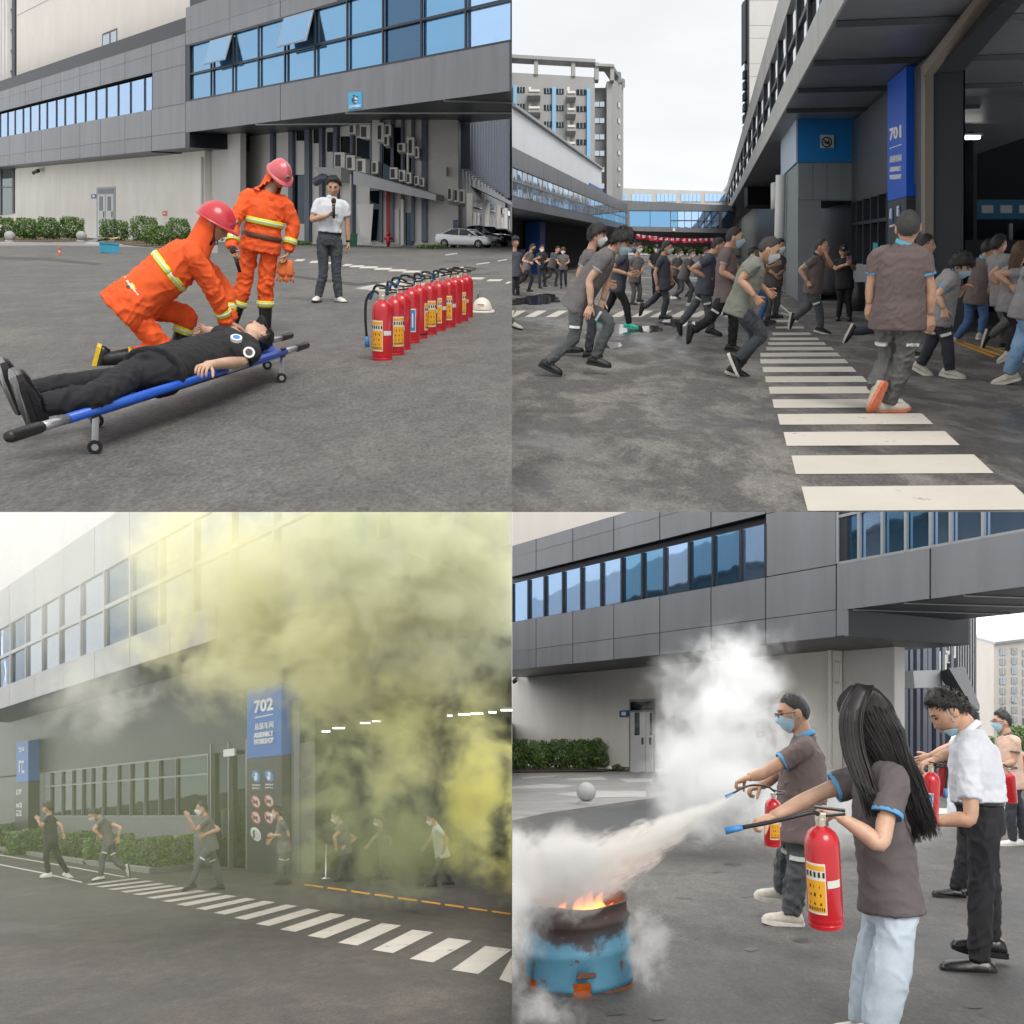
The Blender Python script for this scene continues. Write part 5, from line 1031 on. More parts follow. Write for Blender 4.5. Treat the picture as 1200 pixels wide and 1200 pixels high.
mw = person(TL, 'man in white short sleeved shirt and grey trousers speaking into a microphone', (387, 354),
    dict(hd=(391, 219), nk=(389, 233), pv=(386, 281), er=(366, 257, -.05), wr=(384, 253, -.20), hr=(391, 247, -.22), el=(407, 259), wl=(408, 284), kr=(379, 318), ar=(373, 347), kl=(394, 318), al=(397, 348)),
    -90, face=-95, pitch=-15, k=1.0, shirt='white', pants='pant_slate', tuck=True, belt=True, shoe='white', sole='black', fine=True, hands=(75, 30), collar='trim_white', hs=1.12, sleeve=.7, feet=((-.3, -1, 0), (.5, -1, 0)), pants_amp=.006)
microphone('black microphone with orange ring held by the man in white', mw['P']('hr') - mw['U'] * .10 - mw['B'] * .05, mw['P']('hr') + mw['U'] * .17 - mw['B'] * .06, 1.25)
m = MB(); w_ = mw['wr']['l']; d = nrm(w_ - mw['el']['l']); x_ = mw['R']; m.tube([w_ - d * .035, w_ - d * .005], [.031, .031], 14); m.build('wristwatch', MATS['black_plastic'], mw['t'], True)
q = mw['P']('nk') * .62 + mw['pv'] * .38 - mw['B'] * .135 + mw['R'] * .075; m = MB(); m.box(tuple(q), (.05, .01, .012)); m.build('chest_logo', MATS['label_blue'], mw['t'])
# ---- parked cars
mat('car_white', (.84, .85, .86), .22, coat=1.0); mat('car_black', (.012, .013, .015), .2, coat=1.0); mat('tyre', (.015, .015, .016), .8); mat('rim', (.10, .10, .11), .35, metal=.8); mat('car_glass', (.02, .025, .03), .08, metal=.2); mat('head_lamp', (.6, .62, .65), .1); mat('tail_lamp', (.4, .01, .01), .2)
def car(M, label, paint, hgt=1.0):
    """side profile along x (front at +x), y across, z up, metres"""
    t = thing('parked_car', label, 'car', np.array(M.translation), 'cars parked by the grey office block')
    def put(mb, name, mt, par, sm=False): mb.xf(M); return mb.build(name, MATS[mt], par, sm)
    hull = [(-2.33, .62, .45, .80), (-2.25, .80, .32, 1.0), (-1.9, .88, .24, 1.05), (-1.0, .91, .20, .98), (0, .91, .20, .95), (1.0, .90, .20, .93), (1.6, .88, .22, .86), (2.1, .82, .26, .74), (2.34, .62, .34, .62)]
    rings = []
    for x, w, zb, zt in hull:
        zt *= hgt; rings.append([(x, -w * .90, zb), (x, -w, zb + .12), (x, -w * 1.01, (zb + zt) / 2), (x, -w * .97, zt - .06), (x, -w * .86, zt), (x, w * .86, zt), (x, w * .97, zt - .06), (x, w * 1.01, (zb + zt) / 2), (x, w, zb + .12), (x, w * .90, zb)])
    def loft(rings):
        n = len(rings[0]); v = np.array(rings).reshape(-1, 3); f = [(i * n + j, i * n + (j + 1) % n, (i + 1) * n + (j + 1) % n, (i + 1) * n + j) for i in range(len(rings) - 1) for j in range(n)]
        return v, f + [tuple(range(n))[::-1], tuple((len(rings) - 1) * n + j for j in range(n))]
    b = put(MB().add(*loft(rings)), 'body', paint, t, True)
    def cab(s, z1): return [[(x, -w * s, z0), (x, -w * s * .82, z), (x, w * s * .82, z), (x, w * s, z0)] for x, w, z0, z in ((-1.75, .74, .95 * hgt, .97 * hgt), (-1.0, .80, .93 * hgt, z1 - .06), (-.3, .82, .93 * hgt, z1), (.35, .82, .93 * hgt, z1 - .05), (1.25, .76, .88 * hgt, .90 * hgt))]
    g = put(MB().add(*loft(cab(1.0, 1.42 * hgt))), 'greenhouse', 'car_glass', t, False)
    m = MB(); rr = [[(x, -w * .80, z - .02), (x, -w * .76, z + .02), (x, w * .76, z + .02), (x, w * .80, z - .02)] for x, w, z in ((-1.15, .80, 1.32 * hgt), (-.9, .80, 1.38 * hgt), (-.3, .82, 1.42 * hgt), (.35, .82, 1.37 * hgt), (.5, .80, 1.31 * hgt))]; m.add(*loft(rr)); put(m, 'roof', paint, t, True)
    for y in (-1, 1):
        for a, c_ in (((.42, 1.36), (1.28, .92)), ((-.95, 1.36), (-1.78, .98)), ((-.25, 1.40), (-.25, .95))):
            m = MB(); m.tube([(a[0], y * .68, a[1] * hgt), (c_[0], y * .80, c_[1] * hgt)], .035, 6); put(m, 'pillar', paint, t)
        m = MB(); m.box((.75, y * .98, .98 * hgt), (.16, .14, .12)); put(m, 'mirror', paint, t)
        for x in (-1.42, 1.42):
            m = MB(); m.tube([(x, y * .70, .32), (x, y * .925, .32)], .33, 26); w_ = put(m, 'wheel', 'tyre', t); m = MB(); m.tube([(x, y * .90, .32), (x, y * .935, .32)], .22, 20); put(m, 'rim', 'rim', w_)
            m = MB()
            for q in range(5): a = q * 2 * math.pi / 5; m.tube([(x, y * .94, .32), (x + .2 * math.cos(a), y * .94, .32 + .2 * math.sin(a))], .022, 6)
            put(m, 'spoke', 'alu', w_)
        m = MB(); m.ell((2.14, y * .66, .64 * hgt), (.16, .16, .06)); put(m, 'headlight', 'head_lamp', t, True); m = MB(); m.ell((-2.24, y * .66, .86 * hgt), (.08, .18, .07)); put(m, 'tail_light', 'tail_lamp', t, True)
        m = MB(); m.box((.1, y * .925, .85 * hgt), (.18, .02, .025)); m.box((-.9, y * .925, .87 * hgt), (.18, .02, .025)); put(m, 'door_handle', paint, t)
    m = MB(); m.box((2.30, 0, .46), (.12, .9, .16)); put(m, 'grille', 'black_plastic', t); m = MB(); m.box((2.36, 0, .45), (.03, .44, .11)); put(m, 'number_plate', 'label_blue', t)
    return t
for px, py, az, lb, pt, sc, hg in ((546, 290.3, -24, 'white sedan parked side on at the front of the row', 'car_white', .62, 1.0), (567, 288.6, -34, 'black car between the two white cars', 'car_black', .64, 1.12), (583, 287.6, -38, 'white car parked behind the black one at the picture middle edge', 'car_white', .60, 1.05)):
    c_ = TL.g(px, py); car(TL.mtx(c_, math.radians(az)) @ Matrix.Scale(sc, 4), lb, pt, hg)
def clip_all(mark, keep):
    """keep each yard on its own side of the partition plane x = 0"""
    for o in list(bpy.data.objects):
        if o.type != 'MESH' or o.name in MARK_NAMES or o.name.startswith('sky'): continue
        n = len(o.data.vertices); v = np.empty(n * 3); o.data.vertices.foreach_get('co', v); L_ = root_loc(o); x = v.reshape(-1, 3)[:, 0] + L_[0]
        if (x * keep).min() < -.001:
            if o.data.users > 1: o.data = o.data.copy()
            clip_x(o, keep)
            if len(o.data.vertices) == 0: bpy.data.objects.remove(o)
    MARK_NAMES.update(o.name for o in bpy.data.objects)
def clip_under(yd):
    """keep the lower places beneath the upper ground sheet"""
    for o in list(bpy.data.objects):
        if o.type != 'MESH' or o.name in MARK_NAMES or o.name.startswith('sky'): continue
        n = len(o.data.vertices); v = np.empty(n * 3); o.data.vertices.foreach_get('co', v); v = v.reshape(-1, 3) + np.array(root_loc(o))
        if (v[:, 2] - (yd.s * v[:, 1] - yd.H)).max() > -.3:
            clip_plane(o, (0, 0, -yd.H - .3), (0, -yd.s, 1))
            if len(o.data.vertices) == 0: bpy.data.objects.remove(o)
MARK_NAMES = set(o.name for o in MARK['TL0'])
clip_all('TL', -1)
# ================================================================== upper right yard: evacuation run
VX = 832
LT_ = fan_at(TR, VX, 600); LF = vp_face(TR, VX, 600, 38.0); LF2 = vp_face(TR, VX, 600, 44.0)
def lq(x0, x1, ya, yb, L=LT_): return [(x0, L(ya, x0)), (x1, L(ya, x1)), (x1, L(yb, x1)), (x0, L(yb, x0))]
lw = thing('workshop_wing', 'long grey workshop wing with a ribbon of windows and white upper cladding on the left', 'building', LF.pt(640, 300))
m = MB(); LF2.slab(m, lq(600, 705, 123, 190), -3, 0); m.build('upper_cladding', MATS['wall_cool'], lw)
m = MB(); LF2.slab(m, lq(600, 705, 121.5, 125), -3, .15); m.build('roof_edge', MATS['frame_grey'], lw)
m = MB(); LF2.slab(m, lq(690, 705, 168, 190), 0, .1); m.build('blue_end_panel', MATS['clad_blue'], lw)
m = MB(); LF.slab(m, lq(600, 735, 172, 197), -4, 0); LF.slab(m, lq(600, 735, 229, 243), -4, 0); m.build('band_core', MATS['frame_dark'], lw)
xs = [600, 618, 636, 653, 669, 684, 698, 711, 723, 734]
panels(LF, lw, MATS['clad_grey'], [(xs[i], xs[i + 1], 172, 196) for i in range(9)] + [(xs[i], xs[i + 1], 230, 243) for i in range(9)], LT_, gap=.02)
wx = list(np.interp(np.linspace(0, 1, 26), [0, .5, 1], [600, 675, 735])); pane_grid(LF, lw, [MATS['glass_deep'], MATS['glass_blue'], MATS['glass_deep']], MATS['frame_grey'], wx, 197, 229, LT_, bars=(211,), t=0.0, fw=.09, mp=.015)
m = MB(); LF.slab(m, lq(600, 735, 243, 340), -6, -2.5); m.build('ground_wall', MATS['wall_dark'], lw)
for x0, x1, ya, mt_ in ((600, 608, 250, 'interior'), (672, 683, 262, 'interior'), (616, 667, 290, 'glass_green')):
    m = MB(); LF.slab(m, lq(x0, x1, ya, 336), -2.5, -2.4); m.build('gate_opening' if mt_ == 'interior' else 'shopfront', MATS[mt_], lw)
for x in (616, 624, 632, 640, 648, 656, 664): m = MB(); LF.slab(m, lq(x, x + 1, 290, 336), -2.4, -2.2); m.build('mullion', MATS['frame_grey'], lw)
m = MB(); LF.slab(m, lq(617, 656, 284, 292), -2.4, -2.1); m.build('fascia_sign', mat('sign_maroon', (.25, .02, .03), .6), lw)
m = MB(); LF.slab(m, lq(668, 673, 246, 336), -2.4, -1.6); s_ = m.build('sign_pillar', MATS['clad_blue'], None); tag(s_, 'narrow blue sign pillar on the far left wing', 'sign')
# grey tower block
TB = yface(600, 112, 700, 112); tb_ = thing('tower_block', 'tall grey block with balconies, light blue stripes and roof frame', 'building', TB.pt(650, 260))
def tq(x0, x1, y0, y1, F=TB, t0=0, t1=.3, mt_='wall_pale', nm='wall', par=None): m = MB(); F.slab(m, [(x0, y0), (x1, y0), (x1, y1), (x0, y1)], t0, t1); return m.build(nm, MATS[mt_], par or tb_)
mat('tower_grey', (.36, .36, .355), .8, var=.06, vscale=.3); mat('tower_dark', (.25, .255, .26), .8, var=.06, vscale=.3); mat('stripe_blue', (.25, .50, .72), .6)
m = MB(); TB.slab(m, [(600, 85), (697, 90.5), (697, 280), (600, 280)], -6, 0); m.build('wall', MATS['tower_grey'], tb_)
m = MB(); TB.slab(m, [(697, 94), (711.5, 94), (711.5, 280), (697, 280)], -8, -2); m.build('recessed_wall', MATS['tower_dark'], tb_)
m = MB(); TB.slab(m, [(711.5, 93), (717.5, 93), (717.5, 280), (711.5, 280)], -8, -.5); m.build('corner_wall', MATS['tower_grey'], tb_)
Fs = vp_face(TR, 800, 717.5, 112.5); m = MB(); Fs.slab(m, [(717.5, 92), (730.5, 101), (730.5, 280), (717.5, 280)], -.3, 0); m.build('side_wall', MATS['tower_grey'], tb_)
for x in np.array([0, 1, 2, 3, 4, 5, 6]) : m = MB(); Fs.slab(m, [(723.5, 120 + x * 19), (726, 120.6 + x * 19), (726, 126 + x * 18.5), (723.5, 125.5 + x * 18.5)], 0, .1); m.build('window', MATS['glass_dark'], tb_)
for q in ([(600, 65.5), (697.5, 71), (697.5, 75), (600, 69.5)], [(697.5, 76), (719.5, 76.8), (719.5, 80), (697.5, 79)]): m = MB(); TB.slab(m, q, -1, .4); m.build('roof_beam', MATS['tower_grey'], tb_)
m = MB(); a = [TB.pt(719, 76.5), TB.pt(719, 80)]; b = [Fs.pt(731.5, 96.5), Fs.pt(731.5, 101)]; m.prism([a[0], b[0], b[1], a[1]], [p + np.array([-1.2, .3, 0]) for p in (a[0], b[0], b[1], a[1])]); m.build('roof_beam', MATS['tower_dark'], tb_)
for x, y0, y1 in ((626, 69, 88), (669.5, 71, 90), (697, 74, 94), (715, 79, 95)): tq(x, x + 4.6, y0, y1, TB, -.8, .2, 'tower_grey', 'roof_post')
for x, y0, y1 in ((724, 84, 97), (728.6, 92, 103)): m = MB(); Fs.slab(m, [(x, y0), (x + 2, y0 + 1.5), (x + 2, y1), (x, y1)], -.3, .2); m.build('roof_post', MATS['tower_dark'], tb_)
tq(632, 668, 80, 88, TB, -5, -4, 'wall_white', 'rooftop_unit')
for x in (601.5, 647, 687.5): tq(x, x + 4.2, 101 + (x - 600) * .05, 280, TB, 0, .35, 'stripe_blue', 'blue_stripe')
for r_ in range(8):
    y = 102 + r_ * 19.5
    for x0, x1 in ((606, 615), (637.5, 646.5), (652, 660.5), (675.5, 687)):
        w_ = tq(x0, x1, y + (x0 - 600) * .04, y + 6.5 + (x0 - 600) * .04, TB, 0, .06, 'glass_dark', 'window')
        for q in (1 / 3, 2 / 3): xx = x0 + (x1 - x0) * q; tq(xx - .25, xx + .25, y + (x0 - 600) * .04, y + 6.5 + (x0 - 600) * .04, TB, .06, .12, 'wall_pale', 'mullion', w_)
    for x0, x1 in ((618.5, 633), (663.5, 674)):
        tq(x0 + 1, x0 + 4, y, y + 8, TB, 0, .06, 'wall_white', 'balcony_door'); bal = tq(x0, x1, y + 8.5 + (x0 - 600) * .045, y + 15.5 + (x0 - 600) * .045, TB, .02, 1.5, 'tower_grey', 'balcony'); tq(x0 + 1, x1 - 1, y + 9 + (x0 - 600) * .045, y + 11.5 + (x0 - 600) * .045, TB, 1.5, 1.62, 'wall_white', 'railing', bal)
    w_ = tq(698, 710, y + 9, y + 15, TB, -2, -1.9, 'glass_pale', 'window'); tq(704, 704.6, y + 9, y + 15, TB, -1.9, -1.8, 'tower_dark', 'mullion', w_)
# back building, bridge and what shows beneath
BB = yface(700, 132, 880, 132); bb = thing('back_building', 'low grey building with blue window bands closing the street', 'building', BB.pt(800, 280))
m = MB(); BB.slab(m, [(725, 220.5), (851, 224.5), (851, 245), (725, 245)], -4, 0); m.build('wall', MATS['wall_pale'], bb)
m = MB(); BB.slab(m, [(851, 218), (866, 218), (866, 300), (851, 300)], -4, .3); m.build('end_wall', MATS['wall_beige'], bb)
for x0, x1 in ((728, 735), (740.5, 764), (769.5, 792.5), (798, 821), (826, 850)):
    for i in range(5): a = x0 + (x1 - x0) * i / 5; m = MB(); BB.slab(m, [(a, 227.4), (a + (x1 - x0) / 5 - .4, 227.6), (a + (x1 - x0) / 5 - .4, 236.4), (a, 236.4)], 0, .08); m.build('window_pane', MATS['glass_sky'], bb)
SB = yface(700, 91, 880, 91); sb_ = thing('glazed_bridge', 'glazed grey bridge crossing above the banner at the street end', 'bridge', SB.pt(790, 272))
m = MB(); SB.slab(m, [(712, 234), (863, 241), (863, 247.5), (712, 246.5)], -5, 0); SB.slab(m, [(712, 264.5), (863, 268), (863, 273.5), (712, 270)], -5, 0); SB.slab(m, [(712, 246), (863, 247), (863, 268), (712, 265)], -5, -.4); m.build('deck', MATS['clad_grey'], sb_)
gx = [719, 726, 734, 737.5, 762, 786, 794.5, 802.5, 810.5, 818.5, 826, 834, 842.5, 846, 852, 858]
for i in range(len(gx) - 1):
    if i in (2, 12): tq(gx[i], gx[i + 1], 246, 267, SB, -.4, .02, 'clad_grey', 'pier', sb_); continue
    m = MB(); SB.slab(m, [(gx[i] + .3, 247), (gx[i + 1] - .3, 247.3), (gx[i + 1] - .3, 267), (gx[i] + .3, 265.5)], -.3, -.1); m.build('window_pane', MATS['glass_sky' if gx[i] > 790 else 'glass_blue'], sb_)
for y in (258,): m = MB(); SB.slab(m, [(786, y - .3), (842, y - .1), (842, y + .5), (786, y + .3)], -.1, .02); m.build('transom', MATS['frame_grey'], sb_)
tq(788, 791, 268, 271.5, SB, 0, .15, 'white_print', 'sign_plate', sb_)
FBk = yface(700, 170, 880, 170); fb = thing('far_building', 'distant pale building with blue windows beneath the bridge', 'building', FBk.pt(790, 280)); tq(705, 870, 262, 300, FBk, -3, 0, 'wall_pale', 'wall', fb)
for i in range(18): tq(728 + i * 7.6, 733 + i * 7.6, 272.5, 277, FBk, 0, .2, 'glass_blue', 'window', fb)
for i, (x, y) in enumerate(((716, 298), (728, 299), (750, 299), (768, 299.5), (786, 299), (801, 300), (817, 299.5), (832, 300), (846, 299.5))): bush('tree_row_bush', ['leafy green bush left of the banner end', 'leafy green bush under the left banner end', 'green bush below the banner by the masked heads', 'green bush between heads below the banner', 'green bush under the banner middle', 'green bush right of the banner middle', 'green bush under the right banner half', 'green bush at the right banner end', 'green bush beside the right wing corner'][i], TR, (x, y), 20, 18 + (i % 3) * 4, 4, 900, seed=40 + i, leaf=2.4, group='greenery beyond the bridge')
BN = yface(700, 88, 880, 88); m = MB(); v = []; n = 30
for i in range(n + 1):
    x = 737 + 105 * i / n; sag = 3.0 * math.sin(math.pi * i / n); y = 273 + 5.5 * i / n + sag; o_ = .25 * math.sin(i * 1.1); v += [BN.pt(x, y, o_), BN.pt(x, y + 5.5, o_ * 1.4)]
m.add(v, [(2 * i, 2 * i + 1, 2 * i + 3, 2 * i + 2) for i in range(n)]); t_ = m.build('banner', mat('banner_red', (.42, .02, .05), .6), None); tag(t_, 'long red banner with white characters strung under the bridge', 'banner'); md = t_.modifiers.new('s', 'SOLIDIFY'); md.thickness = .03
for i in range(14): x = 745 + i * 6.6; y = 275.2 + 5.5 * (x - 737) / 105 + 3.0 * math.sin(math.pi * (x - 737) / 105); glyph_row(BN, t_, x, x + 4, y, y + 3, 1, MATS['white_print'], 60 + i).location = V(BN.n) * .45
# right wing with the covered walk
WF = vp_face(TR, VX, 998, 28.0); OF = vp_face(TR, VX, 915, 28.0); LW = fan_at(TR, VX, 1093); LO = fan_at(TR, VX, 993)
rw = thing('main_workshop', 'grey workshop with overhanging upper floor, dark gateway and blue columns', 'building', WF.pt(1050, 400))
oy = lambda xa, x: TR.hy - TR.hy * (x - VX) / (xa - VX)          # row of the fan line that crosses the picture top at xa
def oq(x0, x1, xa, xb): return [(x0, oy(xa, x0)), (x1, oy(xa, x1)), (x1, oy(xb, x1)), (x0, oy(xb, x0))]
X0, X1 = 846, 1060
m = MB(); solid(m, TR, OF, oq(X0, X1, 966, 993), 8); m.build('overhang_floor', MATS['clad_grey'], rw)
cols = [846, 851, 857, 864, 872, 882, 895, 912, 934, 962, 1000, 1060]
panels(OF, rw, MATS['clad_light'], [(cols[i], cols[i + 1], 0, 0) for i in range(0)], LO)
for i in range(len(cols) - 1):
    for xa, xb in ((966, 993), (914, 929)):
        a = [OF.pt(x, y) for x, y in oq(cols[i], cols[i + 1], xa, xb)]; c = sum(a) / 4; g = [p - nrm(p - c) * .014 for p in a]; m = MB(); m.prism([p - OF.n * .05 for p in g], [p + OF.n * .04 for p in g]); m.build('cladding_panel', MATS['clad_light'], rw)
m = MB(); solid(m, TR, OF, oq(X0, X1, 914.5, 928.5), 3, -.06); m.build('parapet', MATS['clad_grey'], rw)
pc = [846, 848.5, 851, 854, 857, 860, 864, 868, 872, 877, 882, 888, 895, 903, 912, 922, 934, 947, 962, 980, 1000, 1030]
for i in range(len(pc) - 1):
    a, b = pc[i] + .12 * (pc[i + 1] - pc[i]), pc[i + 1]; m = MB(); OF.slab(m, oq(a, b, 929, 966), -.5, -.05); m.build('window_pane', MATS['glass_pale'], rw)
    m = MB(); a2 = pc[i]; b2 = pc[i] + .1 * (pc[i + 1] - pc[i]); OF.slab(m, oq(a2, b2, 929, 966), -.4, .03); m.build('mullion', MATS['frame_dark'], rw)
m = MB(); OF.slab(m, oq(846, 1060, 946, 949), -.4, .0); m.build('transom', MATS['frame_dark'], rw)
# pale tower rising behind the wing
PT = yface(860, 60, 930, 60); pt_ = thing('pale_tower', 'pale panelled tower with dark edge above the right wing', 'tower', PT.pt(890, 200))
m = MB(); PT.slab(m, [(876, -40), (925, -40), (925, 240), (876, 240)], -.8, 0); m.build('core', MATS['frame_dark'], pt_)
for y0, y1 in ((-40, 1), (1, 30), (30, 45), (45, 75), (75, 90), (90, 135), (135, 190)):
    m = MB(); PT.slab(m, [(878, y0 + .4), (930, y0 + .4), (930, y1), (878, y1)], -.05, .05); m.build('cladding_panel', MATS['wall_pale'], pt_)
m = MB(); PT.slab(m, [(871.5, 0), (878, -3), (878, 66), (871.5, 73)], -.6, -.2); m.build('edge_frame', MATS['frame_dark'], pt_)
for i in range(9): m = MB(); PT.slab(m, [(872.5, 80 + i * 13), (876, 79 + i * 13), (876, 88 + i * 13), (872.5, 89 + i * 13)], -.6, -.3); m.build('side_window', MATS['glass_dark'], pt_)
# ground floor wall (with the gateway left open), column, soffit bays
wy = lambda x, slope: TR.hy + slope * (x - VX)
def wq(x0, x1, sa, sb): return [(x0, wy(x0, sa)), (x1, wy(x1, sa)), (x1, wy(x1, sb)), (x0, wy(x0, sb))]
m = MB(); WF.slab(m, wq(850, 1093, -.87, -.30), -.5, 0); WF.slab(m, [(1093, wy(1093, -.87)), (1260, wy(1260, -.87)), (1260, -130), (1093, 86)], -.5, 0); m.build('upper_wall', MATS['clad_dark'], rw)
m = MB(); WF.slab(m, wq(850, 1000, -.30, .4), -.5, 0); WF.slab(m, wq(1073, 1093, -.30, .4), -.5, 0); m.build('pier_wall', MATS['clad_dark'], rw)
m = MB(); WF.slab(m, wq(1000, 1042, .12, .4), -.4, .05); m.build('plinth', mat('brick_grey', (.24, .245, .25), .8, var=.1, vscale=6, bump=.3, bscale=14), rw)
xs = [1000, 1006, 1014, 1023, 1032, 1042]
for i in range(5):
    for sa, sb in ((-.30, -.15), (-.15, .12)):
        x0, x1 = xs[i], xs[i + 1]; m = MB(); WF.slab(m, [(x0 + .6, wy(x0, sa) + 1), (x1 - .6, wy(x1, sa) + 1), (x1 - .6, wy(x1, sb) - 1), (x0 + .6, wy(x0, sb) - 1)], -.2, -.1); m.build('window_pane', MATS['glass_deep'], rw)
for x in xs: m = MB(); WF.slab(m, wq(x - .5, x + .5, -.30, .12), -.3, .06); m.build('mullion', MATS['frame_dark'], rw)
m = MB(); WF.slab(m, wq(1000, 1042, -.16, -.14), -.3, .05); m.build('transom', MATS['frame_dark'], rw)
m = MB(); WF.slab(m, [(1024, 284), (1040, 290), (1040, 303), (1024, 296)], -.09, .02); m.build('window_sign', mat('sign_teal', (.03, .30, .38), .5), rw)
# wide column with blue head
CP = yface(900, 28.0, 1010, 28.0); cl = thing('entrance_column', 'wide grey column with blue head band and round no smoking sign', 'column', CP.pt(965, 352))
def boxdown(px0, px1, y0, y1, back, mt_, nm, t=0.0):
    a = [CP.pt(x, y, t) for x, y in ((px0, y0), (px1, y0), (px1, y1), (px0, y1))]; b = [p + np.array([.1933, 1, TR.s]) * back for p in a]; m = MB(); m.prism(b, a); return m.build(nm, MATS[mt_], cl)
mat('clad_slate', (.22, .245, .26), .5, var=.06, vscale=.6); mat('band_blue', (.018, .21, .56), .45); mat('band_blue_lit', (.42, .50, .60), .45, var=.05)
boxdown(935, 1003, 190.5, 235, 6, 'clad_slate', 'shaft'); boxdown(935, 962, 235, 352.5, 6, 'clad_slate', 'pier'); boxdown(935, 1003, 137, 190, 6, 'band_blue', 'head_band', .02)
for x0, x1 in ((935.5, 952), (952.5, 969), (969.5, 986), (986.5, 1002.5)): m = MB(); CP.slab(m, [(x0, 192), (x1, 192), (x1, 234), (x0, 234)], 0, .02); m.build('cladding_panel', MATS['clad_slate'], cl)
m = MB(); CP.slab(m, [(961, 159), (976.5, 159), (976.5, 174), (961, 174)], .03, .06); ns = m.build('no_smoking_plate', MATS['fin_white'], None); tag(ns, 'white square no smoking sign on the blue column head', 'sign')
m = MB(); c = CP.pt(968.7, 166.5, .065); ring = [c + np.array([.13 * math.cos(q), 0, .13 * math.sin(q)]) for q in np.linspace(0, 2 * math.pi, 25)]; m.tube(ring, .017, 8); m.build('ring', MATS['label_black'], ns); m = MB(); m.box(tuple(c), (.17, .01, .035)); m.box(tuple(c + np.array([.03, 0, -.04])), (.12, .01, .02)); m.box(tuple(c + np.array([.05, 0, .05])), (.02, .01, .06)); m.build('mark', MATS['label_black'], ns); m = MB(); m.box(tuple(c), (.22, .008, .022), Euler((0, .8, 0)).to_matrix()); m.build('slash', MATS['label_black'], ns)
SF = Face(tuple(CP.pt(935, 200)[:2]), tuple((CP.pt(935, 200) + np.array([.1933, 1, TR.s]) * 5)[:2])); d6 = np.array([.1933, 1, TR.s])
for a0, a1, mt_ in ((0, 6, 'band_blue_lit'),):
    p0 = CP.pt(935, 137); p1 = CP.pt(935, 190); m = MB(); m.prism([p0 + SF.n * .01, p0 + d6 * 6 + SF.n * .01, p1 + d6 * 6 + SF.n * .01, p1 + SF.n * .01], [p0 + SF.n * .05, p0 + d6 * 6 + SF.n * .05, p1 + d6 * 6 + SF.n * .05, p1 + SF.n * .05]); m.build('lit_side_band', MATS[mt_], cl)  # paler copy of the head band's blue: street-side light put into the colour
m = MB(); m.tube([SF.pt(915, 205, .2), SF.pt(912, 335, .2)], .16, 12); m.tube([SF.pt(908, 215, .2), SF.pt(908, 245, .2)], .14, 10); m.build('downpipe', MATS['pipe_white'], cl, True)
# soffit ribs
for xa in (1040, 1085, 1130):
    a, b = OF.pt(915, 140), OF.pt(1040, 0)
for k_ in range(6):
    Yk = 9 + k_ * 3.4; p = np.array([OF.A[0] + OF.d[0] / OF.d[1] * (Yk - OF.A[1]), Yk]); z0 = OF.pt(600 + p[0] / Yk * FPX, 0)[2] * 0 + (600 - oy(993, 600 + p[0] / Yk * FPX)) / FPX * Yk
    m = MB(); q0 = np.array([p[0], Yk, z0 - .03]); q1 = fwd(TR, OF, q0.copy(), 4.6 if k_ < 9 else 3); m.tube([q0, q1], [.07, .07], 4); m.build('soffit_beam', MATS['clad_dark'], rw)
# gateway frame and dark hall
m = MB(); WF.slab(m, [(1089.5, 79), (1094, 83), (1094, wy(1094, .4)), (1089.5, wy(1089.5, .4))], .0, .14); m.build('gate_jamb', mat('frame_bronze', (.20, .17, .14), .5), rw)
m = MB(); WF.slab(m, [(1090, 78), (1165, -14), (1240, -112), (1240, -100), (1165, -3), (1093, 89)], .0, .16); m.build('gate_lintel', MATS['frame_bronze'], rw)
def hall(p, dx): return p
wA = WF.pt(1000, 350); dd = np.array([.1933, 1, TR.s]); nr = -WF.n; 
def wp(Y, h, r): X = WF.A[0] + WF.d[0] / WF.d[1] * (Y - WF.A[1]); p = np.array([X, Y, 0.]) + nr * r; p[2] = TR.gz(0, p[1]) + h; return p
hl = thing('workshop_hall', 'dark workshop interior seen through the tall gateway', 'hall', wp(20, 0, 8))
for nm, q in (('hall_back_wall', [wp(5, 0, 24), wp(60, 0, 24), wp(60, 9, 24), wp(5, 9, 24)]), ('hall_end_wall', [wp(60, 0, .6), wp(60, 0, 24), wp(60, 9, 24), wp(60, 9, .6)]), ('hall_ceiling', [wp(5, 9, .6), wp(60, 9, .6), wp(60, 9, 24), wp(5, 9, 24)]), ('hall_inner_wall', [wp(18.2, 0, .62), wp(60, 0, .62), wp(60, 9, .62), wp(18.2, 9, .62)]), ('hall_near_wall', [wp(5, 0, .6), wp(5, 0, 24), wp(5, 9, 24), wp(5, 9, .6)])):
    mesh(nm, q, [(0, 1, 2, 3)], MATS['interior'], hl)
for k_ in range(7): m = MB(); m.tube([wp(12 + k_ * 6, 8.4, 1), wp(12 + k_ * 6, 8.4, 23)], .14, 4); m.build('roof_truss', MATS['frame_dark'], hl)
for Yk, r in ((24, 4), (32, 4), (40, 5), (26, 12), (36, 14)): m = MB(); m.tube([wp(Yk, 0, r), wp(Yk, 8.5, r)], .2, 4); m.build('steel_post', MATS['frame_dark'], hl)
mat('lamp_on', (1, 1, 1), .5, emit=(1, .97, .9), estr=6)
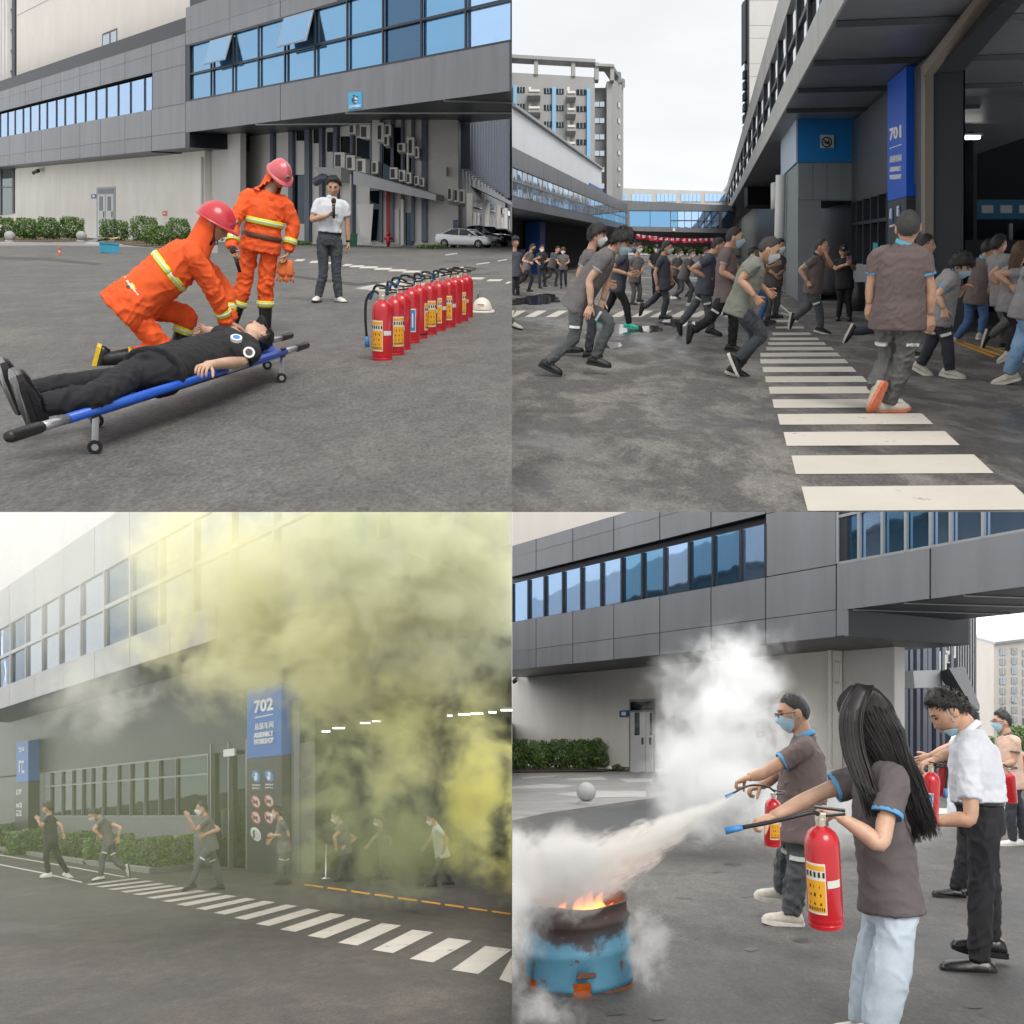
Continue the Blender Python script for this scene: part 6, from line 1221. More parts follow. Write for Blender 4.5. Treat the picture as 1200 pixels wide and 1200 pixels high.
for i, (Yk, r, h) in enumerate(((22, 3, 7.6), (18, 5.5, 7.4), (17.2, 5.5, 7.4), (30, 3.2, 4.6), (40, 9, 6.5))):
    c = wp(Yk, h, r); lt = thing('hall_lamp', ['bright lamp near the gate jamb inside the hall', 'fluorescent lamp high at the right edge of the hall', 'nearest fluorescent lamp at the upper right corner', 'low dim lamp above the machines in the hall', 'farthest small lamp deep in the hall'][i], 'lamp', c, 'lamps in the dark hall'); m = MB(); m.box(tuple(c + np.array([0, 0, .07])), (1.3, .2, .06)); m.build('housing', MATS['frame_grey'], lt); m = MB(); m.box(tuple(c), (1.2, .12, .06)); m.build('tube', MATS['lamp_on'], lt)
for Yk, r, h, w_, hh in ((24, 6, 4.6, 4.2, .9), (34, 3, 3.0, 3, .7), (44, 8, 3.0, 6, .8)):
    c = wp(Yk, h, r); m = MB(); m.box(tuple(c), (w_, .1, hh)); s_ = m.build('hall_sign', mat('hall_sign_blue', (.03, .16, .30), .5), None); tag(s_, {24: 'light blue notice board high inside the dark hall', 34: 'small blue board in the dark hall left side', 44: 'long dim blue board deep inside the dark hall'}[Yk], 'sign'); ch = MB()
    for i in range(6): ch.box(tuple(c + np.array([-w_ * .35 + i * w_ * .13, -.06, 0])), (w_ * .08, .02, hh * .4))
    ch.build('character', MATS['fin_white'], s_)
for i, (Yk, r, sx, sy, sz) in enumerate(((21, 3, 1.2, .8, 1.2), (24, 2.5, 1.6, 1, 1.5), (27, 5, 2.2, 1.2, 1.9))):
    c = wp(Yk, 0, r); mt_ = thing('machine', ['low dark machine just inside the gateway', 'dark machine cabinet behind the first machine', 'large dark machine deep in the hall'][i], 'machine', c); m = MB(); m.box(tuple(c + np.array([0, 0, sz / 2])), (sx, sy, sz)); m.build('cabinet', MATS['frame_dark'], mt_); m = MB(); m.box(tuple(c + np.array([0, -sy / 2, sz * .7])), (sx * .5, .05, sz * .25)); m.build('panel', MATS['glass_dark'], mt_); m = MB(); m.tube([c + np.array([sx * .3, 0, sz]), c + np.array([sx * .3, 0, sz + .5])], .06, 8); m.build('pipe', MATS['frame_grey'], mt_)
# blue 701 sign pillar
Yp = np.array([WF.pt(1062, 200, 0)[1]])[0]; PF = vp_face(TR, VX, 1062, Yp * .965); d3 = np.array([.1933, 1, TR.s])
sp = thing('sign_pillar', 'tall bright blue sign pillar lettered 701 beside the gateway', 'sign', PF.pt(1055, 380))
def pp(x, y): return PF.pt(x, y)
mat('pillar_blue', (.008, .10, .60), .4); mat('pillar_blue_side', (.010, .13, .62), .4)
def pbox(y0a, y0b, y1a, y1b, mt_, nm):
    """street face between columns 1040 and 1062 and the return facing the viewer"""
    f_ = [pp(1040, y0a), pp(1062, y0b), pp(1062, y1b), pp(1040, y1a)]; m = MB(); b_ = [p - PF.n * .55 for p in f_]; m.prism(b_, f_); return m.build(nm, MATS[mt_], sp)
pbox(97, 78, 236, 230, 'pillar_blue', 'blue_body'); pbox(236.6, 230.6, 388, 400, 'clad_dark', 'base_body')
ux = nrm(pp(1061, 155) - pp(1044, 160.5)); ux = nrm(pp(1061, 153) - pp(1042, 159)); uz = np.array([0, 0, 1.]); hpp = np.linalg.norm(pp(1044, 160) - pp(1044, 150)) / 10
def wtext(body, x0, y0, x1, hp, bold=0.0): o0 = pp(x0, y0) + PF.n * .012; return letters(body, o0, ux, uz, hp * hpp, MATS['white_print'], sp, 'lettering', np.linalg.norm(pp(x1, y0 - (x1 - x0) * .3) - pp(x0, y0)), bold)
wtext('701', 1043.5, 165, 1057, 14.5, .03)
m = MB(); PF.slab(m, [(1043, 173.5), (1057, 168.6), (1057, 169.6), (1043, 174.5)], 0, .012); m.build('rule_line', MATS['white_print'], sp)
wtext('总装车间', 1043.5, 191, 1057, 8, .01); wtext('ASSEMBLY', 1043.5, 201.5, 1057, 5.5, .03); wtext('WORKSHOP', 1043.5, 210.5, 1057, 5.5, .03)
for x, y in ((1045.5, 252), (1054, 249)):
    c = PF.pt(x, y, .012); v = [c + ux * .085 * math.cos(q) + uz * .15 * math.sin(q) for q in np.linspace(0, 2 * math.pi, 24, endpoint=False)]; m = MB(); m.prism(v, [p + PF.n * .012 for p in v]); ic = m.build('round_icon', mat('icon_blue', (.06, .24, .55), .5), sp); m = MB(); m.box(tuple(c + PF.n * .02), (.05, .05, .14)); m.ell(tuple(c + PF.n * .02 + uz * .1), (.035, .035, .035)); m.build('figure', MATS['white_print'], ic)
glyph_row(PF, sp, 1043, 1049, 264, 266.5, 3, MATS['white_print'], 75, -.25); glyph_row(PF, sp, 1051, 1058, 261.5, 264, 3, MATS['white_print'], 76, -.25)
# ---- road markings
LX = [910, 909, 905, 902, 900, 898, 891, 891, 894, 897, 901.5, 906, 912.5, 920, 930, 943]; RX = [934, 942, 950, 959, 967, 976, 983, 992, 1001, 1014, 1025, 1062, 1087, 1116, 1153, 1204]; YC = [376.5, 384, 391.5, 397.5, 403, 409, 416, 423.8, 433.5, 445, 457.8, 473.5, 492, 515, 545.5, 586]; HH = [1.2, 1.3, 1.5, 1.6, 1.7, 1.9, 2.2, 2.5, 3, 3.5, 4.1, 5, 6.3, 8.2, 11, 15]
for a, b, y, h in zip(LX, RX, YC, HH):
    sl = (a - 870) / (y - 300); sr_ = (b - 862) / (y - 300); y1 = min(y + h, 599.9)
    gsheet('zebra_stripe', TR, ((a + sl * (y1 - y) , y1 - (a - 900) * .01), (b + sr_ * (y1 - y) * .9, y1 - 2.0 * h / 15), (b - sr_ * h * .9, y - h - 2.0 * h / 15), (a - sl * h, y - h)), MATS['zebra'], yardTR)
for x in (576, 590, 614, 639, 664, 689, 714, 739, 761, 784, 806, 828, 848): q = [(x, 371.8), (x + 12.5, 371.8), (x + 27, 364.2), (x + 15.5, 364.2)]; q = [(max(a, 600.1), b) for a, b in q]; gsheet('zebra_stripe', TR, q, MATS['zebra'], yardTR)
for a, b in (((912, 357), (925, 368)), ((914, 366.5), (924, 370))): gsheet('stripe', TR, ((a[0], a[1]), (a[0] + 3, a[1]), (b[0] + 3, b[1]), (b[0], b[1])), MATS['zebra'], yardTR)
for q in (((1117, 401), (1121, 400.5), (1168, 418), (1163, 419.2)), ((1122, 400), (1126, 399.6), (1174, 416), (1170, 417.4)), ((1150, 405), (1154, 404.6), (1190, 415), (1186, 416.6))): gsheet('threshold_line', TR, q, MATS['paint_yellow'], yardTR)
mat('wet', (.055, .054, .053), .06, var=.2, vscale=2); mat('damp', (.085, .082, .080), .30, var=.2, vscale=2)
def puddle(cx, cy, rx, ry, seed, mt_='wet', n=44, up=.003):
    r = np.random.default_rng(seed); ph = r.uniform(0, 6, 6); pts = []
    for i in range(n):
        a = 2 * math.pi * i / n; k = 1 + .22 * math.sin(2 * a + ph[0]) + .16 * math.sin(3 * a + ph[1]) + .10 * math.sin(5 * a + ph[2]) + .07 * math.sin(9 * a + ph[3]) + .05 * math.sin(14 * a + ph[4]); pts.append((max(600.2, cx + rx * k * math.cos(a)), cy + ry * k * math.sin(a)))
    gsheet('puddle', TR, pts, MATS[mt_], yardTR, up)
puddle(626, 352, 32, 6, 1); puddle(738, 386, 30, 6, 2); puddle(797, 379, 22, 4.5, 3); puddle(716, 404, 14, 3.5, 4)
c = TR.g(1005, 364); M_ = TR.mtx(c); m = MB(); m.lathe([(.16, 0), (.17, .02), (.17, .62), (.15, .64)], 20, M_); tag(m.build('waste_bin', MATS['black_plastic'], None, True), 'dark round waste bin behind the guard', 'bin')
# ---- people running out
P_ = person
P_(TR, 'stooping runner in grey polo, mask and grey work trousers, foreground at left', (690, 440), dict(hd=(729, 284), nk=(715, 294), pv=(676, 354), er=(691, 328, -.2), wr=(692, 358, -.22), hr=(686, 374, -.22), el=(712, 330, .2), wl=(706, 352, .15), kr=(672, 397, -.1), ar=(643, 424, -.1), tr=(664, 434, -.1), kl=(714, 378, .1), al=(698, 419, .1), tl=(722, 424, .1)), 0, face=-15, pitch=-28, k=1.06, shirt='grey', pants='pant_grey', hair='fringe', mask='mask_blue', trim='trim_grey', stripe=True, fine=True, hands=(15, 35), skin=2)
P_(TR, 'masked runner with bowl haircut just behind the stooping foreground runner', (690, 418), dict(hd=(700, 277), nk=(692, 293), pv=(684, 346), er=(678, 322, -.1), wr=(690, 335, -.1), el=(702, 322), wl=(712, 330), kr=(694, 380), ar=(690, 412), kl=(676, 378), al=(668, 406)), 0, face=-10, pitch=-4, k=1.0, shirt='grey', pants='pant_dark', hair='fringe', mask='mask_white', trim='trim_grey', hs=1.15)
P_(TR, 'runner in black trousers and bright teal shoes behind the stooping man', (738, 387), dict(hd=(738, 287), nk=(731, 298), pv=(723, 336), er=(716, 315, -.15), wr=(735, 321, -.2), el=(738, 315), wl=(742, 318), kr=(734, 357, -.05), ar=(737, 379, -.05), tr=(749, 381, -.05), kl=(714, 358), al=(704, 374)), 0, pitch=-15, k=1.0, shirt='navy', pants='pant_black', shoe='teal', sole='teal', mask='mask_blue', hair='short')
P_(TR, 'masked runner in ash grey trousers behind the teal shoes', (746, 357), dict(hd=(749, 291), nk=(746, 301), pv=(744, 327), er=(736, 314), wr=(744, 318, -.2), el=(753, 314), wl=(752, 319, -.2), kr=(743, 341), ar=(741, 354), kl=(750, 341), al=(749, 350)), -50, k=.92, shirt='grey', pants='pant_ash', mask='mask_white', hs=1.15)
P_(TR, 'masked runner in dark polo and slate trousers over the small crossing stripes', (779, 376), dict(hd=(782, 291), nk=(777, 300), pv=(777, 334), er=(768, 320, -.15), wr=(770, 335, -.15), el=(787, 318), wl=(787, 326), kr=(781, 350, -.05), ar=(777, 369, -.05), kl=(767, 350, .05), al=(755, 360, .05), tl=(753, 370, .05)), -15, k=1.0, shirt='navy', pants='pant_slate', mask='mask_white', hair='short', hs=1.1)
P_(TR, 'runner bent forward in navy polo left of the tall runner', (832, 394), dict(hd=(842, 289), nk=(832, 298), pv=(826, 338), er=(811, 315, -.15), wr=(826, 324, -.15), el=(842, 316), wl=(846, 322), kr=(830, 363, -.05), ar=(834, 385, -.05), tr=(845, 388, -.05), kl=(814, 357, .05), al=(798, 379, .05), tl=(801, 389, .05)), 0, pitch=-12, k=1.05, shirt='navy', pants='pant_grey', hair='buzz', trim='trim_grey', hs=1.1, stripe=True)
P_(TR, 'tall runner in brown polo and black trousers with blue mask', (856, 412), dict(hd=(861, 279), nk=(852, 291), pv=(850, 345), er=(846, 318, -.2), wr=(861, 327, -.2), el=(866, 318), wl=(874, 325), kr=(832, 374, -.1), ar=(813, 387, -.1), tr=(811, 404, -.1), kl=(860, 374, .05), al=(858, 404, .05), tl=(872, 407, .05)), 0, pitch=-6, k=1.06, shirt='brown', pants='pant_black', mask='mask_blue', hair='buzz', trim='trim_grey', fine=True, hs=1.15, stripe=True)
P_(TR, 'stooping runner in green grey shirt and slate trousers beside the big crossing', (868, 442), dict(hd=(901, 293), nk=(887, 302), pv=(867, 359), er=(869, 328, -.2), wr=(885, 348, -.25), hr=(893, 358, -.25), el=(885, 330, .15), wl=(898, 340, .1), kr=(893, 392, -.08), ar=(865, 420, -.08), tr=(873, 440, -.08), kl=(886, 396, .12), al=(862, 431, .12), tl=(878, 437, .12)), 0, pitch=-22, k=1.08, shirt='green', pants='pant_slate', mask='mask_white', hair='buzz', hairc='hair_grey', sole='white', fine=True, hs=1.1, hands=(60, 30), collar='trim_black')
P_(TR, 'masked man in grey polo walking toward the viewer behind the stooping runner', (902, 380), dict(hd=(914, 289), nk=(911, 299), pv=(906, 330), er=(899, 315), wr=(908, 322, -.2), el=(919, 315), wl=(914, 321, -.2), kr=(902, 352), ar=(899, 374), kl=(911, 352), al=(908, 368)), -40, k=1.0, shirt='grey', pants='pant_ash', mask='mask_white', hs=1.1)
stock(TR, 'runner in light grey shirt half hidden behind the stooping runner', (886, 385), 105, 'run', 0, shirt='lightgrey', pants='jeans', mask='mask_white', hs=1.1)
P_(TR, 'runner in brown grey polo wiping his face by the column', (957, 391), dict(hd=(963, 290), nk=(957, 300), pv=(953, 337), er=(938, 316, -.15), wr=(946, 330, -.2), el=(974, 312, .05), wl=(968, 298, -.1), hl=(966, 290, -.1), kr=(960, 363, -.05), ar=(962, 384, -.05), tr=(972, 387, -.05), kl=(947, 359, .05), al=(931, 373, .05), tl=(929, 384, .05)), -15, pitch=-8, k=1.05, shirt='brown', pants='pant_grey', hair='bald', trim='trim_grey', stripe=True, sole='white', hs=1.1, hands=(60, 60), collar='trim_black')
gd = P_(TR, 'security guard in black uniform and cap filming with a phone', (989, 376), dict(hd=(989, 294.5), nk=(989, 303), pv=(990, 333), er=(979, 315, -.05), wr=(991, 310, -.25), el=(1001, 315, -.05), wl=(997, 310, -.25), kr=(985, 352), ar=(982.5, 371), kl=(994, 352), al=(996, 371)), -95, pitch=-8, k=.95, shirt='black', pants='pant_black', hair='buzz', cap='cap', hs=1.1, hands=(50, 50))
c = gd['P']('wl') + gd['U'] * .09 - gd['R'] * .03 - gd['B'] * .03; m = MB(); m.box(tuple(c), (.085, .014, .15)); ph = m.build('phone', mat('phone_case', (.35, .18, .20), .4), None); tag(ph, 'pinkish phone held up by the security guard', 'phone'); m = MB(); m.box(tuple(c - gd['B'] * .009 + gd['U'] * .05), (.025, .006, .025)); m.build('camera_bump', MATS['black_plastic'], ph)
P_(TR, 'big man seen from behind in brown polo walking along the crossing', (1040, 482), dict(hd=(1064, 267), nk=(1060, 286), pv=(1053, 368), sr=(1082, 301), er=(1091, 340), wr=(1089, 369), hr=(1092, 390), sl=(1028, 301), el=(1020, 337), wl=(1019, 356), hl=(1018, 374), kr=(1060, 420, -.02), ar=(1040, 472, -.02), kl=(1041, 416, .1), al=(1024, 455, -.1), tl=(1017, 470, -.1)), 78, face=95, pitch=4, k=1.10, fat=1.16, shirt='brown', pants='pant_ash', hair='buzz', hairc='hair_grey', trim='trim_blue', collar='trim_cyan', stripe=True, shoe='cream', sole='coral', fine=True, hs=1.12, hands=(15, 20), palm=((-.6, .8, 0), (.6, .8, 0)), feet=((.9, .4, 0), None), loose=1.12, pants_amp=.012, hem=.12, eyes=False)
P_(TR, 'bent runner in light grey polo with black hair and mask right of the big man', (1110, 442), dict(hd=(1126, 312), nk=(1114, 318), pv=(1101, 370), er=(1099, 346, -.18), wr=(1106, 362, -.2), hr=(1108, 378, -.2), el=(1122, 345, .1), wl=(1128, 340, .05), kr=(1110, 400, -.05), ar=(1113, 433, -.05), tr=(1130, 437, -.05), kl=(1092, 400, .1), al=(1079, 427, .1), tl=(1088, 432, .1)), 10, face=-15, pitch=-30, k=1.04, shirt='lightgrey', pants='pant_dark', hair='fringe', mask='mask_blue', trim='trim_blue', collar='trim_blue', shoe='cream', sole='white', stripe=True, fine=True, skin=2)
P_(TR, 'runner in dark trousers mostly hidden behind the big man, one shoe trailing', (1062, 420), dict(hd=(1085, 288), nk=(1078, 303), pv=(1056, 357), er=(1060, 330), wr=(1072, 340), el=(1080, 330), wl=(1090, 338), kr=(1028, 384, -.05), ar=(1001, 389, -.05), tr=(993, 404, -.05), kl=(1068, 386), al=(1066, 412)), 0, k=1.0, shirt='charcoal', pants='pant_navy', hair='short', shoe='black', sole='white')
P_(TR, 'runner in brown polo and blue jeans entering the gateway', (1142, 402), dict(hd=(1159, 292), nk=(1153, 303), pv=(1144, 349), er=(1162, 324, -.1), wr=(1159, 336, -.1), el=(1148, 325, .1), wl=(1142, 336, .1), kr=(1153, 368), ar=(1150, 390), kl=(1134, 378), al=(1121, 396)), 45, pitch=-10, k=1.02, shirt='brown', pants='jeans', hair='short', trim='trim_blue', collar='trim_cyan', shoe='cream', sole='white')
P_(TR, 'runner in pale grey top and ash trousers between jeans runner and woman', (1166, 408), dict(hd=(1171, 287), nk=(1170, 298), pv=(1175, 349), er=(1162, 322), wr=(1168, 333), el=(1182, 322), wl=(1184, 333), kr=(1185, 372, -.05), ar=(1160, 394, -.05), tr=(1156, 406, -.05), kl=(1178, 376), al=(1176, 402)), 40, k=1.02, shirt='lightgrey', pants='pant_ash', hair='short', shoe='black', sole='white')
wq_ = P_(TR, 'woman with brown plaited hair, grey shirt and black trousers at the right edge', (1184, 426), dict(hd=(1196, 297), nk=(1190, 312), pv=(1185, 356), er=(1168, 321, -.15), wr=(1184, 334, -.2), el=(1205, 330), wl=(1200, 345), kr=(1192, 386, -.04), ar=(1182, 411, -.04), tr=(1170, 418, -.04), kl=(1198, 388, .1), al=(1204, 416, .1)), 40, face=70, k=1.0, shirt='lightgrey', pants='pant_black', hair='short', hairc='hair_brown', shoe='cream', sole='white', eyes=False)
for i in range(9):
    h0 = wq_['tr'](np.array([[(-.06 + .015 * i), -.085 + .02 * abs(i - 4) / 4, .03]]))[0]; m = MB(); L_ = .24 + .04 * (i % 3); pts = [h0, h0 - wq_['U'] * L_ * .4 - wq_['B'] * .03 - wq_['R'] * .03, h0 - wq_['U'] * L_ - wq_['B'] * .05 - wq_['R'] * (.05 + .01 * i)]; m.tube(pts, [.012, .013, .006], 7, samples=12); m.build('plait', MATS['hair_brown'], wq_['t'], True)
P_(TR, 'runner in light blue jeans cut off by the right picture edge', (1184, 450), dict(hd=(1226, 296), nk=(1218, 310), pv=(1204, 362), er=(1205, 335), wr=(1212, 350), el=(1230, 335), wl=(1236, 350), kr=(1196, 402, -.05), ar=(1183, 438, -.05), tr=(1168, 442, -.05), kl=(1214, 402), al=(1224, 440)), 150, k=1.08, shirt='lightgrey', pants='jeans_light', shoe='cream', sole='white', loose=1.15)
# far runners
P_(TR, 'dark haired runner in navy shirt cut by the left edge of the street view', (604, 346), dict(hd=(604, 284), nk=(603, 295), pv=(603, 320), er=(598, 308), wr=(600, 315), el=(608, 308), wl=(611, 314), kr=(602, 332), ar=(601, 343), kl=(606, 332), al=(607, 344)), -60, k=1.02, shirt='navy', pants='pant_black', hair='fringe', hs=1.3)
stock(TR, 'far runner with black mask and black trousers at left', (618, 343), 57, 'run', -30, shirt='grey', pants='pant_black', mask='mask_black', hs=1.1)
stock(TR, 'far runner in black shirt with pale mask next to the black masked one', (635, 338), 50, 'walk', -60, shirt='black', pants='pant_dark', mask='mask_white', hs=1.15)
stock(TR, 'far masked woman in grey shirt and navy trousers facing the viewer', (660, 338), 47, 'walk', -90, shirt='grey', pants='pant_navy', mask='mask_white', hair='fringe', hairc='hair_brown', hs=1.2)
stock(TR, 'far runner whose head shows beside the grey shirted woman', (648, 336), 48, 'run2', -60, shirt='charcoal', pants='pant_dark', hs=1.15)
stock(TR, 'far guard in black cap and shirt below the banner left end', (770, 350), 63, 'walk', -90, shirt='black', pants='pant_black', mask='mask_white', cap='cap', hs=1.1)
stock(TR, 'far masked runner between the black cap and the grey runner', (791, 352), 60, 'run', -40, shirt='grey', pants='pant_dark', mask='mask_white', hs=1.1)
stock(TR, 'far masked runner with white shoes below the banner middle', (803, 359), 68, 'run2', -40, shirt='grey', pants='pant_grey', mask='mask_white', shoe='white', sole='white', hs=1.1)
stock(TR, 'far runner just left of the bent navy runner', (821, 354), 64, 'run', -30, shirt='brown', pants='pant_dark', mask='mask_white', hs=1.1)
stock(TR, 'far runner with grey cap behind the tall runner', (872, 380), 92, 'run2', 0, shirt='charcoal', pants='pant_navy', mask='mask_white', cap='cap', hs=1.1)
P_(TR, 'runner of whom only one cream shoe shows at the left edge of the crossing', (600, 390), dict(hd=(560, 290), nk=(562, 300), pv=(572, 340), er=(555, 320), wr=(560, 330), el=(570, 320), wl=(575, 330), kr=(585, 362, -.05), ar=(601, 378, -.05), tr=(614, 382, -.05), kl=(575, 365), al=(570, 385)), 0, k=1.05, shirt='grey', pants='pant_grey', shoe='cream', sole='black')
clip_all('TR', 1)
# ================================================================== lower right yard: extinguishing a barrel fire
L = fan_at(BR, -147, 600); F1 = vp_face(BR, -147, 745, 33.0); F2 = vp_face(BR, -147, 745, 38.2)
def fq(x0, x1, ya, yb): return [(x0, L(ya, x0)), (x1, L(ya, x1)), (x1, L(yb, x1)), (x0, L(yb, x0))]
bl = thing('factory_building', 'grey panelled factory block with white lower wall behind the powder cloud', 'building', F1.pt(700, 770))
m = MB(); solid(m, BR, F1, fq(540, 993, 640, 676), 5); solid(m, BR, F1, fq(540, 993, 729, 785), 5); solid(m, BR, F1, fq(898, 993, 676, 729), 5); solid(m, BR, F1, fq(540, 898, 676, 729), 4.5, -.3); m.build('block_core', MATS['frame_dark'], bl)
xs = [540, 629, 672, 720, 774, 834, 898, 981]; cells = []
for i in range(7):
    cells += [(xs[i], xs[i + 1], 640, 654), (xs[i], xs[i + 1], 654, 676), (xs[i], xs[i + 1], 729, 764), (xs[i], xs[i + 1], 764, 785)]
cells.append((898, 981, 676, 729)); cells.append((981, 993, 764, 785)); panels(F1, bl, MATS['clad_grey'], cells, L, gap=.016)
wx = [580, 600, 619.5, 638.5, 660, 681.5, 705, 729, 753, 779, 808, 836, 868.5, 898]
pane_grid(F1, bl, [MATS['glass_sky']] * 7 + [MATS['glass_blue'], MATS['glass_blue'], MATS['glass_sky'], MATS['glass_blue'], MATS['glass_blue'], MATS['glass_sky']], MATS['frame_dark'], wx, 684, 729, L, t=-.05, fw=.085)  # darker blue panes: a reflected building put into the tint
m = MB(); F2.slab(m, fq(560, 976, 758, 893), -.4, 0); m.build('ground_floor_wall', MATS['wall_white'], bl)
m = MB(); F2.slab(m, fq(560, 1036, 745, 893), -.9, -.45); m.build('side_wall', MATS['wall_pale'], bl)
F3 = vp_face(BR, -147, 745, 35.5); m = MB(); F3.slab(m, [(540, 560), (900, 480), (900, 610), (540, 680)], -.4, 0); m.build('tower_wall', MATS['wall_beige'], bl)
m = MB(); m.tube([F2.pt(972, 758, .12), F2.pt(972, 898, .12)], .07, 10); m.tube([F2.pt(979, 775, .1), F2.pt(985, 777, .1), F2.pt(985, 800, .1), F2.pt(979, 800, .1)], .035, 8); m.build('drainpipe', MATS['pipe_white'], bl)
d_ = MB(); F2.slab(d_, [(738.8, 819.5), (768, 818.5), (768, 905), (738.8, 906)], 0, .06); dr = d_.build('door', MATS['frame_grey'], bl)
m = MB(); F2.slab(m, [(740.6, 822.5), (766.5, 821.5), (766.5, 831.5), (740.6, 832.5)], .06, .07); m.build('transom_pane', MATS['glass_dark'], dr)
for a, b in ((741, 758), (759, 767)):
    m = MB(); F2.slab(m, [(a, 834.5), (b, 834), (b, 904), (a, 905)], .06, .09); lf = m.build('leaf', MATS['fin_white'], dr); m = MB(); F2.slab(m, [(a + 5, 834.8), (min(b, a + 11), 834.6), (min(b, a + 11), 861), (a + 5, 861.5)], .09, .10); m.build('glass_slot', MATS['glass_pale'], lf); m = MB(); F2.slab(m, [(b - 3, 864), (b - 1.6, 864), (b - 1.6, 872), (b - 3, 872)], .09, .14); m.build('handle', MATS['frame_dark'], lf)
m = MB(); F2.slab(m, [(727.4, 832.6), (738, 832), (738, 839.4), (727.4, 840)], 0, .06); s_ = m.build('wall_sign', MATS['clad_blue'], None); tag(s_, 'blue square sign beside the door half hidden in powder', 'sign'); m = MB(); F2.slab(m, [(730, 834), (735, 833.8), (735, 838), (730, 838.2)], .06, .075); m.build('mark', MATS['white_print'], s_)
m = MB(); F2.slab(m, [(888, 857), (896, 856.6), (896, 864), (888, 864.4)], 0, .05); s_ = m.build('warning_plate', MATS['plate_orange'], None); tag(s_, 'orange warning plate on the wall behind the masked man', 'sign'); m = MB(); F2.slab(m, [(889.5, 859.5), (894.5, 859.3), (894.5, 861.5), (889.5, 861.7)], .05, .06); m.build('mark', MATS['white_print'], s_)
m = MB(); m.tube([F2.pt(605.5, 794, .02), F2.pt(605, 795, .3)], .04, 8); m.tube([F2.pt(605, 796, .35), F2.pt(600.6, 800, .5)], [.11, .10], 10); s_ = m.build('security_camera', MATS['black_plastic'], None); tag(s_, 'black security camera on the white wall at the left edge of this yard', 'camera')
# bridge
br = thing('skybridge', 'grey glazed footbridge leaving the block over the people with extinguishers', 'bridge', F1.pt(1100, 700))
m = MB(); solid(m, BR, F1, fq(993.5, 1290, 728.7, 765), 4.4); solid(m, BR, F1, fq(993.5, 1290, 600, 728.7), 4.2, -.25); m.build('bridge_core', MATS['frame_dark'], br)
panels(F1, br, MATS['clad_grey'], [(981, 1091, 728.7, 765), (1091, 1290, 728.7, 765)], L, gap=.016)
pane_grid(F1, br, [MATS['glass_blue'], MATS['glass_sky'], MATS['glass_blue'], MATS['glass_blue'], MATS['glass_sky'], MATS['glass_sky'], MATS['glass_sky']], MATS['frame_grey'], [982.5, 1007, 1034.5, 1062, 1091, 1114.5, 1152.5, 1215, 1290], 640, 728.5, L, bars=(692, 728.2), t=-.08, fw=.07)
m = MB(); F1.slab(m, fq(990, 993.4, 764, 785), -.03, .032); m.build('edge_trim', MATS['clad_grey'], br)
for x0, x1 in ((1000, 1060), (1060, 1130), (1130, 1200)): a = F1.pt(x0, L(765, x0)); b = fwd(BR, F1, F1.pt(x1, L(765, x1)), 4.2); a[2] -= .02; b[2] -= .02; m = MB(); m.tube([a, b], .02, 6); m.build('brace', MATS['frame_grey'], br)
a = [F1.pt(x, L(785, x)) for x in (940, 993)]; 
# grey building behind
G1 = yface(1034, 36, 1112, 41); gb = thing('grey_factory', 'grey factory with dark pilasters and a column of air conditioners under the bridge', 'building', G1.pt(1070, 900))
m = MB(); G1.slab(m, [(1030, 640), (1112, 640), (1112, 905), (1030, 910)], -1, 0); m.build('wall', MATS['wall_grey'], gb)
for x, w_ in ((1034, 5.5), (1045, 4.5), (1052, 3.5), (1060, 4), (1067.5, 5), (1073.5, 4), (1083, 4), (1090.5, 3), (1101, 3)): m = MB(); G1.slab(m, [(x, 640), (x + w_, 640), (x + w_, 900), (x, 900)], 0, .45); m.build('pilaster', MATS['fin_blue'], gb)
n_ = 0
for x0, x1, y0, y1 in ((1076, 1083, 729, 741), (1086, 1094, 729, 745), (1090, 1097, 745, 757), (1096, 1102, 742, 764), (1098, 1105, 764, 776), (1084, 1090, 762, 784), (1091, 1097, 766, 786), (1102, 1108, 747, 770)): n_ += 1; ac_unit(G1, 'white air conditioner, %s of the stack behind the long haired woman' % ORD[n_ - 1], x0, x1, y0, y1, .4, 'air conditioners behind the long haired woman')
G2 = yface(1108, 40, 1145, 44); m = MB(); G2.slab(m, [(1108, 640), (1142, 640), (1142, 720), (1142, 900), (1108, 900)], -1, 0); m.build('fin_wall', MATS['fin_blue'], gb)
for x in range(1118, 1142, 3): m = MB(); G2.slab(m, [(x, 722), (x + 1.1, 722), (x + 1.1, 850), (x, 850)], 0, .15); m.build('fin', MATS['clad_grey'], gb)
a = [G1.pt(x, y, 2.2) for x, y in ((1070, 786), (1102, 785), (1102, 806), (1072, 806))]; m = MB(); m.prism([fwd(BR, G1, p, 2.1) for p in a], a); m.build('canopy', MATS['wall_grey'], gb)
a = [G2.pt(x, y, 2.0) for x, y in ((1112, 783), (1130, 781), (1148, 826), (1148, 832), (1140, 830))]; m = MB(); m.prism([p + np.array([.3, 1.6, -.4]) for p in a], a); m.build('sloping_canopy', MATS['clad_dark'], gb)
for x0, x1, y0, y1, mt_ in ((1078, 1084, 815, 896, 'glass_dark'), (1088, 1096, 812, 900, 'wall_pale'), (1064, 1072, 830, 892, 'wall_pale')): m = MB(); G1.slab(m, [(x0, y0), (x1, y0), (x1, y1), (x0, y1)], .02, .3); m.build('window' if 'glass' in mt_ else 'door_leaf', MATS[mt_], gb)
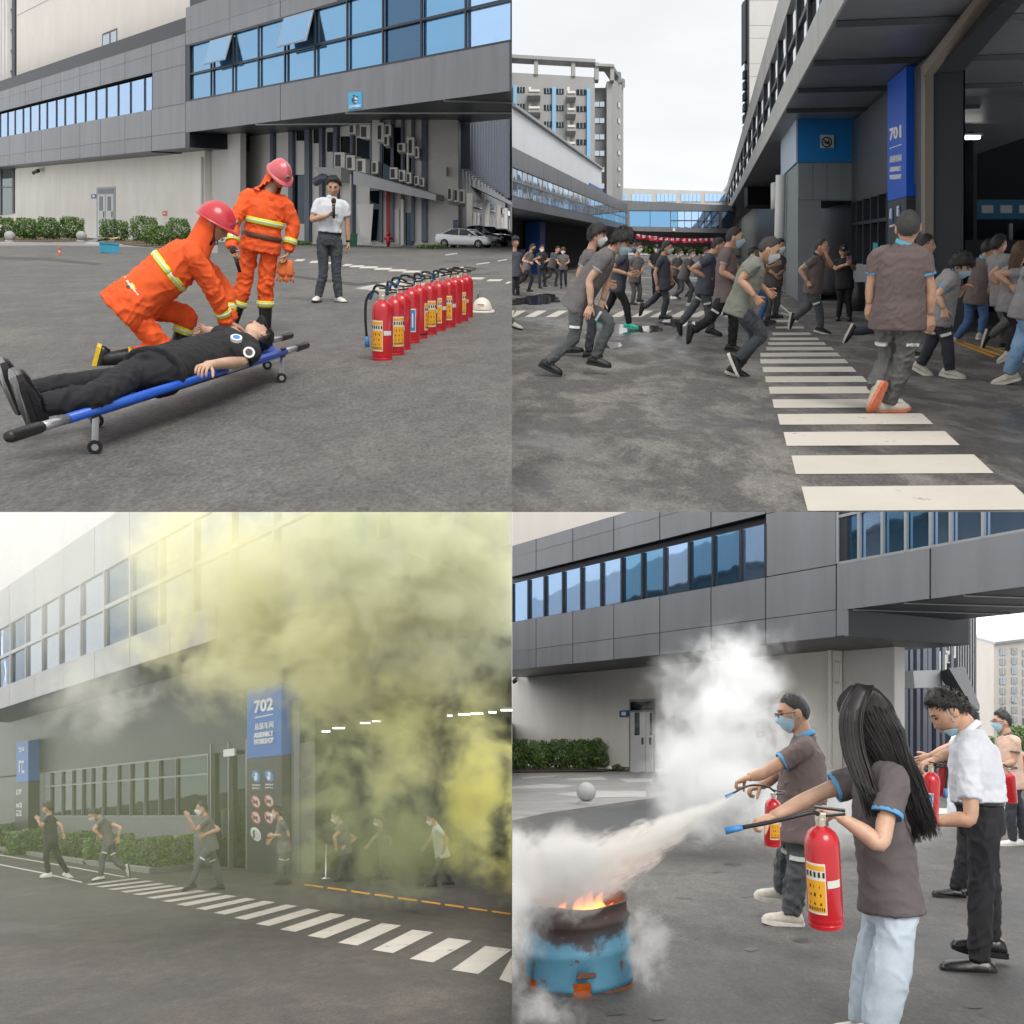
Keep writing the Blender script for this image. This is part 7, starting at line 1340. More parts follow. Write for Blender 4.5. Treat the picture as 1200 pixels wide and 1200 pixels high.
c = BR.g(1079, 902); M_ = BR.mtx(c) @ Matrix.Scale(.85, 4); m = MB(); m.add(np.array([(x * (.36 + .05 * z), y * (.3 + .05 * z), z) for z in (0, .95) for x, y in ((-1, -1), (1, -1), (1, 1), (-1, 1))]), [(3, 2, 1, 0), (4, 5, 6, 7), (0, 1, 5, 4), (1, 2, 6, 5), (2, 3, 7, 6), (3, 0, 4, 7)]); m.xf(M_); bn = m.build('wheeled_bin', MATS['plastic_green'], None); tag(bn, 'green wheeled bin between the long haired woman and the man in white', 'bin'); m = MB(); m.box((0, 0, .99), (.84, .72, .08)); m.xf(M_); m.build('lid', MATS['plastic_green'], bn)
# distant blocks
Wt = yface(1160, 78, 1230, 78); wt = thing('white_block', 'pale multi storey block with grey window columns at the right edge', 'building', Wt.pt(1185, 860)); m = MB(); Wt.slab(m, [(1164.5, 753), (1215, 747), (1215, 880), (1164.5, 880)], -4, 0); m.build('wall', MATS['wall_beige'], wt); m = MB(); Wt.slab(m, [(1164, 752), (1215, 745.8), (1215, 748.4), (1164, 754.6)], -4, .3); m.build('parapet', MATS['frame_grey'], wt)
for c_, x in enumerate((1171.5, 1185, 1198)):
    for r_ in range(8): y = 760 + r_ * 11.4 + (3 if c_ == 2 else 0) - c_ * .8; m = MB(); Wt.slab(m, [(x, y), (x + 6.6, y - .3), (x + 6.6, y + 7.4), (x, y + 7.8)], 0, .1); w_ = m.build('window', MATS['glass_pale' if (r_ + c_) % 3 == 0 else 'wall_grey'], wt); m = MB(); Wt.slab(m, [(x + 3, y), (x + 3.5, y), (x + 3.5, y + 7.5), (x + 3, y + 7.5)], .1, .15); m.build('mullion', MATS['fin_white'], w_)
Pk = yface(1135, 92, 1170, 92); pk = thing('pink_block', 'low pink and white banded block left of the pale block', 'building', Pk.pt(1150, 860))
for i in range(7): m = MB(); y = 787 + i * 7.6; Pk.slab(m, [(1138, y), (1166, y - 1.5), (1166, y + 3), (1138, y + 4.5)], -3, 0); m.build('floor_band', MATS['wall_pink'], pk); m = MB(); Pk.slab(m, [(1138, y + 4.5), (1166, y + 3), (1166, y + 6.1), (1138, y + 7.6)], -3, -.6); m.build('gallery', MATS['wall_pale'], pk)
for i, (x, y, w_, h_) in enumerate(((1152, 884, 26, 22), (1168, 880, 22, 26), (1186, 884, 30, 34), (1204, 882, 26, 30))): bush('tree', ['small tree behind the man in white shoulder', 'rounded tree below the pink block', 'broad tree below the pale block', 'tree at the right edge behind the man in peach'][i], BR, (x, y), w_, h_, 3, 1800, cat='tree', seed=80 + i, leaf=1.9, group='trees below the distant blocks')
# forecourt
pv_ = sheet('paved_forecourt', [BR.g(x, y, .004) for x, y in ((600, 962), (640, 953), (760, 936), (790, 930), (1000, 925), (1040, 912), (1000, 902), (600, 901))], MATS['paving']); tag(pv_, kind='structure')
for q in (((612, 911), (655, 908.5), (648, 910.5), (612, 913)), ((663, 913), (705, 910.5), (712, 914), (668, 914.5)), ((725, 913), (765, 912.5), (765, 916.5), (735, 917.5)), ((600, 922), (640, 919), (676, 921), (655, 924), (600, 924.5)), ((650, 931), (690, 927.5), (757, 927.5), (757, 934), (690, 935))): gsheet('slab', BR, q, MATS['paving_light'], pv_, .008)
bd = sheet('planting_bed', [BR.g(x, y, .05) for x, y in ((600, 906), (700, 905), (735, 903), (735, 900), (600, 900))], MATS['soil']); tag(bd, kind='structure')
for i, (x, w_, h_) in enumerate(((608, 30, 36), (633, 30, 35), (658, 30, 36), (682, 30, 36), (703, 30, 38))): bush('shrub', ['hedge shrub at the left edge of the barrel yard', 'second hedge shrub from the left, reddish stems', 'middle shrub of the hedge behind the stone ball', 'fourth hedge shrub, above the stone ball', 'bushy end shrub of the hedge next to the door'][i], BR, (x, 903), w_, h_, 1.3, 2200, seed=90 + i, leaf=1.7, group='hedge behind the barrel')
bush('ground_plant', 'low plant at the foot of the wall by the door', BR, (730, 904), 26, 8, .5, 400, cat='plant', seed=96, leaf=1.6); bush('shrub', 'green shrub behind the masked man shoulder', BR, (907, 900), 22, 32, 1.0, 1500, seed=97, leaf=1.8); bush('shrub', 'small shrub between masked man and long haired woman', BR, (972, 900), 14, 22, .8, 900, seed=98, leaf=1.6)
c = BR.g(687, 942.5); M_ = BR.mtx(c); t_ = thing('ball_bollard', 'grey stone ball on a round base between barrel and hedge', 'bollard', c); m = MB(); m.ell((0, 0, .24), (.195, .195, .19), nu=28, nv=18); m.xf(M_); m.build('ball', MATS['granite'], t_, True); m = MB(); m.lathe([(.19, 0), (.19, .04), (.15, .06)], 24, M_); m.build('base', MATS['granite'], t_)
for q in (((600, 969), (640, 961), (700, 950), (745, 942), (790, 936), (808, 949), (800, 956), (836, 972), (820, 985), (770, 980), (700, 990), (600, 1010)), ((800, 985), (846, 972), (850, 985), (830, 992)), ((868, 1040), (900, 1034), (920, 1040), (905, 1049), (870, 1052))): gsheet('damp_patch', BR, q, mat('damp_dark', (.04, .039, .038), .5, var=.3, vscale=2, bump=.3, bscale=90), yardBR, .003)
for i, (x, y, r_) in enumerate(((860, 1012, 8), (800, 1052, 7), (720, 1188, 9), (770, 1194, 7), (880, 1113, 6), (940, 1102, 8), (660, 1165, 9), (1140, 1180, 8), (840, 1022, 5))): gsheet('tar_spot', BR, [(x + r_ * (1.3 + .3 * math.sin(3 * a + i)) * math.cos(a), y + r_ * .32 * (1 + .3 * math.sin(2 * a + i)) * math.sin(a)) for a in np.linspace(0, 2 * math.pi, 14, endpoint=False)], MATS['damp_dark'], yardBR, .003)
gsheet('white_line', BR, ((1080, 948), (1200, 945), (1200, 951), (1075, 955)), MATS['zebra'], yardBR)
# ---- barrel with fire
c = BR.g(680, 1150); M_ = BR.mtx(c, .2) @ Matrix.Rotation(math.radians(-5), 4, 'Y') @ Matrix.Diagonal((1.06, 1.06, 1, 1)); t_ = thing('fire_barrel', 'cut down blue steel drum, soot blackened, with a fire inside', 'barrel', c)
def drum_mat():
    m, nt, p = node_mat('drum'); l = nt.links; t = N(nt, 'ShaderNodeTexCoord'); n = N(nt, 'ShaderNodeTexNoise', Scale=5.0, Detail=8.0, Roughness=.65); l.new(t.outputs['Object'], n.inputs['Vector'])
    sx = N(nt, 'ShaderNodeSeparateXYZ'); l.new(t.outputs['Object'], sx.inputs[0])
    ad = N(nt, 'ShaderNodeMath', operation='MULTIPLY_ADD'); l.new(n.outputs['Fac'], ad.inputs[0]); ad.inputs[1].default_value = .34; l.new(sx.outputs['Z'], ad.inputs[2])
    r = N(nt, 'ShaderNodeValToRGB'); e = r.color_ramp.elements; e[0].position = .17; e[0].color = (.20, .09, .04, 1); e[1].position = .205; e[1].color = (.06, .19, .29, 1)
    x = e.new(.45); x.color = (.085, .24, .35, 1); x = e.new(.49); x.color = (.05, .05, .055, 1); x = e.new(.57); x.color = (.05, .032, .03, 1); l.new(ad.outputs[0], r.inputs['Fac'])
    n2 = N(nt, 'ShaderNodeTexNoise', Scale=16.0, Detail=6.0); l.new(t.outputs['Object'], n2.inputs['Vector']); r2 = N(nt, 'ShaderNodeValToRGB'); r2.color_ramp.elements[0].position = .64; r2.color_ramp.elements[1].position = .70; r2.color_ramp.elements[0].color = (0, 0, 0, 1); l.new(n2.outputs['Fac'], r2.inputs['Fac'])
    mxx = N(nt, 'ShaderNodeMix', data_type='RGBA'); l.new(r2.outputs['Color'], mxx.inputs[0]); l.new(r.outputs['Color'], mxx.inputs[6]); mxx.inputs[7].default_value = (.13, .07, .04, 1); l.new(mxx.outputs[2], p.inputs['Base Color']); p.inputs['Roughness'].default_value = .6
    b = N(nt, 'ShaderNodeBump'); b.inputs['Strength'].default_value = .4; b.inputs['Distance'].default_value = .02; l.new(n.outputs['Fac'], b.inputs['Height']); l.new(b.outputs[0], p.inputs['Normal']); return m
drum_mat(); n = 60; H2 = .43; rr = .285
prof = [(0, rr), (.03, rr), (.06, rr), (.17, rr), (.19, rr + .012), (.21, rr), (.33, rr), (.345, rr + .012), (.36, rr), (H2, rr), (H2 + .01, rr + .008)]
v, f = [], []
for i, (z, r_) in enumerate(prof):
    for j in range(n): a = 2 * math.pi * j / n; w = 1 + .012 * math.sin(3 * a + 1) + .008 * math.sin(7 * a); zz_ = z + (.012 * math.sin(2 * a + .5) + .005 * math.sin(5 * a)) * (z / H2) ** 3; v.append((r_ * w * math.cos(a), r_ * w * math.sin(a), zz_))
for i in range(len(prof) - 1):
    for j in range(n):
        a = 360 * j / n
        if i < 2 and (248 < a < 266 or 190 < a < 200): continue
        f.append((i * n + j, i * n + (j + 1) % n, (i + 1) * n + (j + 1) % n, (i + 1) * n + j))
m = MB(); m.add(v, f); m.xf(M_); dm = m.build('drum', MATS['drum'], t_, True); md = dm.modifiers.new('s', 'SOLIDIFY'); md.thickness = .008
m = MB(); a = [(-.07, -.287, .085), (.03, -.296, .09), (.025, -.298, .11), (-.06, -.290, .115)]; m.prism(a, [(x, y - .008, z) for x, y, z in a]); m.xf(M_); m.build('rust_patch', mat('rust', (.14, .06, .03), .85, var=.4, vscale=30), t_)
mat('charcoal', (.02, .017, .015), .9, var=.5, vscale=20)
def ember_mat():
    m, nt, p = node_mat('ember'); l = nt.links; p.inputs['Base Color'].default_value = (.03, .02, .015, 1); t = N(nt, 'ShaderNodeTexCoord'); n = N(nt, 'ShaderNodeTexNoise', Scale=14.0, Detail=5.0); l.new(t.outputs['Object'], n.inputs['Vector']); r = N(nt, 'ShaderNodeValToRGB'); r.color_ramp.elements[0].position = .42; r.color_ramp.elements[0].color = (0, 0, 0, 1); r.color_ramp.elements[1].position = .62; r.color_ramp.elements[1].color = (1, .16, .02, 1); l.new(n.outputs['Fac'], r.inputs['Fac']); l.new(r.outputs['Color'], p.inputs['Emission Color']); p.inputs['Emission Strength'].default_value = 7; return m
ember_mat()
for i in range(16):
    r = np.random.default_rng(300 + i); a = r.uniform(0, 6.28); q = r.uniform(0, .11); m = MB(); p0 = np.array([q * math.cos(a), q * math.sin(a), .26 + r.uniform(0, .06)]); d = nrm(np.array([r.normal(), r.normal(), .25])) * r.uniform(.06, .11); m.tube([p0 - d, p0, p0 + d], [.018, .024, .014], 7); m.xf(M_); m.build('burning_log', MATS['ember' if i % 2 else 'charcoal'], t_)
m = MB(); m.lathe([(.01, .25), (.27, .25)], 30, M_); m.build('ember_bed', MATS['ember'], t_)
def flame_mat():
    m = bpy.data.materials.new('flame'); m.use_nodes = True; nt = m.node_tree; nt.nodes.clear(); l = nt.links; t = N(nt, 'ShaderNodeTexCoord'); sx = N(nt, 'ShaderNodeSeparateXYZ'); l.new(t.outputs['Generated'], sx.inputs[0])
    r = N(nt, 'ShaderNodeValToRGB'); e = r.color_ramp.elements; e[0].position = .0; e[0].color = (1, .55, .08, 1); e[1].position = 1; e[1].color = (.9, .06, .01, 1); l.new(sx.outputs['Z'], r.inputs['Fac']); em = N(nt, 'ShaderNodeEmission', Strength=5.0); l.new(r.outputs['Color'], em.inputs['Color'])
    tp = N(nt, 'ShaderNodeBsdfTransparent'); lw_ = N(nt, 'ShaderNodeLayerWeight', Blend=.35); mx_ = N(nt, 'ShaderNodeMixShader'); n = N(nt, 'ShaderNodeTexNoise', Scale=9.0, Detail=3.0); l.new(t.outputs['Object'], n.inputs['Vector'])
    mm = N(nt, 'ShaderNodeMath', operation='MULTIPLY_ADD'); l.new(sx.outputs['Z'], mm.inputs[0]); mm.inputs[1].default_value = .55; l.new(lw_.outputs['Facing'], mm.inputs[2]); mm.use_clamp = True; l.new(mm.outputs[0], mx_.inputs[0]); l.new(em.outputs[0], mx_.inputs[1]); l.new(tp.outputs[0], mx_.inputs[2]); o = N(nt, 'ShaderNodeOutputMaterial'); l.new(mx_.outputs[0], o.inputs['Surface']); MATS['flame'] = m
flame_mat()
for i, (x, y, h) in enumerate(((.02, -.05, .22), (.09, -.02, .25), (.15, .02, .22), (-.05, .05, .18), (.06, .10, .20), (-.13, 0, .15), (.19, -.03, .16))):
    m = MB(); m.tube([(x, y, .25), (x + .015, y, .25 + h * .35), (x - .01, y + .01, .25 + h * .7), (x + .02, y, .25 + h)], [.045, .055, .03, .003], 10, samples=10); m.xf(M_); tag(m.build('flame', MATS['flame'], t_, True), None)
# ---- extinguishers and people
def ext_between(yd, top, bot, label, style, laz, hose_pts=None, group=None, d=0.0, Yd=None, k=1.0):
    """bottle hung so that its picture axis runs top -> bottom at depth Yd"""
    a = yd.at(top[0], top[1], Yd); b = yd.at(bot[0], bot[1], Yd); R, B, U = yd.frame(b); z = nrm((a - b) + B * .0); x = nrm(R - z * np.dot(R, z)); y = np.cross(z, x); s = np.linalg.norm(a - b) / .47 * k
    M = Matrix(((x[0] * s, y[0] * s, z[0] * s, b[0]), (x[1] * s, y[1] * s, z[1] * s, b[1]), (x[2] * s, y[2] * s, z[2] * s, b[2]), (0, 0, 0, 1)))
    Mi = np.array(M.inverted()); hp_ = None
    if hose_pts: hp_ = [(Mi @ np.array([*yd.at(q[0], q[1], Yd + (q[2] if len(q) > 2 else 0)), 1]))[:3] for q in hose_pts]
    return extinguisher(M, label, group, style, laz, hose_pts is not None, 5, 180, hp_)
man = person(BR, 'masked man with glasses in brown polo spraying powder at the barrel', (928, 1083),
    dict(hd=(930, 836), nk=(943, 864), pv=(938, 965), er=(895, 906, -.27), wr=(877, 911, -.30), hr=(858, 919, -.30), el=(905, 912, .12), wl=(893, 921, .05), hl=(878, 925, .02), kr=(934, 1022, -.06), ar=(927, 1070, -.06), kl=(921, 1008, .25), al=(916, 1042, .35)),
    180, face=192, pitch=-12, k=1.12, shirt='brown', pants='pant_grey', trim='trim_blue', collar='trim_blue', mask='mask_blue', hair='buzz', fine=True, shoe='cream', sole='white', stripe=True, glasses=True, hs=1.10, girth=1.18, hands=(70, 60), palm=((0, 0, -1), (0, 0, -1)), hem=.12, foot=.98, loose=1.1, pants_amp=.010, skin=0, mirror=True)
wom = person(BR, 'long haired woman in brown grey polo and pale jeans holding an extinguisher', (1030, 1215),
    dict(hd=(1014, 846), nk=(1028, 894), pv=(1044, 1062), sr=(1046, 915, -.18), er=(1032, 988, -.30), wr=(984, 957, -.32), hr=(967, 948, -.30), sl=(1000, 915), el=(960, 930, .12), wl=(905, 957, .05), hl=(884, 962, .02), kr=(1042, 1140, -.05), ar=(1030, 1200, -.05), kl=(1024, 1140, .12), al=(1014, 1198, .12)),
    205, face=185, pitch=-14, k=.98, shirt='woman', pants='jeans_pale', trim='trim_blue', hair='long', fine=True, shoe='white', sole='white', hs=1.22, girth=.98, hands=(70, 60), palm=((.3, 0, -1), (0, 0, -1)), hem=.03, loose=1.5, fat=.98, pants_amp=.006, skin=2, mirror=True)
def long_hair(I, n=1700):
    """full head of hair: a solid fall with fine strands over it"""
    r = np.random.default_rng(5); tr = I['tr']; U, B, R = I['U'], I['B'], I['R']; T = lambda x, y, z: tr(np.array([[x, y, z]]))[0]
    m = MB(); m.tube([T(0, -.01, .10), T(0, -.015, .03), T(0, -.03, -.05), T(0, -.05, -.14), T(0, -.065, -.25) + R * .01, T(0, -.06, -.36) + R * .03, T(0, -.05, -.43) + R * .045], [(.06, .06), (.112, .112), (.118, .100), (.116, .078), (.104, .060), (.08, .042), (.03, .02)], 26, side=I['HM'][:, 0], samples=24)
    P, F = m.arr(), m.f; ph = np.arange(len(P)); P = P + (R[None, :] * (np.sin(ph % 26 * 2.9) * .006)[:, None]); hb = mesh('long_hair', P, F, MATS['hair_long'], I['t'], True)
    m = MB(); D = r.normal(size=(n * 4, 3)); D /= np.linalg.norm(D, axis=1)[:, None]; az = np.degrees(np.abs(np.arctan2(D[:, 0], D[:, 1]))); ok = (D[:, 2] > .0) & ((az > 40) | (D[:, 2] > .72)); D = D[ok][:n]; P0 = tr(head_surf(D) * 1.13 + D * .012)
    for i in range(len(D)):
        azs = math.atan2(D[i, 0], D[i, 1]); o = np.array([math.sin(azs), min(math.cos(azs), .2)]); o /= np.linalg.norm(o)
        L_ = r.uniform(.30, .50); j = r.normal(size=4) * .005; h1 = T(o[0] * .118 + j[0], o[1] * .116 - .015, -.02); h2 = T(o[0] * .122 + j[1], o[1] * .095 - .045, -.13); e = T(o[0] * .095 + j[2] * 3, o[1] * .06 - .06 + j[3] * 3, -.13 - L_ * .7) + R * .035; w = r.uniform(.0025, .005)
        m.tube([P0[i], h1, h2, (h2 + e) / 2 + R * j[0] * 1.5 + B * j[1], e], [(w, .0018), (w * 1.3, .002), (w * 1.3, .002), (w, .0018), (.0008, .0008)], 4, samples=10, side=np.cross(o[0] * R + .01 * U, U))
    Q = lambda x, y, d: (lambda r_: r_ * (np.dot(I['O'] + B * d, B) / np.dot(r_, B)))(np.array([(x - 600) / FPX, 1, (600 - y) / FPX]))      # lock over the near shoulder
    lk = MB(); lk.tube([Q(1012, 806, -.10), Q(998, 838, -.17), Q(1000, 876, -.19), Q(1012, 912, -.22), Q(1026, 944, -.24), Q(1036, 962, -.25)], [(.05, .03), (.058, .03), (.056, .028), (.05, .024), (.034, .016), (.006, .004)], 16, side=R, samples=22); lk.build('front_lock', MATS['hair_long'], hb, True)
    for i in range(260):
        u = r.uniform(-1, 1); dd = r.uniform(-.02, .02); x_ = u * 13; m.tube([Q(1012 + x_ * .9, 803, -.12), Q(998 + x_, 838, -.195 + dd * .3), Q(1000 + x_, 876, -.215 + dd * .3), Q(1012 + x_ * .9, 912, -.24 + dd), Q(1026 + x_ * .8 + r.normal() * 2, 935 + r.uniform(0, 26), -.26 + dd)], [(.003, .0018), (.0045, .002), (.0045, .002), (.004, .002), (.0008, .0008)], 4, samples=10, side=R)
    o = m.build('hair_strands', MATS['hair_long'], hb, True); o['kind'] = 'stuff'
mat('hair_long', (.008, .006, .006), .45, var=.3, vscale=30); long_hair(wom)
wht = person(BR, 'man in white shirt and black trousers with lowered mask bending over an extinguisher', (1148, 1136),
    dict(hd=(1112, 834), nk=(1138, 858), pv=(1150, 962), sr=(1136, 886, -.19), er=(1137, 958, -.29), wr=(1098, 963, -.30), hr=(1074, 967, -.28), sl=(1125, 880), el=(1116, 884, .15), wl=(1096, 890, .08), hl=(1080, 896, .05), kr=(1150, 1040, -.05), ar=(1148, 1126, -.05), kl=(1158, 1035, .15), al=(1160, 1100, .2)),
    190, face=190, pitch=-38, k=1.10, shirt='white', pants='pant_black', tuck=True, belt=True, mask='chin', hair='short', fine=True, shoe='leather', sole='rubber', hs=1.08, girth=1.05, collar='trim_white', hands=(40, 50), palm=((0, 0, 1), (0, 0, -1)), sleeve=.72, foot=1.05, pants_amp=.007, mirror=True)
far = person(BR, 'man in peach shirt with mask and glasses carrying an extinguisher at the right edge', (1182, 990),
    dict(hd=(1174, 846), nk=(1181, 862), pv=(1186, 916), er=(1188, 892, -.15), wr=(1172, 898, -.25), el=(1205, 890), wl=(1200, 905), kr=(1184, 950), ar=(1187, 985), kl=(1196, 950), al=(1200, 984)),
    -150, face=200, pitch=-5, k=1.0, shirt='peach', pants='pant_dark', mask='mask_blue', hair='short', glasses=True, hs=1.15, shoe='white', sole='white', mirror=True, collar='trim_brown', trim='trim_brown')
ph_ = person(BR, 'distant man in white shirt filming with a phone behind the masked man', (980, 905),
    dict(hd=(980.5, 854.5), nk=(980, 860.5), pv=(980, 880), er=(974.5, 868, -.05), wr=(978, 859, -.25), el=(986, 868, -.05), wl=(983, 859, -.25), kr=(978, 893), ar=(977, 903), kl=(983, 893), al=(984, 903)), -90, k=1.0, shirt='white', pants='pant_black', hair='short', hs=1.2, hands=(40, 40))
hid = person(BR, 'person in white shirt half hidden behind the bending man, reaching across', (1120, 1050),
    dict(hd=(1130, 842), nk=(1128, 858), pv=(1132, 946), er=(1112, 876, -.1), wr=(1090, 886, -.1), hr=(1076, 892, -.1), el=(1134, 900), wl=(1128, 920), kr=(1130, 1000), ar=(1120, 1042), kl=(1136, 1000), al=(1136, 1040)), 190, k=1.0, shirt='white', pants='pant_black', hair='short', mask='chin', shoe='leather', mirror=True)
ext_between(BR, (962, 968), (968, 1083), 'large red extinguisher with yellow label in the woman hand', 'yellow', -118, [(960, 955), (952, 952, -.02), (930, 957, -.03), (900, 964, -.02), (868, 970, 0)], Yd=4.62)
ext_between(BR, (906, 936), (905, 990), 'red extinguisher held low by the man with glasses', 'yellow', -70, [(908, 928), (900, 922, -.05), (886, 920, -.1), (874, 922, -.12), (858, 930, -.14)], Yd=6.35)
ext_between(BR, (1091, 905), (1088, 966), 'red extinguisher with blue label held out by the man in white', 'blue', -110, [(1094, 897), (1104, 893, .02), (1110, 902, .02), (1108, 925, .02)], Yd=5.75, k=1.0)
ext_between(BR, (1105, 898), (1104, 932), 'red extinguisher behind the blue labelled one', 'none', -90, None, Yd=6.5)
ext_between(BR, (1183, 905), (1186, 940), 'small red extinguisher carried by the man in peach shirt', 'none', -90, [(1181, 899), (1176, 896), (1173, 902), (1175, 915)], Yd=11.6)
c = BR.g(1196, 925); M_ = BR.mtx(c); t_ = thing('traffic_barrier', 'orange plastic barrier at the right edge behind the man in peach', 'barrier', c)
m = MB(); m.prism([(-.35, -.2, 0), (.35, -.2, 0), (.2, -.07, .8), (-.2, -.07, .8)], [(-.35, .2, 0), (.35, .2, 0), (.2, .07, .8), (-.2, .07, .8)]); m.xf(M_); m.build('shell', mat('barrier_orange', (.70, .14, .02), .5), t_); m = MB(); m.box((0, -.15, .45), (.5, .02, .12), Euler((-.16, 0, 0)).to_matrix()); m.xf(M_); m.build('stripe', MATS['white_print'], t_)
clip_under(TR); clip_all('BR', 1)
# ================================================================== lower left yard: smoke from the gateway
VB = -390; LB = fan_at(BL, VB, 0); WB = vp_face(BL, VB, 330, 25.8); OB = vp_face(BL, VB, 330, 22.0)
def bq(x0, x1, ya, yb): return [(x0, LB(ya, x0)), (x1, LB(ya, x1)), (x1, LB(yb, x1)), (x0, LB(yb, x0))]
wb = thing('smoky_workshop', 'grey workshop with overhanging window floor and dark gateway filled with smoke', 'building', WB.pt(300, 1030))
m = MB(); solid(m, BL, OB, bq(-40, 600, 806, 831), 5); solid(m, BL, OB, bq(-40, 600, 693, 738), 5); m.build('overhang_core', MATS['clad_grey'], wb)
cs = [-40, -15, 12, 42, 75, 112, 153, 200, 255, 320, 400, 495, 600]
panels(OB, wb, MATS['clad_mid'], [(cs[i], cs[i + 1], 806, 831) for i in range(12)] + [(cs[i], cs[i + 1], 693, 738) for i in range(12)], LB, gap=.012)
mw_ = [-40, -20, -4, 13, 31, 50, 70.5, 95, 123, 153.5, 188, 228, 272, 322, 380, 445, 520, 600]
pane_grid(OB, wb, [MATS['glass_pale'], MATS['glass_pale'], MATS['glass_deep'], MATS['glass_deep'], MATS['glass_pale'], MATS['glass_pale']], MATS['clad_mid'], mw_, 738, 806, LB, bars=(771,), t=-.05, fw=.12)
Fu = vp_face(BL, VB, 330, 31.0); m = MB(); Fu.slab(m, bq(-40, 320, 540, 720), -.5, 0); m.build('upper_wall', MATS['wall_pale'], wb)
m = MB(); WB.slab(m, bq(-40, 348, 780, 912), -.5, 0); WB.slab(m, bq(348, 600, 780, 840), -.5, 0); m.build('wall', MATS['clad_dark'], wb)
m = MB(); WB.slab(m, bq(-40, 60, 910, 1003), -.5, 0); WB.slab(m, bq(52, 247, 957, 1003), -.5, .04); WB.slab(m, bq(330, 348, 912, 1003), -.5, 0); m.build('plinth', MATS['brick_grey'], wb)
wx = [52, 60, 73, 85.5, 97, 108, 121, 138.5, 153.5, 170, 187, 207, 245]
pane_grid(WB, wb, [MATS['glass_green'], MATS['glass_dark'], MATS['glass_green']], MATS['frame_grey'], wx, 912, 957, LB, bars=(912, 926, 956.6), t=-.04, fw=.05)
m = MB(); WB.slab(m, bq(247, 290, 905, 1002), -.2, -.1); dr = m.build('door', MATS['glass_dark'], wb)
for x in (247, 268, 289): m = MB(); WB.slab(m, bq(x, x + 1.2, 905, 1002), -.1, .03); m.build('door_frame', MATS['frame_grey'], dr)
for x in (262, 270): m = MB(); WB.slab(m, bq(x, x + .9, 952, 972), -.08, .06); m.build('pull_bar', MATS['alu'], dr)
m = MB(); WB.slab(m, bq(264, 277, 910, 915), .0, .06); m.build('exit_plate', MATS['white_print'], wb)
m = MB(); WB.slab(m, [(347.5, 820), (351, 820), (351, 1040), (347.5, 1040)], 0, .15); m.build('gate_jamb', MATS['frame_grey'], wb)
def wpb(px, h, r):
    p = WB.pt(px, 900) - WB.n * r; p[2] = BL.gz(0, p[1]) + h; return p
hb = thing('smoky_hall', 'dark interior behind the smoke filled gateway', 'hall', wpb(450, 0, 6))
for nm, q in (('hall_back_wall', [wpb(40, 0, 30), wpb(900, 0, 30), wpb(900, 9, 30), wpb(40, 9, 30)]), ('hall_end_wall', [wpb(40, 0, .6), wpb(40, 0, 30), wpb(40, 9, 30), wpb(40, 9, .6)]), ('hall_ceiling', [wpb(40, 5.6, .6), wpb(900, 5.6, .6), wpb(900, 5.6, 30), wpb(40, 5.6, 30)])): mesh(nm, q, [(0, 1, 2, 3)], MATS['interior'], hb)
mat('lamp_on_b', (1, 1, 1), .5, emit=(1, .97, .85), estr=4)
for i, (px, py, w_) in enumerate(((382, 857, .2), (397, 853, .3), (428, 847, .25), (441, 845, .2), (527, 838.5, .12), (544, 837, .3), (558, 836, .35), (577, 834.5, .2), (595, 832, .35))):
    c = BL.at(px, py, 31.0); lt = thing('hall_lamp', 'lit strip lamp, %s from the left in the smoky hall' % ORD[i], 'lamp', c, 'strip lamps in the smoky hall'); m = MB(); m.box(tuple(c), (w_ * 1.2, .06, .05)); m.build('tube', MATS['lamp_on_b'], lt); m = MB(); m.box(tuple(c + np.array([0, 0, .05])), (w_ * 1.3, .12, .04)); m.build('housing', MATS['frame_grey'], lt)
# sign pillars
PB = vp_face(BL, VB, 330, 24.9); sp = thing('sign_pillar', 'dark sign pillar with blue head lettered 702 and round safety signs', 'sign', PB.pt(310, 1030))
def slab_back(face, quad, w, mt_, nm, par): a = [face.pt(x, y) for x, y in quad]; m = MB(); m.prism([p - face.n * w for p in a], a); return m.build(nm, MATS[mt_], par)
mat('pillar_702', (.03, .15, .50), .45); slab_back(PB, bq(289.5, 330, 872, 918), .5, 'pillar_702', 'blue_head', sp); slab_back(PB, bq(289.5, 330, 918.3, 999), .5, 'clad_dark', 'base_body', sp); slab_back(PB, bq(289.5, 330, 840, 871.8), .5, 'clad_dark', 'top_body', sp)
ux = nrm(PB.pt(325, LB(900, 325)) - PB.pt(295, LB(900, 295))); uz = np.array([0, 0, 1.]); hpp = np.linalg.norm(PB.pt(300, 850) - PB.pt(300, 840)) / 10
letters('702', PB.pt(298.5, 836) + PB.n * .012, ux, uz, 15 * hpp, MATS['white_print'], sp, 'lettering', np.linalg.norm(PB.pt(321, 832) - PB.pt(298.5, 836)), .03)
m = MB(); PB.slab(m, [(299, 840.5), (320, 836.3), (320, 837.5), (299, 841.7)], 0, .012); m.build('rule_line', MATS['white_print'], sp)
letters('总装车间', PB.pt(299, 856) + PB.n * .012, ux, uz, 8 * hpp, MATS['white_print'], sp, 'lettering', np.linalg.norm(PB.pt(321, 852) - PB.pt(299, 856)), .01); letters('ASSEMBLY', PB.pt(298, 865) + PB.n * .012, ux, uz, 6 * hpp, MATS['white_print'], sp, 'lettering', np.linalg.norm(PB.pt(321, 861) - PB.pt(298, 865)), .03)
letters('WORKSHOP', PB.pt(298, 873) + PB.n * .012, ux, uz, 6.5 * hpp, MATS['white_print'], sp, 'lettering', np.linalg.norm(PB.pt(321, 869) - PB.pt(298, 873)), .03)
mat('sign_red', (.45, .04, .04), .5)
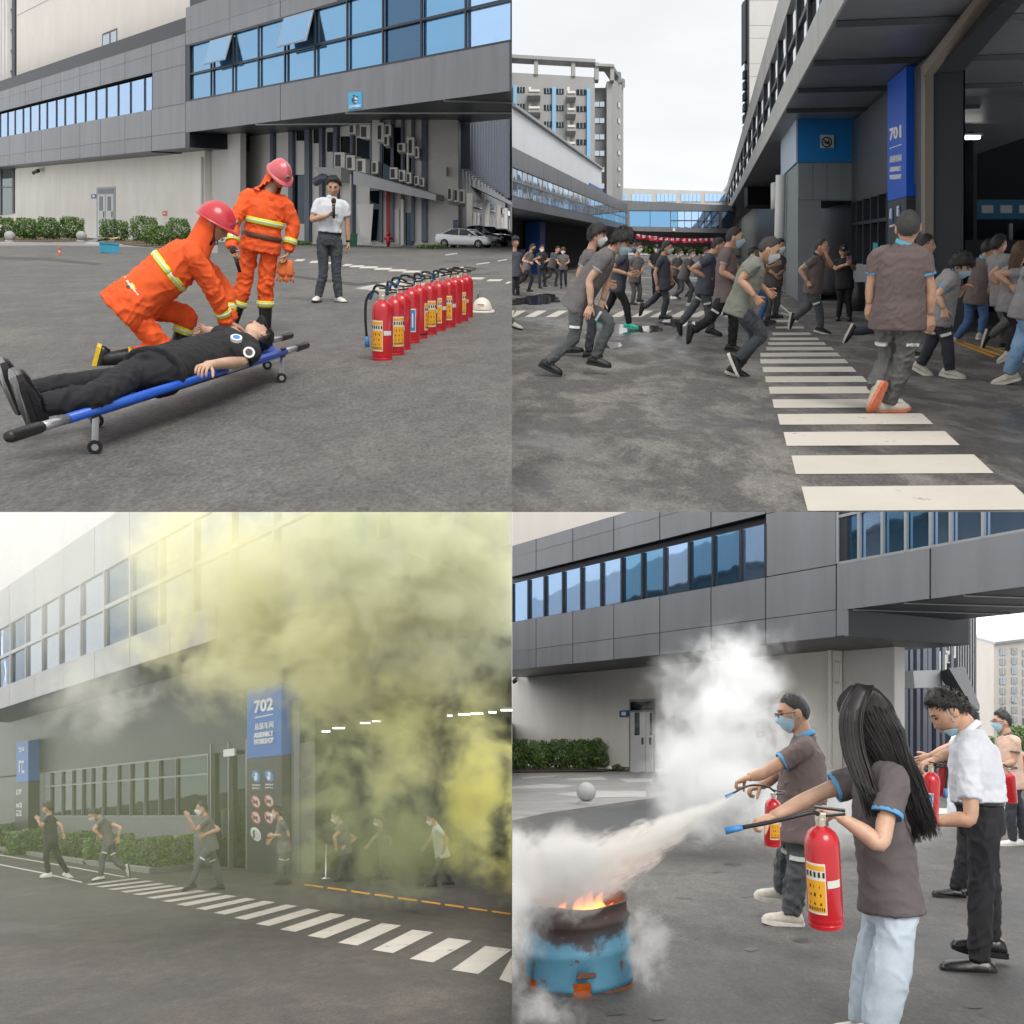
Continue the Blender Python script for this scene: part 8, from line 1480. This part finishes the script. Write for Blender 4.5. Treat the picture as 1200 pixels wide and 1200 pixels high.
def disc(face, x, y, rx, ry, t, mt_, nm, par):
    c = face.pt(x, y, t); ex = np.linalg.norm(face.pt(x + rx, y, t) - c); ez = np.linalg.norm(face.pt(x, y + ry, t) - c); v = [c + face.d * ex * math.cos(q) + uz * ez * math.sin(q) for q in np.linspace(0, 2 * math.pi, 24, endpoint=False)]; m = MB(); m.prism(v, [p + face.n * .012 for p in v]); return m.build(nm, MATS[mt_], par)
for x, y in ((300.5, 910), (315.8, 909.3)):
    o = disc(PB, x, y, 5, 6.5, 0, 'icon_blue', 'mandatory_sign', sp); disc(PB, x, y - 2.5, 1.6, 2, .012, 'white_print', 'head_mark', o); m = MB(); PB.slab(m, [(x - 2, y - .5), (x + 2, y - .5), (x + 1.4, y + 4.5), (x - 1.4, y + 4.5)], .012, .022); m.build('body_mark', MATS['white_print'], o)
    glyph_row(PB, sp, x - 4.5, x + 4.5, y + 9, y + 11, 4, MATS['white_print'], 83); glyph_row(PB, sp, x - 4.5, x + 4.5, y + 13, y + 14.5, 5, MATS['white_print'], 84)
for x, y in ((300.3, 939.5), (315.6, 938.5), (300.3, 958), (315.4, 958), (300, 977.5)):
    last = y > 970; o = disc(PB, x, y, 5.8, 7.4, 0, 'white_print' if last else 'sign_red', 'prohibition_sign', sp); o2 = disc(PB, x, y, 4.5, 5.9, .012, 'wall_pale', 'field', o)
    if last: letters('5', PB.pt(x - 2.2, y + 4.4) + PB.n * .03, ux, uz, 9 * hpp, MATS['label_black'], sp, 'speed_numeral', 4.6 * hpp, .03)
    else:
        m = MB(); PB.slab(m, [(x - 2.6, y - 1.6), (x + 2.6, y - 1.6), (x + 2.6, y + 2), (x - 2.6, y + 2)], .024, .030); m.build('mark', MATS['label_black'], sp); m = MB(); PB.slab(m, [(x - 3.8, y - 3.6), (x - 2.8, y - 4.4), (x + 3.8, y + 3.6), (x + 2.8, y + 4.4)], .03, .036); m.build('slash', MATS['sign_red'], sp)
P2 = vp_face(BL, VB, 26, 43.0); s2 = thing('far_sign_pillar', 'far blue sign pillar fading in the haze at the left', 'sign', P2.pt(26, 990)); slab_back(P2, [(19, 870), (33, 868), (33, 916), (19, 917)], .5, 'pillar_702', 'blue_head', s2); slab_back(P2, [(17, 917.4), (33, 916.4), (33, 982), (17, 980)], .5, 'clad_dark', 'base_body', s2)
glyph_row(P2, s2, 22, 29, 876, 881, 2, MATS['white_print'], 85); glyph_row(P2, s2, 22, 29, 892, 905, 2, MATS['white_print'], 86)
for y in (925, 941, 950): glyph_row(P2, s2, 19, 26, y, y + 6, 2, MATS['white_print'], int(y))
# hedge, kerb, markings
kb = [BL.g(x, y) for x, y in ((-60, 989), (0, 996.5), (60, 1007), (120, 1016.5), (175, 1023.5), (225, 1019.5), (236, 1012))]
for i in range(len(kb) - 1):
    a, b = kb[i], kb[i + 1]; w_ = np.array([0.12, .5, BL.s * .5]) * .35; u_ = np.array([0, 0, .14]); m = MB(); m.prism([a, b, b + w_, a + w_], [a + u_, b + u_, b + w_ + u_, a + w_ + u_]); tag(m.build('kerb', MATS['concrete'], None), kind='structure')
for i, (x, y, w_) in enumerate(((-8, 995, 60), (38, 1001, 56), (84, 1007, 56), (128, 1012, 56), (170, 1016.5, 56), (205, 1016, 42))): bush('low_hedge', ['clipped hedge block at the left picture edge', 'clipped hedge block below the far blue pillar', 'clipped hedge block behind the running woman', 'clipped hedge block behind the bent runner', 'clipped hedge block left of the masked runner', 'end block of the clipped hedge at the kerb corner'][i], BL, (x, y), w_, 27 + i * 1.6, 1.6, 3000, cat='hedge', seed=120 + i, leaf=1.9, group='clipped hedge along the workshop', box=True)
gsheet('lane_line', BL, ((-60, 992), (0, 1001.5), (80, 1015), (146, 1027.3), (146, 1028.3), (80, 1016.2), (0, 1002.7), (-60, 993)), MATS['zebra'], yardBL); gsheet('lane_line', BL, ((-60, 1002.5), (0, 1012.7), (50, 1022.5), (96, 1033.5), (96, 1034.7), (50, 1023.8), (0, 1013.9), (-60, 1003.6)), MATS['zebra'], yardBL)
Bx = [(100, 1036.5), (112, 1039), (126, 1042), (140, 1045), (155, 1048), (171, 1052), (189, 1056), (206, 1060), (229, 1065), (250, 1070), (274, 1076), (299, 1083), (328, 1089.5), (360, 1097), (396, 1105), (436, 1113.5), (480, 1124), (529, 1137), (585, 1148)]
Tx = [(164, 1030), (180, 1033), (194, 1036), (207, 1038.5), (221, 1041), (243, 1044.5), (260, 1047.5), (278, 1050.5), (300, 1054), (323, 1057.5), (349, 1062), (376, 1067), (405, 1072.5), (435, 1078.5), (470, 1085), (508, 1093), (553, 1103), (600, 1113), (655, 1125)]
for i, (a, b) in enumerate(zip(Bx, Tx)):
    w_ = .56 * ((Bx[i + 1][0] - a[0]) if i < 18 else 58); q = [(min(x, 599.9), y) for x, y in (a, (a[0] + w_, a[1] + .26 * w_ * .6), b, (b[0] - w_, b[1] - .22 * w_ * .6))]; gsheet('zebra_stripe', BL, q, MATS['zebra_old'], yardBL)
for i in range(9): x0, x1 = 356 + i * 27.5, 356 + i * 27.5 + 22; f_ = lambda x: 1036.5 + (x - 356) * .1435; gsheet('threshold_line', BL, ((x0, f_(x0) + 1), (x1, f_(x1) + 1), (min(x1 + 1, 599.9), f_(x1) - .8), (x0 + 1, f_(x0) - .8)), MATS['paint_yellow'], yardBL)
c = WB.pt(382, 1032, 1.0); m = MB(); c = BL.g(382, 1030); M_ = BL.mtx(c); m.lathe([(.10, 0), (.10, .02), (.02, .04), (.018, .72), (.03, .74)], 12, M_); tag(m.build('barrier_post', MATS['alu'], None, True), 'slim steel post in front of the dark gateway', 'post')
# ---- people in the smoke
person(BL, 'woman in black running left past the hedge, white shoes', (66, 1029), dict(hd=(56, 947), nk=(58, 956), pv=(60, 984), er=(48, 968), wr=(45, 962), el=(72, 968, -.1), wl=(74, 976, -.1), kr=(54, 1004), ar=(57, 1023), kl=(69, 1005), al=(79, 1023), tl=(85, 1026)), 165, k=.98, shirt='black', pants='pant_black', hair='fringe', shoe='white', sole='white', hs=1.15, mirror=True)
person(BL, 'runner in grey uniform bent double with head down', (120, 1033), dict(hd=(110, 955), nk=(118, 958), pv=(127, 986), er=(110, 972), wr=(116, 978), el=(141, 970, -.15), wl=(139, 981, -.15), kr=(120, 1006), ar=(118, 1027), tr=(108, 1029), kl=(136, 1010, -.05), al=(147, 1018, -.05), tl=(149, 1030, -.05)), 180, pitch=-30, k=1.0, shirt='grey', pants='pant_grey', hair='short', stripe=True, mask='mask_white', shoe='cream', hs=1.1, mirror=True)
person(BL, 'masked runner in grey uniform raising one hand by the door', (240, 1045), dict(hd=(236, 948), nk=(241, 957), pv=(246, 991), er=(229, 973, -.1), wr=(221, 958, -.15), hr=(218, 952, -.15), el=(256, 972, -.1), wl=(240, 978, -.2), kr=(232, 1014), ar=(224, 1036), tr=(216, 1039), kl=(254, 1016), al=(258, 1037)), 190, face=200, k=1.0, shirt='grey', pants='pant_grey', hair='short', mask='mask_white', stripe=True, hs=1.1, mirror=True)
person(BL, 'masked man in grey uniform standing before the 702 pillar', (332, 1037), dict(hd=(324, 953), nk=(330, 962), pv=(333, 994), er=(338, 979, -.1), wr=(321, 979, -.15), el=(324, 978, .1), wl=(318, 984, .1), kr=(328, 1014), ar=(330, 1031), kl=(339, 1014), al=(338, 1031)), 185, k=.96, shirt='grey', pants='pant_grey', mask='mask_white', hair='short', stripe=True, hs=1.15, mirror=True)
person(BL, 'masked man with orange cap coming out of the dark gateway', (404, 1033), dict(hd=(394, 958), nk=(400, 966), pv=(404, 996), er=(392, 980), wr=(394, 992, -.1), el=(416, 982), wl=(404, 992, -.15), kr=(400, 1014), ar=(398, 1028), kl=(410, 1014), al=(411, 1028)), -140, face=200, pitch=-15, k=.95, shirt='charcoal', pants='pant_dark', mask='mask_white', hair='short', hairc='hair_brown', hs=1.15, mirror=True)
person(BL, 'runner barely visible inside the smoke of the gateway', (446, 1031), dict(hd=(443, 962), nk=(447, 970), pv=(450, 998), er=(438, 982), wr=(432, 990), el=(458, 984), wl=(456, 996), kr=(446, 1014), ar=(444, 1027), kl=(456, 1014), al=(460, 1026)), 190, pitch=-20, k=.9, shirt='brown', pants='pant_dark', hair='short', mask='mask_white', mirror=True)
person(BL, 'runner in pale shirt emerging from the yellow smoke', (514, 1040), dict(hd=(506, 960), nk=(511, 968), pv=(518, 1000), er=(524, 984), wr=(520, 996), el=(504, 984), wl=(498, 992), kr=(512, 1018), ar=(508, 1034), kl=(522, 1018), al=(528, 1032)), 185, pitch=-15, k=.95, shirt='white', pants='pant_dark', hair='short', mask='mask_white', mirror=True)
clip_under(TL); clip_all('BL', -1)
# ------------------------------------------------------------------ smoke and extinguishing powder
def smoke_mat(name, col, dens, nscale, scl, bias=0.0, contrast=1.6, aniso=.15, seed=0.0, detail=7.0, absorb=None):
    """scattering cloud: density falls off to the edge of its ellipsoid and is torn by noise"""
    m = bpy.data.materials.new(name); m.use_nodes = True; nt = m.node_tree; nt.nodes.clear(); l = nt.links
    t = N(nt, 'ShaderNodeTexCoord'); ln = N(nt, 'ShaderNodeVectorMath', operation='LENGTH'); l.new(t.outputs['Object'], ln.inputs[0])
    mp = N(nt, 'ShaderNodeMapping'); mp.inputs['Scale'].default_value = scl; mp.inputs['Location'].default_value = (seed, seed * .7, seed * 1.3); l.new(t.outputs['Object'], mp.inputs['Vector'])
    n = N(nt, 'ShaderNodeTexNoise', Scale=nscale, Detail=detail, Roughness=.70, Distortion=.3); l.new(mp.outputs[0], n.inputs['Vector'])
    # v = (1 - r) + contrast * (noise - .5) + bias
    a = N(nt, 'ShaderNodeMath', operation='MULTIPLY_ADD'); l.new(n.outputs['Fac'], a.inputs[0]); a.inputs[1].default_value = contrast; a.inputs[2].default_value = 1 - .5 * contrast + bias
    b = N(nt, 'ShaderNodeMath', operation='SUBTRACT'); l.new(a.outputs[0], b.inputs[0]); l.new(ln.outputs['Value'], b.inputs[1])
    r = N(nt, 'ShaderNodeMapRange'); r.interpolation_type = 'SMOOTHSTEP'; r.inputs['From Min'].default_value = 0; r.inputs['From Max'].default_value = .8; l.new(b.outputs[0], r.inputs['Value'])
    e = N(nt, 'ShaderNodeMapRange'); e.inputs['From Min'].default_value = 1.0; e.inputs['From Max'].default_value = .60; l.new(ln.outputs['Value'], e.inputs['Value'])
    q = N(nt, 'ShaderNodeMath', operation='MULTIPLY'); l.new(r.outputs[0], q.inputs[0]); l.new(e.outputs[0], q.inputs[1])
    d = N(nt, 'ShaderNodeMath', operation='MULTIPLY'); d.inputs[1].default_value = dens; l.new(q.outputs[0], d.inputs[0])
    v = N(nt, 'ShaderNodeVolumePrincipled'); v.inputs['Color'].default_value = (*col, 1); v.inputs['Anisotropy'].default_value = aniso; l.new(d.outputs[0], v.inputs['Density'])
    if absorb: v.inputs['Absorption Color'].default_value = (*absorb, 1)
    o = N(nt, 'ShaderNodeOutputMaterial'); l.new(v.outputs[0], o.inputs['Volume']); return m
def cloud(name, label, cat, yd, px, py, Y, rx, ry, rd, col, dens, nscale=1.6, bias=0.0, contrast=1.6, keep=0, seed=0.0, group=None, absorb=None, step=None):
    """ellipsoid of smoke centred at a picture position and depth; rx, ry in picture units, rd in metres"""
    c = yd.at(px, py, Y); s = (rx * Y / FPX, rd, ry * Y / FPX)
    bm = bmesh.new(); bmesh.ops.create_icosphere(bm, subdivisions=3, radius=1)
    if keep:
        g = bmesh.ops.bisect_plane(bm, geom=bm.verts[:] + bm.edges[:] + bm.faces[:], plane_co=V((-c[0] / s[0] + .002 * keep, 0, 0)), plane_no=V((-keep, 0, 0)), clear_outer=True)
        bmesh.ops.holes_fill(bm, edges=[e for e in bm.edges if e.is_boundary], sides=0)
    me = bpy.data.meshes.new(name); bm.to_mesh(me); bm.free(); o = bpy.data.objects.new(name, me); C.objects.link(o); o.location = V(c); o.scale = s
    me.materials.append(smoke_mat(name, col, dens, nscale, s, bias, contrast, seed=seed, absorb=absorb)); tag(o, label, cat, group, 'stuff'); return o
YG = (.80, .79, .46); PALE = (.86, .86, .78); gp = 'drill smoke pouring from the gateway'
cloud('drill_smoke', 'bright yellow smoke at the right side of the gateway', 'smoke', BL, 580, 930, 15.0, 95, 140, 1.4, (.90, .86, .36), 2.6, 1.3, -.30, 4.2, -1, 1, gp)
cloud('drill_smoke', 'yellow green smoke rolling out over the gateway', 'smoke', BL, 460, 870, 15.5, 185, 150, 1.5, YG, 2.0, 1.0, -.36, 4.4, -1, 2, gp)
cloud('drill_smoke', 'thick pale yellow smoke in the middle above the sign pillar', 'smoke', BL, 350, 752, 15.5, 245, 122, 1.6, (.89, .87, .60), 2.4, 1.0, -.24, 4.2, -1, 3, gp)
cloud('drill_smoke', 'bright yellow white smoke in front of the window floor', 'smoke', BL, 280, 665, 16, 190, 150, 1.6, (.90, .87, .62), 1.3, .8, -.12, 3.0, -1, 4, gp)
cloud('drill_smoke', 'grey green smoke hiding the upper right facade', 'smoke', BL, 480, 670, 15.5, 240, 165, 1.6, (.80, .80, .60), 2.2, 1.1, -.02, 4.0, -1, 5, gp)
cloud('drill_smoke', 'pale wisp drifting under the overhang at left', 'smoke', BL, 125, 815, 17.5, 120, 75, 1.2, PALE, 1.0, 1.1, -.32, 3.8, -1, 6, gp)
cloud('drill_smoke', 'thin white veil over the upper left windows', 'smoke', BL, 70, 660, 17.5, 230, 150, 1.6, PALE, .22, .5, .15, 1.8, -1, 7, gp)
cloud('drill_smoke', 'low green smoke around the runners in the gateway', 'smoke', BL, 470, 985, 15.6, 190, 100, 1.0, (.52, .55, .33), 1.9, 1.3, -.26, 4.0, -1, 8, gp)
cloud('drill_smoke', 'thin haze over the asphalt and the running people', 'smoke', BL, 200, 940, 13.0, 440, 190, 2.6, (.42, .45, .28), .10, .4, .2, 2.0, -1, 9, gp)
WHT = (.985, .985, .98); gq = 'extinguishing powder clouds'
cloud('powder_cloud', 'tall white powder cloud drifting up in front of the wall', 'smoke', BR, 850, 862, 12.5, 125, 140, 1.2, WHT, 3.6, 1.3, -.22, 3.4, 1, 11, gq)
cloud('powder_cloud', 'rounded foot of the white powder cloud above the paving', 'smoke', BR, 838, 922, 12.0, 120, 78, 1.0, WHT, 3.6, 1.5, -.12, 3.0, 1, 12, gq)
cloud('powder_cloud', 'thin wisp rising at the top of the powder cloud', 'smoke', BR, 872, 768, 12.5, 75, 70, .8, WHT, 1.3, 1.6, -.50, 4.4, 1, 13, gq)
cloud('powder_cloud', 'low white fog behind the people legs', 'smoke', BR, 985, 955, 9.0, 165, 62, .9, WHT, 1.4, 1.5, -.30, 3.6, 1, 14, gq)
cloud('powder_cloud', 'dense white cloud over the barrel rim', 'smoke', BR, 632, 1018, 5.5, 130, 62, .36, WHT, 11, 4.5, .0, 3.0, 1, 15, gq)
cloud('powder_cloud', 'white cloud hugging the left side of the barrel', 'smoke', BR, 590, 1080, 5.05, 62, 85, .26, WHT, 10, 5, -.08, 3.2, 1, 16, gq)
cloud('powder_cloud', 'puff rolling down the right side of the barrel', 'smoke', BR, 760, 1108, 5.45, 40, 78, .16, WHT, 7, 7, -.28, 3.8, 1, 17, gq)
cloud('powder_cloud', 'puff escaping under the notch of the barrel', 'smoke', BR, 638, 1182, 4.85, 60, 42, .2, WHT, 6, 7, -.28, 3.8, 1, 18, gq)
def jet(label, A, B_, r0, r1, dens):
    """cone of powder from the nozzle to the barrel, along local z"""
    A, B_ = np.asarray(A), np.asarray(B_); z = B_ - A; Ln = np.linalg.norm(z); z = z / Ln; x = nrm(np.cross(z, [0, 0, 1.])); y = np.cross(z, x)
    v, f = tube([(0, 0, t) for t in np.linspace(0, 1, 8)], [(r0 + (r1 - r0) * t) / Ln for t in np.linspace(0, 1, 8)], 20)
    me = bpy.data.meshes.new('powder_jet'); me.from_pydata(v.tolist(), [], f); o = bpy.data.objects.new('powder_jet', me); C.objects.link(o)
    M = Matrix(((x[0], y[0], z[0], A[0]), (x[1], y[1], z[1], A[1]), (x[2], y[2], z[2], A[2]), (0, 0, 0, 1))) @ Matrix.Scale(Ln, 4); o.matrix_world = M
    m = bpy.data.materials.new('powder_jet'); m.use_nodes = True; nt = m.node_tree; nt.nodes.clear(); l = nt.links; t = N(nt, 'ShaderNodeTexCoord'); s = N(nt, 'ShaderNodeSeparateXYZ'); l.new(t.outputs['Object'], s.inputs[0])
    mu = N(nt, 'ShaderNodeVectorMath', operation='MULTIPLY'); mu.inputs[1].default_value = (1, 1, 0); l.new(t.outputs['Object'], mu.inputs[0]); ln = N(nt, 'ShaderNodeVectorMath', operation='LENGTH'); l.new(mu.outputs[0], ln.inputs[0])
    rz = N(nt, 'ShaderNodeMath', operation='MULTIPLY_ADD'); l.new(s.outputs['Z'], rz.inputs[0]); rz.inputs[1].default_value = (r1 - r0) / Ln; rz.inputs[2].default_value = r0 / Ln
    ro = N(nt, 'ShaderNodeMath', operation='DIVIDE'); l.new(ln.outputs['Value'], ro.inputs[0]); l.new(rz.outputs[0], ro.inputs[1])
    mp = N(nt, 'ShaderNodeMapping'); mp.inputs['Scale'].default_value = (16, 16, 5); l.new(t.outputs['Object'], mp.inputs['Vector']); n = N(nt, 'ShaderNodeTexNoise', Scale=1.6, Detail=5.0, Roughness=.65); l.new(mp.outputs[0], n.inputs['Vector'])
    a = N(nt, 'ShaderNodeMath', operation='MULTIPLY_ADD'); l.new(n.outputs['Fac'], a.inputs[0]); a.inputs[1].default_value = 2.6; a.inputs[2].default_value = -.45; b = N(nt, 'ShaderNodeMath', operation='SUBTRACT'); l.new(a.outputs[0], b.inputs[0]); l.new(ro.outputs[0], b.inputs[1])
    r = N(nt, 'ShaderNodeMapRange'); r.inputs['From Min'].default_value = 0; r.inputs['From Max'].default_value = .6; l.new(b.outputs[0], r.inputs['Value']); ds = N(nt, 'ShaderNodeMapRange'); ds.inputs['To Min'].default_value = dens * 3; ds.inputs['To Max'].default_value = dens * .5; l.new(s.outputs['Z'], ds.inputs['Value'])
    d = N(nt, 'ShaderNodeMath', operation='MULTIPLY'); l.new(r.outputs[0], d.inputs[0]); l.new(ds.outputs[0], d.inputs[1]); vv = N(nt, 'ShaderNodeVolumePrincipled'); vv.inputs['Color'].default_value = (.985, .98, .95, 1); l.new(d.outputs[0], vv.inputs['Density']); oo = N(nt, 'ShaderNodeOutputMaterial'); l.new(vv.outputs[0], oo.inputs['Volume']); me.materials.append(m); tag(o, label, 'smoke', gq, 'stuff')
jet('jet of pale powder shooting from the nozzle into the barrel', BR.at(862, 932, 6.15), BR.at(655, 1040, 5.45), .014, .24, 14)
